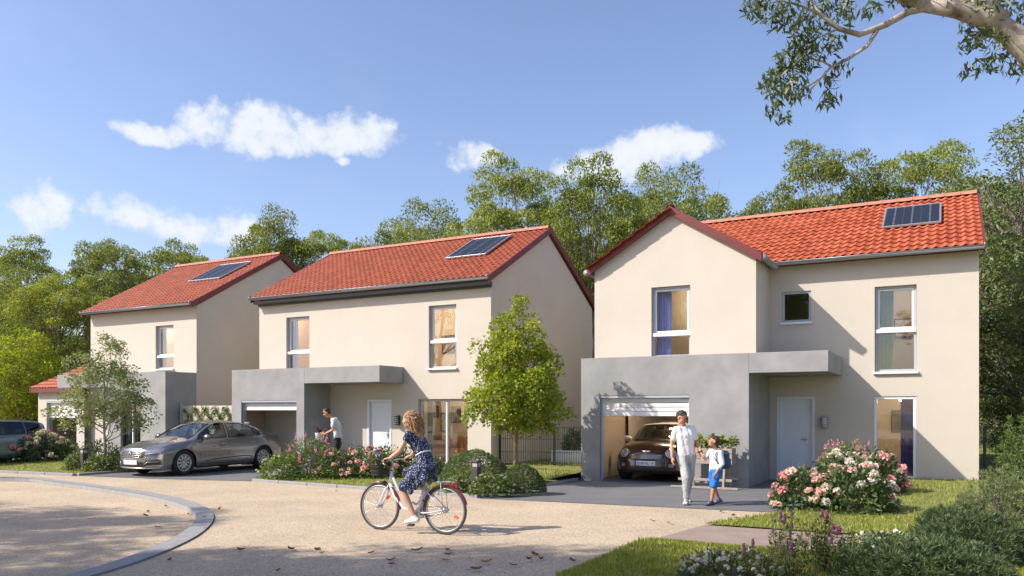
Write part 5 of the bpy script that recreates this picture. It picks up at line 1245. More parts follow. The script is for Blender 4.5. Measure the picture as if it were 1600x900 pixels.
    def nose_tube(pts, r, nm, m, end='front', off=.008, closed=False):
        x = L_ if end == 'front' else 0; sg = 1 if end == 'front' else -1; P_ = []
        for y, z in pts: q = warp(x, y, z); P_.append((q[0] + sg * off, q[1], q[2]))
        return MB().tube(P_, r, 6).build(nm, m, root)
    return root, nose_patch, nose_tube, side_pt, warp
def text_mesh(txt, size, m, parent, mw, nm='lettering'):
    c = bpy.data.curves.new(nm, 'FONT'); c.body = txt; c.size = size; c.align_x = 'CENTER'; c.align_y = 'CENTER'; c.extrude = .001; o = bpy.data.objects.new(nm, c); COL.objects.link(o)
    dg = bpy.context.evaluated_depsgraph_get(); me = bpy.data.meshes.new_from_object(o.evaluated_get(dg)); bpy.data.objects.remove(o); me.materials.clear(); me.materials.append(m)
    t = link(nm, me, parent); t.matrix_local = mw; return t

CAR_RZ = math.atan2(-E2.y, -E2.x)
def place_car(axle_pt, axle_x):   # world point of the front axle on the car's centre line
    f = -E2; return axle_pt - f * axle_x
# --- grey fastback sedan
P_SED = mat('warm_grey_paint', (.225, .22, .222), .28, metal=.55, coat=1.0)
SED = dict(len=4.85, paint=P_SED, mirror_paint=P_SED, cabin_m=M_CABING, axles=(1.06, 3.87), wheel_r=.345, arch_r=.385, rim_r=.235, spokes=10, spoke_pair=(-.08, .08), shoulder=.72, crease=.66, crown=.05, tumble=.022,
    sill=[(0, .34), (.5, .26), (1, .22), (3.9, .20), (4.4, .20), (4.85, .21)],
    width=[(0, .80), (.5, .90), (1.2, .932), (2.5, .935), (3.8, .925), (4.4, .90), (4.85, .86)],
    belt=[(0, .92), (.35, .985), (1.0, .985), (2.0, .955), (3.0, .93), (3.45, .93), (3.9, .885), (4.4, .80), (4.72, .735), (4.85, .70)],
    beltw=[(0, .72), (.6, .80), (1.2, .86), (2.5, .875), (3.3, .865), (3.7, .83), (4.4, .74), (4.85, .62)],
    roof=[(0, .96), (.32, 1.075), (.55, 1.10), (.95, 1.245), (1.45, 1.385), (1.95, 1.450), (2.35, 1.455), (2.75, 1.41), (3.15, 1.24), (3.52, 1.035), (3.65, 1.00), (4.1, .93), (4.5, .845), (4.85, .745)],
    roofw=[(0, .62), (.5, .66), (.9, .60), (1.5, .575), (2.3, .60), (2.75, .63), (3.5, .74), (3.75, .735), (4.3, .66), (4.85, .5)],
    bowlen=.55, bow=.34, rbowlen=.5, rbow=.28, fprof=[(.15, .10), (.3, .01), (.5, 0), (.62, .03), (.75, .10), (.9, .22)], rprof=[(.2, .10), (.5, .0), (.75, .02), (1.1, .12)],
    side_glass=[[(3.42, .965), (2.42, .985), (2.36, 1.385), (2.62, 1.385), (2.95, 1.27), (3.30, 1.08)], [(2.34, .985), (1.42, 1.01), (1.30, 1.06), (1.40, 1.285), (1.75, 1.37), (2.28, 1.388)], [(1.34, 1.015), (.92, 1.045), (1.06, 1.14), (1.31, 1.245)]],
    top_glass=[(2.80, 3.58, .07), (.62, 1.45, .08)],
    seams=[[(3.42, .95), (3.40, .7), (3.36, .5), (3.30, .30)], [(2.38, .98), (2.38, .6), (2.40, .27)], [(1.36, .99), (1.32, .8), (1.46, .55), (1.55, .30)], [(3.36, .29), (2.4, .27), (1.6, .29)]],
    handles=[(2.58, .80), (1.56, .82)], mirror=(3.22, .965), swage=[(3.2, .36), (2.6, .42), (1.7, .44), (1.5, .40)], moulding=M_BLKP, cabin=(1.3, 3.0), seats=(2.5, 1.55), rim_m=mat('two_tone_alloy', (.62, .60, .58), .35, metal=.6))
fa = loc(R2, -.91 - .80, -4.83)
sed, NP, NT, SP, WP = car('sedan_car', place_car(fa, 3.87), CAR_RZ, SED, 'warm grey fastback sedan parked on the driveway with its nose to the road')
NP([(-.42, .50), (.42, .50), (.48, .68), (-.48, .68)], 'grille', M_BLKP)
for k in range(4): NT([(y, .525 + k * .042) for y in np.linspace(-.41 - k * .015, .41 + k * .015, 11)], .0045, 'grille_bar', M_RIM, off=.012)
for s in (1, -1):
    NP([(s * .46, .60), (s * .84, .66), (s * .84, .74), (s * .47, .70)], 'headlight', M_LAMP, .010)
    NT([(s * .47, .60), (s * .66, .625), (s * .84, .655)], .010, 'light_strip', M_CHR, off=.014)
    NP([(s * .42, .30), (s * .80, .33), (s * .78, .46), (s * .50, .43)], 'bumper_intake', M_BLKP, .006); NT([(s * .42, .31), (s * .55, .40), (s * .80, .41)], .009, 'intake_trim', M_CHR, off=.012)
    NP([(s * .50, .78), (s * .74, .80), (s * .73, .90), (s * .48, .90)], 'tail_light', M_RED, .008, end='rear')
NP([(-.48, .27), (.48, .27), (.42, .40), (-.42, .40)], 'lower_grille', M_BLKP); NP([(-.26, .33), (.26, .33), (.26, .44), (-.26, .44)], 'number_plate', M_PLATE, .02, 6, 2)
NT([(y, .235) for y in np.linspace(-.8, .8, 15)], .016, 'splitter', M_RIM, off=.0)
q = WP(4.85, 0, .60); mb = MB()
ring = [(0, .085), (.055, 0), (0, -.085), (-.055, 0)]; rin = [(0, .05), (.03, 0), (0, -.05), (-.03, 0)]
for i in range(4):
    j = (i + 1) % 4; f = lambda p, d: (q[0] + d, p[0], q[2] + .0 + p[1])
    mb.quad(f(ring[i], .03), f(ring[j], .03), f(rin[j], .036), f(rin[i], .036)); mb.quad(f(ring[j], .03), f(ring[i], .03), f(ring[i], .0), f(ring[j], .0)); mb.quad(f(rin[i], .036), f(rin[j], .036), f(rin[j], .0), f(rin[i], .0))
mb.build('emblem', M_CHR, sed)
NP([(-.26, .60), (.26, .60), (.26, .71), (-.26, .71)], 'number_plate', M_PLATE, .012, 6, 2, end='rear')

# --- small brown hatchback in the garage
P_MIN = mat('brown_paint', (.032, .018, .011), .25, metal=.4, coat=1.0); P_ROOF = mat('cream_roof_paint', (.70, .62, .50), .3, coat=.8)
MIN = dict(len=3.72, paint=P_MIN, mirror_paint=P_ROOF, cabin_m=M_CABIN, axles=(.62, 3.08), wheel_r=.305, arch_r=.345, rim_r=.21, spokes=8, spoke_pair=(0,), shoulder=.66, crease=.6, crown=.05, tumble=.015,
    sill=[(0, .30), (.5, .22), (3.2, .20), (3.72, .20)], width=[(0, .74), (.4, .82), (1.5, .842), (3.0, .838), (3.4, .82), (3.72, .78)],
    belt=[(0, .86), (.5, .95), (2.3, .93), (2.75, .92), (3.2, .87), (3.55, .77), (3.72, .66)], beltw=[(0, .66), (.5, .74), (1.5, .78), (2.6, .78), (3.0, .73), (3.4, .66), (3.72, .56)],
    roof=[(0, .90), (.12, 1.05), (.35, 1.31), (.7, 1.40), (1.4, 1.42), (1.95, 1.40), (2.2, 1.34), (2.62, 1.04), (2.74, 1.0), (3.1, .965), (3.45, .87), (3.72, .71)], roofw=[(0, .60), (.4, .58), (1.3, .60), (2.1, .60), (2.6, .68), (2.8, .66), (3.3, .56), (3.72, .42)],
    bowlen=.5, bow=.30, rbowlen=.3, rbow=.15, fprof=[(.15, .08), (.3, .0), (.5, .01), (.65, .05), (.8, .16), (.95, .3)], rprof=[(.2, .06), (.5, .0), (.9, .03), (1.3, .14)],
    side_glass=[[(2.5, .965), (1.55, .97), (1.55, 1.345), (2.02, 1.33)], [(1.48, .97), (.45, .99), (.55, 1.28), (1.48, 1.345)]], top_glass=[(2.16, 2.66, .06), (.12, .34, .08)],
    seams=[[(2.52, .93), (2.5, .6), (2.45, .28)], [(1.5, .95), (1.5, .6), (1.45, .28)]], handles=[(1.66, .80)], mirror=(2.42, .95), cabin=(.9, 2.2), seats=(1.75, 1.0), trim=M_CHR)
fm_ = loc(R3, -2.52, -2.25)
mini, NP, NT, SP, WP = car('hatchback_car', fm_ + E2 * 3.72 + Vector((0, 0, .012)), CAR_RZ, MIN, 'small brown hatchback with cream roof parked nose-out in the lit garage')
rmb = MB()
for s_ in (0,):
    X_ = np.linspace(.40, 2.08, 16); rw_ = curve(MIN['roofw']); rz2 = curve(MIN['roof']); V_ = []; F_ = []
    for x in X_:
        for t in np.linspace(-1, 1, 17): V_.append((x, rw_(x) * t * 1.005, rz2(x) - .05 + .05 * (1 - abs(t) ** 2.2) + .006))
    for i in range(15):
        for j in range(16): F_.append((i * 17 + j, (i + 1) * 17 + j, (i + 1) * 17 + j + 1, i * 17 + j + 1))
    rmb.add(V_, F_, True)
rmb.build('roof_panel', P_ROOF, mini)
NP([(-.40, .545), (.40, .545), (.46, .66), (-.46, .66)], 'grille', M_BLKP)
for k in range(4): NT([(y, .565 + k * .028) for y in np.linspace(-.42, .42, 11)], .008, 'grille_bar', M_CHR, off=.012)
NP([(-.50, .25), (.50, .25), (.46, .37), (-.46, .37)], 'lower_grille', M_BLKP)
for s in (1, -1):
    x, y, z = SP(3.36, .70, s); c = Vector((WP(3.72, .58, .68)[0] - .02, s * .58, .68)); dirv = Vector((.80, s * .45, .42)).normalized(); rt = dirv.to_track_quat('Z', 'Y').to_matrix()
    h = MB().ell(c, (.115, .105, .045), 20, 10, rot=rt).build('headlight', M_LAMP, mini)
    mb = MB(); mb.tube([c + rt @ Vector((.122 * math.cos(a), .112 * math.sin(a), .012)) for a in np.linspace(0, 2 * math.pi, 25)], .012, 6); mb.build('headlight_ring', M_CHR, h)
    NP([(s * .55, .36), (s * .66, .36), (s * .66, .44), (s * .55, .44)], 'fog_lamp', M_LAMP, .012, 4, 3)
pl = NP([(-.26, .40), (.26, .40), (.26, .51), (-.26, .51)], 'number_plate', M_PLATE, .02, 6, 2); xq = WP(3.72, 0, .455)[0]
NP([(-.258, .402), (-.215, .402), (-.215, .508), (-.258, .508)], 'country_strip', M_PLATEB, .024, 2, 2, parent=pl); 
text_mesh('2530 NL 14', .088, M_INK, pl, Matrix.Translation((xq + .027, .02, .452)) @ Matrix.Rotation(R(90), 4, 'Z') @ Matrix.Rotation(R(90), 4, 'X'))
cb = Vector((WP(3.72, 0, .735)[0] + .01, 0, .735)); bd = MB().ell(cb, (.015, .032, .032), 14, 8).build('emblem', M_CHR, mini)
for s in (1, -1): MB().add([cb + Vector((.006, s * .02, .018)), cb + Vector((-.004, s * .11, .022)), cb + Vector((-.002, s * .085, -.008)), cb + Vector((.008, s * .02, -.018))], [(0, 1, 2, 3) if s > 0 else (3, 2, 1, 0)]).build('emblem_wing', M_CHR, bd)

# --- blue-grey estate on the far left drive
P_BLU = mat('blue_grey_paint', (.10, .17, .23), .25, metal=.45, coat=1.0)
SUV = dict(SED); SUV.update(len=4.35, paint=P_BLU, mirror_paint=P_BLU, axles=(.82, 3.42), wheel_r=.32, arch_r=.36, rim_r=.22,
    sill=[(0, .34), (.5, .26), (3.5, .20), (4.35, .21)], width=[(0, .78), (.5, .87), (1.2, .90), (3.3, .90), (3.9, .88), (4.35, .82)],
    belt=[(0, .86), (.3, .96), (1.0, .96), (2.6, .92), (3.1, .91), (3.6, .85), (4.1, .76), (4.35, .70)], beltw=[(0, .74), (.5, .82), (1.2, .85), (2.9, .84), (3.3, .80), (4.0, .72), (4.35, .6)],
    roof=[(0, .90), (.10, 1.02), (.28, 1.32), (.55, 1.40), (1.2, 1.44), (2.0, 1.44), (2.4, 1.40), (2.8, 1.22), (3.15, 1.02), (3.3, .97), (3.8, .90), (4.35, .745)], roofw=[(0, .64), (.3, .62), (1.0, .60), (2.0, .61), (2.5, .64), (3.1, .72), (3.4, .70), (4.35, .5)],
    side_glass=[[(3.05, .955), (2.1, .97), (2.06, 1.365), (2.3, 1.365), (2.65, 1.22)], [(2.02, .97), (1.05, .985), (1.05, 1.35), (1.98, 1.367)], [(.98, .99), (.42, 1.03), (.55, 1.29), (.98, 1.345)]], top_glass=[(2.46, 3.18, .07), (.09, .27, .06)],
    seams=[[(3.05, .93), (3.0, .6), (2.95, .3)], [(2.05, .96), (2.05, .6), (2.05, .28)], [(1.02, .96), (1.0, .75), (1.16, .5), (1.2, .3)]], handles=[(2.25, .79), (1.2, .81)], mirror=(2.85, .95), swage=None, cabin=(1.0, 2.7), seats=(2.15, 1.25), glass=glassmat('privacy_glass', (.30, .33, .36), 1.0, .35))
rear = Vector((upx(90, 26.6), 26.6, 0)) - E1 * .86
suv, NP, NT, SP, WP = car('estate_car', rear + Vector((0, 0, .01)), CAR_RZ, SUV, 'blue-grey estate car with dark windows behind flowers at the left edge')
for s in (1, -1): NP([(s * .50, .74), (s * .76, .76), (s * .75, .90), (s * .50, .90)], 'tail_light', M_RED, .008, end='rear'); NP([(s * .45, .60), (s * .8, .64), (s * .8, .74), (s * .46, .70)], 'headlight', M_LAMP, .01)
NP([(-.42, .48), (.42, .48), (.44, .64), (-.44, .64)], 'grille', M_BLKP)
# ------------------------------------------------------------------ people
from mathutils import noise as mnoise
FOLDS = {'t_shirt': .010, 'trousers': .009, 'shirt': .008, 'shorts': .008, 'jeans': .007, 'dress': .008}
def fuse(mb, voxel, name, m, parent, smooth=3, disp=0.0):
    """melt overlapping closed shapes into one continuous skin"""
    me = mb.mesh(name); o = bpy.data.objects.new(name, me); COL.objects.link(o)
    r = o.modifiers.new('r', 'REMESH'); r.mode = 'VOXEL'; r.voxel_size = voxel; r.use_smooth_shade = True
    if smooth: s = o.modifiers.new('s', 'SMOOTH'); s.factor = .5; s.iterations = smooth
    dg = bpy.context.evaluated_depsgraph_get(); dg.update(); me2 = bpy.data.meshes.new_from_object(o.evaluated_get(dg)); bpy.data.objects.remove(o); bpy.data.meshes.remove(me)
    if name in FOLDS:      # soft creases in the cloth
        nv = len(me2.vertices); co = np.zeros(nv * 3, np.float32); no = np.zeros(nv * 3, np.float32); me2.vertices.foreach_get('co', co); me2.vertices.foreach_get('normal', no); C_ = co.reshape(-1, 3)
        k_ = np.array([mnoise.noise((c[0] * 13, c[1] * 13, c[2] * 7 + c[0] * 6 + c[1] * 8)) + .5 * mnoise.noise((c[0] * 26, c[1] * 26, c[2] * 26)) for c in C_.tolist()])
        me2.vertices.foreach_set('co', (C_ + no.reshape(-1, 3) * FOLDS[name] * k_[:, None]).astype(np.float32).ravel()); me2.update()
    me2.name = name; me2.polygons.foreach_set('use_smooth', [True] * len(me2.polygons)); me2.materials.clear(); me2.materials.append(m)
    return link(name, me2, parent)
def V3(*a): return Vector(a)
def hand(mb, w, d, palm, thumb, curl=.5, s=1.0):
    """w wrist, d towards the fingers, palm = palm normal, thumb = side of the thumb"""
    d = d.normalized(); palm = (palm - d * palm.dot(d)).normalized(); side = d.cross(palm).normalized()
    if side.dot(thumb) < 0: side = -side
    for k in (-1, -.3, .4, 1): mb.capsule(w, w + d * .085 * s + side * k * .028 * s, .019 * s, .013 * s, 8, 3)
    for k, ln in ((1, .070), (.33, .080), (-.33, .074), (-1, .058)):
        p = w + d * .083 * s + side * k * .029 * s; a = curl * .9
        for seg, q in ((.42, 1.0), (.33, 2.0), (.25, 3.0)):
            dir_ = (d * math.cos(a * q * .62) + palm * math.sin(a * q * .62)).normalized(); e = p + dir_ * ln * s * seg * 1.1; mb.capsule(p, e, .0095 * s, .0085 * s, 7, 3); p = e
    t0 = w + d * .025 * s + side * .022 * s; t1 = t0 + (side * .75 + d * .6 + palm * .35).normalized() * .04 * s; t2 = t1 + (d * .85 + side * .25 + palm * .5 * curl).normalized() * .034 * s; mb.capsule(t0, t1, .013 * s, .0105 * s, 7, 3); mb.capsule(t1, t2, .0105 * s, .009 * s, 7, 3)
def head_shapes(mb, c, f, up, s=1.0):
    """skull, jaw, nose, brow and ears; c = head centre, f = face direction"""
    f = f.normalized(); up = (up - f * up.dot(f)).normalized(); l = up.cross(f); rot = Matrix((f, l, up)).transposed()
    def P_(x, y, z): return c + (f * x + l * y + up * z) * s
    mb.ell(P_(-.012, 0, .028), (.098 * s, .077 * s, .092 * s), 18, 12, rot=rot); mb.ell(P_(.022, 0, -.045), (.066 * s, .058 * s, .072 * s), 16, 10, rot=rot); mb.ell(P_(.058, 0, -.092), (.026 * s, .03 * s, .02 * s), 12, 8, rot=rot)
    mb.capsule(P_(.086, 0, .012), P_(.108, 0, -.022), .009 * s, .015 * s, 8, 3); mb.capsule(P_(.078, .03, .022), P_(.078, -.03, .022), .013 * s, .013 * s, 8, 3); mb.capsule(P_(.082, .018, -.058), P_(.082, -.018, -.058), .011 * s, .011 * s, 8, 3)
    for k in (1, -1): mb.ell(P_(-.008, k * .078, -.008), (.02 * s, .01 * s, .034 * s), 10, 7, rot=rot); mb.ell(P_(.055, k * .042, -.03), (.03 * s, .022 * s, .028 * s), 10, 7, rot=rot)
    return P_, rot
M_EYEW = mat('eye_white', (.75, .72, .70), .3); M_IRIS = mat('iris', (.03, .02, .015), .2); M_LIP = mat('lips', (.42, .15, .13), .5)
def face_parts(P_, rot, body, s, brow):
    for k in (1, -1):
        e = MB().ell(P_(.080, k * .031, .002), (.011 * s, .014 * s, .008 * s), 10, 7, rot=rot).build('eye', M_EYEW, body)
        MB().ell(P_(.0885, k * .030, .002), (.004 * s, .006 * s, .006 * s), 8, 6, rot=rot).build('iris', M_IRIS, e)
        MB().capsule(P_(.089, k * .014, .027), P_(.080, k * .048, .028), .005 * s, .0035 * s, 7, 3).build('eyebrow', brow, body)
    MB().capsule(P_(.0925, .017, -.058), P_(.0925, -.017, -.058), .0055 * s, .0055 * s, 7, 3).build('mouth', M_LIP, body)
def shoe(parent, ank, toe_dir, m, sole, s=1.0, pitch=0.0):
    d = Vector(toe_dir).normalized(); side = V3(-d.y, d.x, 0).normalized() if abs(d.z) < .99 else V3(0, 1, 0); dn = V3(0, 0, -1)
    mb = MB(); h = ank + d * -.045 * s + dn * .045 * s; t = ank + d * .15 * s + dn * .062 * s
    for k in (-1, 1): mb.capsule(h + side * k * .012 * s, t + side * k * .018 * s, .040 * s, .030 * s, 10, 4)
    mb.capsule(ank + dn * .0, ank + d * .06 * s + dn * .04 * s, .043 * s, .04 * s, 10, 4); sh = fuse(mb, .008, 'shoe', m, parent, 2)
    mb = MB()
    for k in (-1, 1): mb.capsule(h + side * k * .016 * s + dn * .032 * s, t + side * k * .022 * s + dn * .02 * s, .018 * s, .016 * s, 8, 3)
    fuse(mb, .007, 'sole', sole, sh, 1)
def tors(mb, pel, che, nk, wl, dl, s=1.0, fat=0.0, low=0.0):
    """trunk: left vector wl, front vector dl"""
    a = pel; b = pel.lerp(che, .45); c = che
    for k in (-1, 1):
        mb.capsule(a + wl * k * .075 * s - V3(0, 0, low), b + wl * k * .062 * s, (.092 + fat) * s, (.085 + fat) * s); mb.capsule(b + wl * k * .062 * s, c + wl * k * .082 * s, (.085 + fat) * s, (.095 + fat) * s)
        mb.capsule(c + wl * k * .085 * s, c + wl * k * .10 * s + (nk - c) * .62, (.092 + fat) * s, (.06 + fat) * s)
    mb.capsule(c, c.lerp(nk, .7), (.10 + fat) * s, (.055 + fat) * s); mb.capsule(a, b, (.10 + fat) * s, (.094 + fat) * s); mb.capsule(b, c, (.094 + fat) * s, (.108 + fat) * s)
def person(root, J, skin, s=1.0, hands=None, sk_vox=.0085, legs_bare=True, brow=None, girl=False):
    b = MB()
    wl = (J['shL'] - J['shR']).normalized(); dl = wl.cross(V3(0, 0, 1))
    tors(b, J['pel'], J['che'], J['neck'], wl, dl, s * (.86 if girl else .93), -.012)
    b.capsule(J['neck'] - (J['head'] - J['neck']) * .3, J['head'] - (J['head'] - J['neck']) * .1, .052 * s, .047 * s)
    P_, rot = head_shapes(b, J['head'], J['face'], J.get('hup', V3(0, 0, 1)), s * J.get('hs', 1.0))
    for sd in 'LR':
        b.capsule(J['che'].lerp(J['neck'], .55), J['sh' + sd], .055 * s, .052 * s); b.capsule(J['sh' + sd], J['el' + sd], .046 * s, .037 * s); f = J['wr' + sd] - J['el' + sd]; m_ = J['el' + sd] + f * .3
        b.capsule(J['el' + sd], m_, .036 * s, .039 * s); b.capsule(m_, J['wr' + sd], .039 * s, .026 * s)
        hd = J['hand' + sd]; hand(b, J['wr' + sd], hd[0], hd[1], hd[2], hd[3], s * J.get('hands', 1.0))
        hp = J['hip' + sd]; kn = J['kn' + sd]; an = J['an' + sd]; b.capsule(hp, kn, .082 * s, .054 * s); cf = kn.lerp(an, .3); b.capsule(kn, cf, .053 * s, .056 * s); b.capsule(cf, an, .056 * s, .034 * s); b.capsule(J['pel'], hp, .09 * s, .085 * s)
        t = Vector(J['toe' + sd]).normalized(); b.capsule(an, an + t * .11 * s + V3(0, 0, -.045 * s), .036 * s, .026 * s)
    body = fuse(b, sk_vox, 'body', skin, root, 2)
    if brow: face_parts(P_, rot, body, s * J.get('hs', 1.0), brow)
    return P_, rot, body
def short_hair(P_, rot, s, m, parent, quiff=.0, seed=1):
    rng = random.Random(seed); mb = MB(); mb.ell(P_(-.030, 0, .042), (.094 * s, .080 * s, .086 * s), 16, 10, rot=rot); mb.ell(P_(-.048, 0, .0), (.066 * s, .077 * s, .07 * s), 14, 9, rot=rot); mb.ell(P_(-.032, 0, .022), (.068 * s, .0825 * s, .05 * s), 14, 9, rot=rot)
    for _ in range(60):
        a = rng.uniform(-2.6, 2.6); h = rng.uniform(.05, .13); r = math.sqrt(max(0, 1 - ((h - .03) / .11) ** 2)); p = P_(-.02 + .088 * r * math.cos(a), .078 * r * math.sin(a), h); e = P_(-.02 + .10 * r * math.cos(a) + quiff * .02, .088 * r * math.sin(a), h + rng.uniform(.0, .008 + quiff * .012)); mb.capsule(p, e, .012 * s, .006 * s, 6, 2)
    return fuse(mb, .008, 'hair', m, parent, 1)
SK1 = mat('skin_tan', (.50, .27, .17), .5, var=.06, scale=12); SK2 = mat('skin_light', (.58, .35, .24), .5, var=.05, scale=12); SK3 = mat('skin_warm', (.46, .23, .13), .5, var=.06, scale=12)
HAIRD = mat('dark_hair', (.030, .020, .014), .55, var=.3, scale=60); HAIRB = mat('brown_hair', (.045, .025, .014), .55, var=.3, scale=60)
CL_WHITE = mat('white_cotton', (.80, .80, .81), .9, var=.03, scale=8, bump=.5, bscale=14); CL_GREYT = mat('grey_chino', (.40, .42, .40), .9, var=.08, scale=6, bump=.6, bscale=16); CL_BLUE = mat('blue_shorts', (.015, .16, .55), .8, bump=.5, bscale=18); CL_BLACK = mat('black_denim', (.015, .017, .016), .85, bump=.4, bscale=18); CL_PALE = mat('pale_shirt', (.68, .72, .75), .9, var=.08, scale=9, bump=.5, bscale=18); SH_PALE = mat('pale_blue_canvas', (.45, .55, .65), .8); SH_NAVY = mat('navy_canvas', (.04, .065, .12), .8); SOLE = mat('white_sole', (.75, .75, .73), .7)

# ---- the man walking with the boy
mx, my = gpt(1075, 789).x, gpt(1075, 789).y
MAN = empty('person', (mx, my, .008), R(-90), 'adult in white t-shirt and light grey trousers holding a child by the hand', 'person')
J = dict(pel=V3(-.14, .00, .93), che=V3(-.12, -.03, 1.27), neck=V3(-.10, -.07, 1.46), head=V3(-.06, -.11, 1.605), face=V3(.72, .72, -.38), hup=V3(.1, .12, 1),
         shL=V3(-.13, .12, 1.395), shR=V3(-.10, -.215, 1.385), elL=V3(-.16, .205, 1.14), wrL=V3(-.02, .255, .945), elR=V3(-.13, -.275, 1.11), wrR=V3(-.03, -.29, .875),
         handL=(V3(.15, .25, -.9), V3(-.2, 1, .1), V3(1, 0, 0), .75), handR=(V3(.15, .05, -1), V3(-.2, 1, 0), V3(1, .2, 0), .55),
         hipL=V3(-.14, .085, .88), hipR=V3(-.13, -.085, .88), knL=V3(-.22, .085, .49), anL=V3(-.48, .075, .105), knR=V3(.04, -.045, .50), anR=V3(.0, -.03, .09), toeL=V3(1, .05, -.25), toeR=V3(1, -.35, .05))
P_, rot, body = person(MAN, J, SK1, 1.0, brow=HAIRD)
short_hair(P_, rot, 1.0, HAIRD, body, .8, 3)
wl = (J['shL'] - J['shR']).normalized()
mb = MB(); tors(mb, J['pel'], J['che'], J['neck'], wl, None, 1.0, .010, .02)
for sd in 'LR': mb.capsule(J['che'].lerp(J['neck'], .62), J['sh' + sd], .062, .056); mb.capsule(J['sh' + sd], J['sh' + sd].lerp(J['el' + sd], .60), .056, .056); mb.capsule(J['che'], J['sh' + sd] - V3(0, 0, .05), .09, .055)
fuse(mb, .009, 't_shirt', CL_WHITE, body, 3)
mb = MB()
for sd in 'LR':
    hp, kn, an = J['hip' + sd], J['kn' + sd], J['an' + sd]; mb.capsule(J['pel'], hp, .105, .100); mb.capsule(hp, kn, .097, .076); mb.capsule(kn, an.lerp(kn, .12), .075, .062)
    for k in range(3): c = an.lerp(kn, .10 + .07 * k); mb.ell(c, (.066, .066, .022), 12, 8)
fuse(mb, .009, 'trousers', CL_GREYT, body, 2)
MB().lathe([(.112, -.012), (.118, 0), (.112, .012)], J['pel'] + V3(.0, 0, .045), n=24, cap=False)
for sd in 'LR': shoe(body, J['an' + sd] + V3(0, 0, .0), J['toe' + sd], SH_PALE, SOLE)
mb = MB()
for k in (1, -1): mb.tube([P_(.098, k * .031 + .022 * math.cos(a), .002 + .017 * math.sin(a)) for a in np.linspace(0, 6.283, 15)], .0028, 5); mb.tube([P_(.094, k * .053, .006), P_(.02, k * .08, .01)], .0025, 5)
mb.tube([P_(.100, .010, .006), P_(.100, -.010, .006)], .0025, 5); mb.build('spectacles', M_DARKM, body)
wd = (J['wrL'] - J['elL']).normalized(); MB().tube([J['wrL'] - wd * .045, J['wrL'] - wd * .015], .033, 14).build('wrist_watch', M_DARKM, body)

# ---- the boy with the backpack
bx, by = gpt(1116, 790).x, gpt(1116, 790).y
BOY = empty('person', (bx, by, .008), R(198), 'child in blue shorts and pale shirt looking up at the adult in grey trousers', 'person')
bs = .74
J = dict(pel=V3(-.02, 0, .655), che=V3(-.035, 0, .88), neck=V3(-.02, 0, 1.02), head=V3(.015, .0, 1.165), face=V3(.86, -.30, .30), hup=V3(-.2, 0, 1), hs=1.19, hands=.98,
         shL=V3(-.05, .125, .965), shR=V3(-.01, -.125, .975), elL=V3(-.06, .165, .775), wrL=V3(.055, .155, .61), elR=V3(.09, -.20, .84), wrR=V3(.185, -.20, .925),
         handL=(V3(.35, -.05, -.9), V3(0, -1, 0), V3(1, 0, 0), .5), handR=(V3(.25, -.05, .5), V3(.3, -.6, .2), V3(.2, 0, 1), .9),
         hipL=V3(-.02, .065, .61), hipR=V3(-.02, -.065, .61), knL=V3(.055, .07, .355), anL=V3(.105, .07, .075), knR=V3(-.02, -.07, .35), anR=V3(-.15, -.075, .095), toeL=V3(1, .12, .0), toeR=V3(1, -.1, -.25))
P_, rot, body = person(BOY, J, SK3, bs, brow=HAIRB, sk_vox=.0075)
short_hair(P_, rot, bs * 1.19, HAIRB, body, 1.2, 8)
wl = (J['shL'] - J['shR']).normalized(); mb = MB(); tors(mb, J['pel'], J['che'], J['neck'], wl, None, bs, .014, .03)
for sd in 'LR': mb.capsule(J['che'].lerp(J['neck'], .45), J['sh' + sd], .055, .052); mb.capsule(J['sh' + sd], J['el' + sd], .050, .044); mb.capsule(J['el' + sd], J['el' + sd].lerp(J['wr' + sd], .35), .043, .038)
fuse(mb, .0085, 'shirt', CL_PALE, body, 3)
mb = MB()
for sd in 'LR': hp, kn = J['hip' + sd], J['kn' + sd]; mb.capsule(J['pel'] - V3(0, 0, .02), hp, .088, .086); mb.capsule(hp, hp.lerp(kn, .93), .084, .072)
fuse(mb, .0085, 'shorts', CL_BLUE, body, 2)
for sd in 'LR': shoe(body, J['an' + sd], J['toe' + sd], SH_NAVY, SOLE, .80)
BP = empty('backpack', (bx, by, .008), R(198), 'dark blue school backpack worn by the child in blue shorts', 'backpack')
mb = MB(); mb.cbox((-.205, 0, .83), (.15, .24, .34), .05, smooth=True); fuse(mb, .010, 'bag', mat('navy_nylon', (.035, .07, .14), .7, bump=.3, bscale=30), BP, 4)
mb = MB(); mb.cbox((-.285, 0, .77), (.05, .19, .18), .02, smooth=True); fuse(mb, .009, 'pocket', mat('blue_nylon', (.06, .13, .24), .7, bump=.3, bscale=30), BP, 3)
for k in (1, -1): MB().tube([(-.14, k * .085, .98), (-.06, k * .095, 1.035), (.035, k * .10, .96), (.055, k * .10, .86), (-.01, k * .125, .76), (-.13, k * .11, .70)], .015, 6, flat=.5).build('strap', mat('strap_grey', (.10, .12, .15), .8), BP)

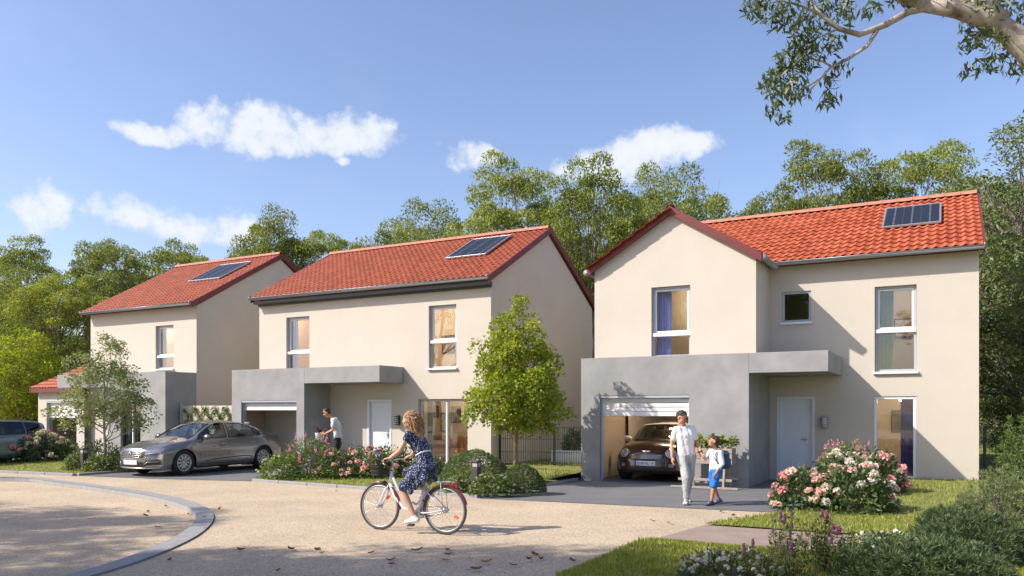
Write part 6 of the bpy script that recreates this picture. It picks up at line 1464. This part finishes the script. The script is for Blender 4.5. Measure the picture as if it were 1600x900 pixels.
# ---- the man carrying a potted plant
px_, py_ = upx(527, 21.2), 21.2
GARD = empty('person', (px_, py_, .11), R(183), 'adult in white t-shirt and black jeans bending over a potted plant', 'person')
J = dict(pel=V3(-.03, 0, .90), che=V3(.02, 0, 1.25), neck=V3(.14, 0, 1.44), head=V3(.275, .0, 1.565), face=V3(.86, .10, -.50), hup=V3(.5, 0, 1),
         shL=V3(.06, .19, 1.385), shR=V3(.07, -.19, 1.385), elL=V3(.07, .25, 1.12), wrL=V3(.30, .16, 1.01), elR=V3(.12, -.24, 1.12), wrR=V3(.34, -.15, 1.03),
         handL=(V3(1, -.32, .05), V3(.2, -1, .2), V3(0, 0, 1), .55), handR=(V3(1, .30, .02), V3(.2, 1, .2), V3(0, 0, 1), .55),
         hipL=V3(-.03, .09, .86), hipR=V3(-.03, -.09, .86), knL=V3(.03, .10, .47), anL=V3(-.02, .10, .09), knR=V3(.05, -.10, .47), anR=V3(.02, -.10, .09), toeL=V3(1, .15, 0), toeR=V3(1, -.15, 0))
P_, rot, body = person(GARD, J, SK3, 1.0, brow=HAIRD); short_hair(P_, rot, 1.0, HAIRD, body, .6, 5)
wl = (J['shL'] - J['shR']).normalized(); mb = MB(); tors(mb, J['pel'], J['che'], J['neck'], wl, None, 1.0, .014, .05)
for sd in 'LR': mb.capsule(J['che'].lerp(J['neck'], .5), J['sh' + sd], .066, .06); mb.capsule(J['sh' + sd], J['sh' + sd].lerp(J['el' + sd], .6), .06, .06)
fuse(mb, .010, 't_shirt', mat('heather_tshirt', (.62, .62, .67), .9, bump=.5, bscale=14), body, 3)
mb = MB()
for sd in 'LR': hp, kn, an = J['hip' + sd], J['kn' + sd], J['an' + sd]; mb.capsule(J['pel'], hp, .108, .104); mb.capsule(hp, kn, .10, .074); mb.capsule(kn, an.lerp(kn, .1), .074, .056)
fuse(mb, .010, 'jeans', CL_BLACK, body, 2)
for sd in 'LR': shoe(body, J['an' + sd], J['toe' + sd], SH_NAVY, SOLE)
POT = empty('potted_plant', Vector((px_, py_, 1.03)) + Matrix.Rotation(R(183), 3, 'Z') @ V3(.46, 0, .02), 0, 'white pot with strappy dark leaves held by the bending adult', 'potted plant')
MB().lathe([(.0, -.11), (.085, -.11), (.10, -.09), (.125, .09), (.13, .10), (.115, .10), (.11, .075), (.0, .075)], n=28).build('pot', mat('white_pot', (.72, .71, .73), .5), POT)
MB().lathe([(.0, .078), (.108, .078), (.108, .07)], n=20).build('soil', mat('potting_soil', (.03, .02, .012), .95), POT)
rng = random.Random(4)
for k in range(16):
    a = k * 2.4; L_ = rng.uniform(.22, .42); lean = rng.uniform(.4, 1.1); pts = []; 
    for t in np.linspace(0, 1, 7): pts.append(V3(math.cos(a) * L_ * t * lean, math.sin(a) * L_ * t * lean, .07 + L_ * (t * 1.05 - t * t * lean * .75)))
    MB().tube(pts, [.012, .017, .019, .017, .013, .008, .002], 6, flat=.18, up=(0, 0, 1)).build('leaf', mat('dracaena_leaf', (.03, .055, .03), .4, var=.4, scale=20, col2=(.10, .03, .04)), POT)
# ------------------------------------------------------------------ bicycle and rider
BK = Vector((-1.43, 11.45, 0)); BRZ = math.atan2(.43, -.90)
M_WHF = mat('white_frame_paint', (.72, .74, .80), .25, coat=.8); M_MRN = mat('maroon_fender', (.26, .012, .02), .25, coat=.9); M_SPK = mat('spoke_steel', (.6, .6, .6), .25, metal=.9); M_TYG = mat('tyre_grey', (.05, .05, .052), .8); M_ORG = mat('orange_reflector', (.85, .16, .01), .3); M_SAD = mat('saddle_vinyl', (.02, .022, .028), .4)
BIKE = empty('bicycle', BK, BRZ, 'white step-through city bicycle with maroon mudguards and front basket', 'bicycle')
def tb(name, pts, r, m, n=8, parent=None): return MB().tube(pts, r, n).build(name, m, parent or BIKE)
WR, FX, RX = .345, .565, -.545
def wheel(x):
    w = empty('wheel'); w.parent = BIKE; w.location = (x, 0, WR)
    MB().ring((0, 0, 0), WR - .019, .019, 'y', 64, 8).build('tyre', M_TYG, w); MB().ring((0, 0, 0), WR - .044, .012, 'y', 64, 8).build('rim', M_ALU, w)
    h = MB(); h.lathe([(.012, -.05), (.03, -.045), (.03, -.035), (.016, -.025), (.016, .025), (.03, .035), (.03, .045), (.012, .05)], axis='y', n=16); h.build('hub', M_SPK, w)
    mb = MB()
    for k in range(32):
        a = 2 * math.pi * k / 32; b = a + (.5 if k % 4 < 2 else -.5); s = 1 if k % 2 else -1
        mb.tube([(.028 * math.cos(b), s * .04, .028 * math.sin(b)), ((WR - .05) * math.cos(a), 0, (WR - .05) * math.sin(a))], .0016, 4, cap=False)
    mb.build('spokes', M_SPK, w)
    for t in ((2.4,) if x > 0 else (3.6,)): MB().cbox((.2 * math.cos(t), -.012, .2 * math.sin(t)), (.07, .01, .032), .004, rot=Matrix.Rotation(-t, 3, 'Y')).build('reflector', M_ORG, w); MB().cbox((.2 * math.cos(t), .012, .2 * math.sin(t)), (.07, .01, .032), .004, rot=Matrix.Rotation(-t, 3, 'Y')).build('reflector', M_ORG, w)
wheel(FX); wheel(RX)
BBp = V3(-.10, 0, .285); HT, HB = V3(.345, 0, .865), V3(.405, 0, .665)
fr = MB(); fr.tube([HT, HB], .021, 12); fr.tube([BBp, V3(-.205, 0, .70)], .019, 10)
fr.tube([HB + V3(-.01, 0, .03), V3(.30, 0, .50), V3(.14, 0, .335), BBp], .024, 12); fr.tube([HT + V3(.01, 0, -.05), V3(.25, 0, .62), V3(.10, 0, .46), V3(-.07, 0, .40), V3(-.145, 0, .47)], .019, 10)
for s in (1, -1): fr.tube([BBp + V3(-.02, s * .03, 0), V3(-.3, s * .055, .30), V3(RX, s * .062, WR)], .011, 8); fr.tube([V3(-.195, s * .018, .655), V3(-.37, s * .05, .5), V3(RX, s * .062, WR)], .009, 8)
fr.build('frame', M_WHF, BIKE)
fk = MB(); fk.tube([HB + V3(0, 0, 0), HB + V3(.02, 0, -.05)], .02, 10)
for s in (1, -1): fk.tube([HB + V3(.012, 0, -.03), HB + V3(.03, s * .05, -.06), V3(.50, s * .055, .46), V3(FX, s * .055, WR)], [.015, .016, .012, .009], 8)
fk.build('fork', M_WHF, BIKE)
def fender(x, a0, a1, nm):
    mb = MB(); V = []; F = []; n = 26; k = 7; Rr = WR + .022
    for i in range(n + 1):
        t = a0 + (a1 - a0) * i / n
        for j in range(k): w = (j / (k - 1) - .5) * 2; r = Rr - .014 * w * w; V.append((x + r * math.cos(t), w * .03, WR + r * math.sin(t)))
    for i in range(n):
        for j in range(k - 1): F.append((i * k + j, i * k + j + 1, (i + 1) * k + j + 1, (i + 1) * k + j))
    mb.add(V, F, True); o = mb.build(nm, M_MRN, BIKE); md = o.modifiers.new('t', 'SOLIDIFY'); md.thickness = .003
fender(FX, R(62), R(185), 'mudguard'); fender(RX, R(-4), R(165) - .0, 'mudguard')
mb = MB(); mb.cbox((-.48, 0, .742), (.34, .03, .012), .004)
for s in (1, -1): mb.tube([(-.28, s * .06, .742), (-.66, s * .06, .742)], .006, 6); mb.tube([(-.50, s * .06, .742), (RX, s * .068, WR + .02)], .005, 6); mb.tube([(-.29, s * .06, .742), (-.205, s * .02, .66)], .005, 6)
for x in (-.30, -.42, -.54, -.65): mb.tube([(x, -.06, .742), (x, .06, .742)], .005, 6)
mb.build('carrier_rack', M_ALU, BIKE); MB().cbox((-.69, 0, .715), (.05, .10, .055), .012).build('tail_light', mat('red_reflector', (.55, .01, .01), .25, coat=.8), BIKE)
tb('seat_post', [V3(-.2, 0, .68), V3(-.235, 0, .84)], .013, M_SPK)
mb = MB(); mb.ell((-.30, 0, .872), (.105, .095, .034), 16, 9); mb.capsule((-.24, 0, .872), (-.09, 0, .870), .045, .022); mb.ell((-.30, 0, .84), (.08, .07, .03), 12, 8); fuse(mb, .009, 'saddle', M_SAD, BIKE, 2)
hb = MB(); hb.tube([HT, HT + V3(-.022, 0, .09), HT + V3(.0, 0, .14)], .013, 10); gx = V3(.30, 0, 1.02)
for s in (1, -1): hb.tube([HT + V3(0, 0, .14), HT + V3(.05, s * .08, .15), HT + V3(.05, s * .20, .165), HT + V3(-.02, s * .27, .165), HT + V3(-.06, s * .28, .16)], .011, 8)
hb.build('handlebar', M_SPK, BIKE)
for s in (1, -1): tb('grip', [HT + V3(-.03, s * .272, .165), HT + V3(-.15, s * .29, .15)], .016, M_BLKP); tb('brake_lever', [HT + V3(.0, s * .26, .15), HT + V3(-.05, s * .29, .12), HT + V3(-.10, s * .30, .11)], .006, M_SPK, 6)
# cranks, chain and guard
ck = MB(); ck.lathe([(.0, -.008), (.085, -.008), (.085, .0), (.0, .0)], BBp + V3(0, -.05, 0), axis='y', n=24); ck.build('chainring', M_SPK, BIKE)
tb('chain', [BBp + V3(.0, -.055, .085), V3(RX, -.055, WR + .035), V3(RX - .035, -.055, WR), V3(RX, -.055, WR - .035), BBp + V3(0, -.055, -.085), BBp + V3(.085, -.055, 0), BBp + V3(0, -.055, .085)], .005, M_DARKM, 5)
pedL, pedR = BBp + V3(.045, .12, -.165), BBp + V3(-.045, -.12, .165)
for p, s in ((pedL, 1), (pedR, -1)): tb('crank', [BBp + V3(0, s * .045, 0), p + V3(0, -s * .055, 0)], .011, M_SPK); MB().cbox(p, (.09, .085, .022), .006).build('pedal', M_BLKP, BIKE)
# wicker-dark basket on the handlebar
bc = V3(.56, 0, .93); bk = MB(); rings = []
for z, a, b in ((-.12, .09, .12), (-.06, .105, .135), (0, .118, .15), (.06, .13, .16), (.11, .14, .17)):
    rings.append([bc + V3(a * (abs(math.cos(t)) ** .6) * math.copysign(1, math.cos(t)), b * (abs(math.sin(t)) ** .6) * math.copysign(1, math.sin(t)), z) for t in np.linspace(0, 2 * math.pi, 33)])
for k, r in enumerate(rings): bk.tube(r, .007 if k < 4 else .011, 5, cap=False)
for i in range(0, 32): bk.tube([r[i] for r in rings], .004, 4, cap=False)
for i in range(0, 32): bk.tube([rings[j][(i + j) % 32] for j in range(5)], .0035, 4, cap=False); bk.tube([rings[j][(i - j) % 32] for j in range(5)], .0035, 4, cap=False)
bk.poly([r for r in rings[0][:-1]]); bk.tube([HT + V3(.0, 0, .02), bc + V3(-.13, 0, -.08)], .009, 6); bk.build('basket', mat('dark_wicker', (.045, .045, .04), .7, var=.3, scale=30), BIKE)
tb('kickstand', [BBp + V3(-.05, .04, -.02), BBp + V3(-.28, .09, -.02)], .008, M_DARKM); MB().ell(HB + V3(.075, 0, .02), (.04, .035, .035), 14, 9).build('head_light', M_BLKP, BIKE)
# flowers lying in the basket
BQ = empty('flower_bouquet', BK + Matrix.Rotation(BRZ, 3, 'Z') @ V3(.56, 0, .90), BRZ, 'loose bunch of violet, yellow and white flowers in the bicycle basket', 'bouquet')
rng_ = np.random.default_rng(9); pos = rng_.normal(size=(420, 3)) * np.array([.075, .10, .06]) + np.array([.0, 0, .13]); link('foliage', leaf_mesh('foliage', [leaves(rng_, pos, .06, .45, .4)], L_SHRUB), BQ)
mb = MB()
for k in range(14): a = rng_.uniform(0, 6.28); mb.tube([(0, 0, -.03), (math.cos(a) * .12, math.sin(a) * .15, .22)], .004, 4)
mb.build('stems', L_SHRUB, BQ)
for k, (kind, sc) in enumerate([('violet', .8), ('white', .45), ('yellow', .9), ('white', .4), ('violet', .7), ('yellow', .8), ('blush', .5), ('violet', .8), ('pink', .45), ('yellow', .9), ('violet', .7), ('white', .45), ('yellow', .8), ('violet', .75), ('white', .4), ('pink', .4)]):
    a = k * 2.1; rr = .04 + .045 * (k % 4); f = link('flower_head', HEADS[kind], BQ); f.matrix_local = Matrix.Translation((math.cos(a) * rr * 1.2, math.sin(a) * rr * 1.6, .15 + .035 * ((k * 5) % 4))) @ Matrix.Scale(sc, 4)

# ---- rider
RID = empty('person', BK, BRZ, 'cyclist with long curly hair in navy polka-dot dress riding the white bicycle', 'person')
g = HT + V3(-.09, 0, .168)
J = dict(pel=V3(-.255, 0, .985), che=V3(-.10, 0, 1.29), neck=V3(-.015, 0, 1.465), head=V3(.055, .0, 1.615), face=V3(1, .10, -.10), hup=V3(.05, 0, 1),
         shL=V3(-.045, .165, 1.40), shR=V3(-.035, -.165, 1.40), elL=V3(.07, .225, 1.17), wrL=V3(.19, .275, 1.075), elR=V3(.09, -.23, 1.17), wrR=V3(.195, -.275, 1.075),
         handL=(V3(.95, .03, -.18), V3(-.1, .0, -1), V3(0, -1, 0), 1.05), handR=(V3(.95, -.03, -.18), V3(-.1, 0, -1), V3(0, 1, 0), 1.05),
         hipL=V3(-.22, .085, .93), hipR=V3(-.22, -.085, .93), knL=V3(.10, .125, .625), anL=pedL + V3(-.055, -.01, .115), knR=V3(.20, -.12, .83), anR=pedR + V3(-.07, .01, .12), toeL=V3(1, .05, -.12), toeR=V3(1, -.05, -.15))
P_, rot, body = person(RID, J, SK2, .97, brow=HAIRB, girl=True, sk_vox=.0075)
def dots_mat():
    m, nt, N, L = _nt('navy_polka_cotton'); out = N.new('ShaderNodeOutputMaterial'); b = N.new('ShaderNodeBsdfPrincipled'); L.new(b.outputs[0], out.inputs[0]); b.inputs['Roughness'].default_value = .9
    tc = N.new('ShaderNodeTexCoord'); v = N.new('ShaderNodeTexVoronoi'); v.inputs['Scale'].default_value = 44; v.inputs['Randomness'].default_value = .55; L.new(tc.outputs['Object'], v.inputs['Vector'])
    r = N.new('ShaderNodeMapRange'); r.inputs[1].default_value = .30; r.inputs[2].default_value = .24; L.new(v.outputs['Distance'], r.inputs[0])
    mx = N.new('ShaderNodeMix'); mx.data_type = 'RGBA'; mx.inputs[6].default_value = (.018, .030, .085, 1); mx.inputs[7].default_value = (.72, .73, .76, 1); L.new(r.outputs[0], mx.inputs[0]); L.new(mx.outputs[2], b.inputs['Base Color']); return m
M_DOT = dots_mat(); wl = V3(0, 1, 0); mb = MB(); tors(mb, J['pel'], J['che'], J['neck'] - V3(0, 0, .03), wl, None, .90, .006)
for k in (1, -1): mb.ell(J['che'] + V3(.085, k * .07, .02), (.055, .062, .058), 12, 8)
for sd in 'LR': mb.capsule(J['che'].lerp(J['neck'], .4), J['sh' + sd], .060, .058); mb.capsule(J['sh' + sd], J['sh' + sd].lerp(J['el' + sd], .28), .056, .052)
for sd in 'LR':
    hp, kn = J['hip' + sd], J['kn' + sd]; e = hp.lerp(kn, .88); mb.capsule(J['pel'], hp, .112, .112); mb.capsule(hp, e, .106, .084)
    # skirt hangs below the thigh and over the saddle
    for t in (.25, .5, .75): c = hp.lerp(e, t); mb.capsule(c, c + V3(-.04, (.02 if sd == 'L' else -.02), -.13), .085, .045)
    mb.capsule(hp + V3(-.04, 0, 0), hp + V3(-.07, (.07 if sd == 'L' else -.07), -.16), .10, .045); mb.capsule(hp + V3(.06, 0, -.02), hp + V3(.02, (.06 if sd == 'L' else -.06), -.22), .085, .04)
mb.capsule(J['hipL'].lerp(J['knL'], .75), J['hipR'].lerp(J['knR'], .75), .06, .06)
fuse(mb, .009, 'dress', M_DOT, body, 2)
bp = J['pel'].lerp(J['che'], .48); tl = (J['che'] - J['pel']).normalized(); bx_ = tl.cross(V3(0, 1, 0)).normalized()
MB().tube([bp + bx_ * .098 * math.cos(a) + V3(0, .138 * math.sin(a), 0) for a in np.linspace(0, 6.2832, 33)], .011, 6).build('belt', mat('white_belt', (.78, .77, .75), .5), body)
for sd, p in (('L', pedL), ('R', pedR)): shoe(body, J['an' + sd] + V3(0, 0, .0), J['toe' + sd], mat('white_sneaker', (.74, .72, .70), .7), SOLE, .92)
# long curly hair: scalp cap and many spiralling locks
HC = mat('curly_light_brown_hair', (.20, .095, .04), .5, var=.45, scale=45, col2=(.36, .20, .09)); rng = random.Random(12); s = .97
mb = MB(); mb.ell(P_(-.025, 0, .040), (.099, .086, .092), 16, 10, rot=rot); mb.ell(P_(-.065, 0, -.02), (.075, .09, .10), 14, 9, rot=rot); mb.capsule(P_(-.085, 0, -.02), V3(-.12, 0, 1.36), .078, .062); mb.capsule(V3(-.12, .03, 1.40), V3(-.165, .02, 1.24), .065, .04)
hair = fuse(mb, .009, 'hair', HC, body, 1); lk = MB()
for k in range(110):
    a = rng.uniform(1.15, 5.13); h = rng.uniform(-.02, .13); r = math.sqrt(max(.02, 1 - ((h - .03) / .115) ** 2)); p = P_(-.025 + .105 * r * math.cos(a), .096 * r * math.sin(a), h); ln = rng.uniform(.10, .36) if h < .09 else rng.uniform(.06, .22); pts = []; ph = rng.uniform(0, 6.28); sp = rng.uniform(.007, .014); back = rng.uniform(.03, .13)
    for i in range(13):
        t = i / 12; q = Vector(p) + V3(-back * t - .02 * math.sin(t * 3), (p.y) * .5 * t * (1 - t * .6), -ln * t ** 1.25); pts.append(q + V3(sp * math.cos(ph + t * 15), sp * math.sin(ph + t * 15), 0) * min(1, t * 4))
    lk.tube(pts, [.012 - .008 * i / 12 for i in range(13)], 5)
lk.build('curls', HC, hair)
# ------------------------------------------------------------------ street and garden furniture
def bollard(x, y, z, label):
    o = empty('bollard_light', (x, y, z), TH, label, 'bollard', 'bollard lights along the road edge'); m = mat('bronze_bollard', (.085, .075, .07), .45, metal=.4)
    MB().cbox((0, 0, .24), (.16, .16, .56), .012).build('post', m, o); MB().cbox((0, 0, .575), (.13, .13, .09), .006).build('lamp_glass', mat('bollard_lens', (.45, .44, .42), .3), o); MB().cbox((0, 0, .64), (.17, .17, .05), .012).build('cap', m, o)
    for s in (1, -1):
        for t in (1, -1): MB().cbox((s * .068, t * .068, .57), (.015, .015, .10), .003).build('lamp_bar', m, o)
p = gpt(131, 738); bollard(p.x, p.y, .02, 'short bronze bollard light in front of the birch shrubs')
p = gpt(744, 771); bollard(p.x, p.y, .03, 'short bronze bollard light beside the clipped domes near the cyclist')
# mesh fence between the houses
def fence(a, b, h, name, label, m, post_every=2.0, z=.18):
    a, b = Vector((*a[:2], 0)), Vector((*b[:2], 0)); d = (b - a); L_ = d.length; rz = math.atan2(d.y, d.x); o = empty(name, (a.x, a.y, z), rz, label, 'fence'); n = max(1, round(L_ / post_every))
    for i in range(n + 1): MB().cbox((L_ * i / n, 0, h / 2 - .05), (.055, .055, h + .12), .006).build('post', m, o)
    for i in range(n):
        x0, x1 = L_ * i / n + .03, L_ * (i + 1) / n - .03; mb = MB(); k = int((x1 - x0) / .065)
        for j in range(k + 1): x = x0 + (x1 - x0) * j / k; mb.box(x - .005, x + .005, -.005, .005, .02, h)
        for zz in (.06, h * .35, h * .68, h - .04):
            for yy in (-.012, .012): mb.box(x0, x1, yy - .005, yy + .005, zz - .006, zz + .006)
        mb.build('mesh_panel', m, o)
M_FEN = mat('fence_black', (.02, .022, .022), .5, metal=.3); M_FENG = mat('fence_green', (.012, .05, .03), .5)
fence(xy(loc(R2, 5.95, .35)), xy(loc(R3, -4.16, -.3)), 1.12, 'mesh_fence', 'black wire mesh fence between the middle house and the garage block', M_FEN, 1.35)
fence(xy(loc(R3, 4.7, 1.2)), xy(loc(R3, 11.5, 1.4)), 1.2, 'mesh_fence', 'dark green mesh fence at the right corner of the gabled house', M_FENG, 2.3)
# white raised bed behind the fence
RB = empty('raised_bed', loc(R2, 7.6, 2.6, .18), TH, 'low white raised bed behind the black mesh fence', 'raised bed')
for x, y, sx, sy in ((0, -.35, 1.9, .06), (0, .35, 1.9, .06), (-.92, 0, .06, .64), (.92, 0, .06, .64)): MB().cbox((x, y, .17), (sx, sy, .40), .008).build('side_board', M_PVC, RB)
MB().box(-.88, .88, -.31, .31, .0, .30).build('soil', mat('potting_soil', (.03, .02, .012), .95), RB)
pp = loc(R2, 7.3, 2.6, .46); bush('bay_shrub', pp.x, pp.y, pp.z, (.45, .3), .75, 900, .09, L_SHRUB, 'leafy shrub growing in the white raised bed', seed=120); pp = loc(R2, 8.2, 2.6, .46); bush('bay_shrub', pp.x, pp.y, pp.z, (.3, .25), .5, 500, .08, L_SHRUB, 'small shrub at the near end of the white raised bed', seed=121)
# garden wall with a trained climber between left and middle house
GW = empty('garden_wall', loc(R1, .02, -.6, 0), TH, 'pale garden wall with lattice climber between the left and middle houses', 'wall')
MB().cbox((1.35, 0, .95), (2.66, .14, 1.9), .01).build('wall_panel', M_RENDER, GW); MB().cbox((.06, -.10, 1.0), (.07, .05, 2.0), .006).build('post', M_PVCB, GW)
CL = empty('climbing_plant', loc(R1, .02, -.7, 0), TH, 'green climber trained in a lattice on the pale garden wall', 'climber'); mb = MB(); P = []; rngc = np.random.default_rng(3)
for x0 in np.arange(-.3, 2.7, .48):
    for sg in (1, -1):
        a = (max(.2, x0), 1.25); pts = [(x0 + t * .62 * 1.0 if sg > 0 else x0 + .62 - t * .62, -.02, 1.2 + t * .62) for t in np.linspace(0, 1, 9)]; pts = [q for q in pts if .25 < q[0] < 2.6]
        if len(pts) > 1:
            mb.tube(pts, .010, 5)
            for q in pts:
                for _ in range(16): P.append(np.array(q) + rngc.normal(size=3) * np.array([.035, .025, .035]))
for x0 in (.5, 1.4, 2.3): mb.tube([(x0, 0, 0), (x0, -.02, 1.22)], .012, 5)
mb.tube([(.3, -.02, 1.21), (2.6, -.02, 1.21)], .010, 5); mb.build('stems', M_BARKY, CL); link('foliage', leaf_mesh('foliage', [leaves(rngc, np.array(P), .065, .6, .3)], L_SHRUB), CL)
# wooden trough on trestles beside the garage
M_WTH = mat('weathered_wood', (.34, .29, .24), .85, var=.25, scale=6, stretch=(12, 1, 1))
PT = empty('trestle_planter', loc(R3, -.80, -2.90, .008), TH, 'weathered wooden trough on trestle legs against the garage block', 'planter')
for z in (.60, .72, .84):
    for y in (-.17, .17): MB().cbox((0, y, z), (1.15, .028, .112), .006).build('plank', M_WTH, PT)
    for x in (-.56, .56): MB().cbox((x, 0, z), (.028, .31, .112), .006).build('plank', M_WTH, PT)
MB().box(-.54, .54, -.155, .155, .56, .85).build('soil', mat('potting_soil', (.03, .02, .012), .95), PT)
for x in (-.42, .42):
    for s in (1, -1):
        a, b = V3(x, s * .06, .92), V3(x, s * .30, .0); d = (b - a); c = (a + b) / 2 + V3(.0, s * .06, .0); MB().cbox(c, (.045, .05, d.length), .006, rot=Matrix.Rotation(math.atan2(-d.y, -d.z) * -1, 3, 'X')).build('leg', M_WTH, PT)
for y in (-.29, .29): MB().cbox((0, y, .20), (1.2, .03, .06), .006).build('rail', M_WTH, PT)
MB().cbox((0, -.36, .03), (1.5, .04, .05), .006).build('foot_board', M_WTH, PT)
rngp = np.random.default_rng(66)
for i in range(7):
    q = loc(R3, -.80 - .48 + i * .16, -2.90, .87); o = empty('trough_plant', q, 0, None, None); tag(o, ['trailing leafy plant at the left end of the wooden trough', 'second plant from the left in the wooden trough', 'third leafy plant in the wooden trough', 'middle leafy plant in the wooden trough', 'fifth leafy plant in the wooden trough', 'second plant from the right in the wooden trough', 'drooping leafy plant at the right end of the wooden trough'][i], 'plant', 'plants in the wooden trough')
    mb = MB(); P = []; D = []
    for k in range(9):
        a = rngp.uniform(0, 6.28); r = rngp.uniform(.08, .22); h = rngp.uniform(.12, .34); e = (math.cos(a) * r, math.sin(a) * r, h); mb.tube([(0, 0, -.04), (e[0] * .4, e[1] * .4, h * .8), e], .004, 4)
        for t in (.6, .8, 1.0): P.append((e[0] * t, e[1] * t, h * t)); D.append((math.cos(a), math.sin(a), .1))
    mb.build('stems', M_BARKY, o); V_, F_, T_ = leaves(rngp, np.array(P * 2), .135, .5, .6, outward=np.array(D * 2) * 1.2, droop=.3); link('foliage', leaf_mesh('foliage', [(V_, F_, T_)], L_MAPLE if i % 3 else L_SHRUB), o)
# fallen leaves on the road
def fallen():
    rng = random.Random(21); cols = {'russet': mat('leaf_russet', (.22, .055, .025), .7, var=.2), 'brown': mat('leaf_brown', (.17, .09, .045), .7, var=.2), 'ochre': mat('leaf_ochre', (.35, .22, .05), .7, var=.2), 'green': mat('leaf_green', (.08, .2, .03), .6, var=.1)}
    base = MB(); n = 10; L_ = .11; V = []; F = []
    for i in range(n + 1):
        t = i / n; w = .032 * math.sin(math.pi * t ** .8) + .0015; z = .012 + .03 * (t - .5) ** 2 * 4 * .6; V += [(t * L_, -w, z + .012), (t * L_, 0, z), (t * L_, w, z + .014)]
    for i in range(n): b = i * 3; F += [(b, b + 3, b + 4, b + 1), (b + 1, b + 4, b + 5, b + 2)]
    base.add(V, F, True); base.tube([(-.04, 0, .018), (0, 0, .014)], .002, 4); me0 = base.mesh('fallen_leaf')
    spots = [(585, 865, 'brown'), (618, 876, 'russet'), (616, 883, 'russet'), (643, 864, 'brown'), (690, 878, 'ochre'), (703, 860, 'russet'), (708, 867, 'brown'), (752, 882, 'ochre'), (736, 893, 'brown'), (437, 892, 'green'), (372, 862, 'brown'), (460, 862, 'brown'), (498, 862, 'brown'), (267, 876, 'russet'),
             (318, 828, 'russet'), (252, 825, 'russet'), (232, 800, 'ochre'), (224, 806, 'brown'), (258, 792, 'ochre'), (290, 798, 'ochre'), (294, 804, 'brown'), (316, 810, 'ochre'), (345, 795, 'russet'), (526, 768, 'brown'), (831, 867, 'russet'), (848, 876, 'russet'), (830, 877, 'russet'), (890, 877, 'brown'), (1016, 814, 'ochre'), (1050, 820, 'ochre'), (808, 886, 'green'), (1126, 802, 'brown'), (1146, 808, 'russet')]
    names = {}; LV = []
    for u, v, c in spots:
        zz = -.09 if u < 310 and v < 830 else .0; p = gpt(u, v, zz); me = me0.copy() if c not in names else names[c]
        if c not in names: me.materials.append(cols[c]); names[c] = me
        where = 'inside the curved kerb' if u < 316 and v < 830 else ('by the curved kerb' if u < 380 else ('on the shaded road left of the bicycle' if u < 560 else ('on the shaded road below the bicycle' if u < 770 else ('on the road left of the foreground lawn' if u < 930 else 'where the road meets the front lawn'))))
        o = link('fallen_leaf', me); o.location = (p.x, p.y, zz + .004); o.rotation_euler = (rng.uniform(-.25, .25), rng.uniform(-.2, .2), rng.uniform(0, 6.28)); k = rng.uniform(.7, 1.25); o.scale = (k, k * rng.uniform(.7, 1.2), k); LV.append((u, o, f'dry {c} fallen leaf' if c != 'green' else 'fresh green fallen leaf', where))
    for u, o, a, w in LV:
        same = sorted(x for x, _, a2, w2 in LV if (a2, w2) == (a, w)); k = same.index(u); n = len(same)
        pre = '' if n == 1 else (('leftmost ', 'rightmost ') if n == 2 else ('leftmost ', 'middle ', 'rightmost ') if n == 3 else ('leftmost ', 'second from left ', 'third from left ', 'rightmost '))[k]
        tag(o, pre + a + ' ' + w, 'leaf', 'fallen leaves on the road')
fallen()
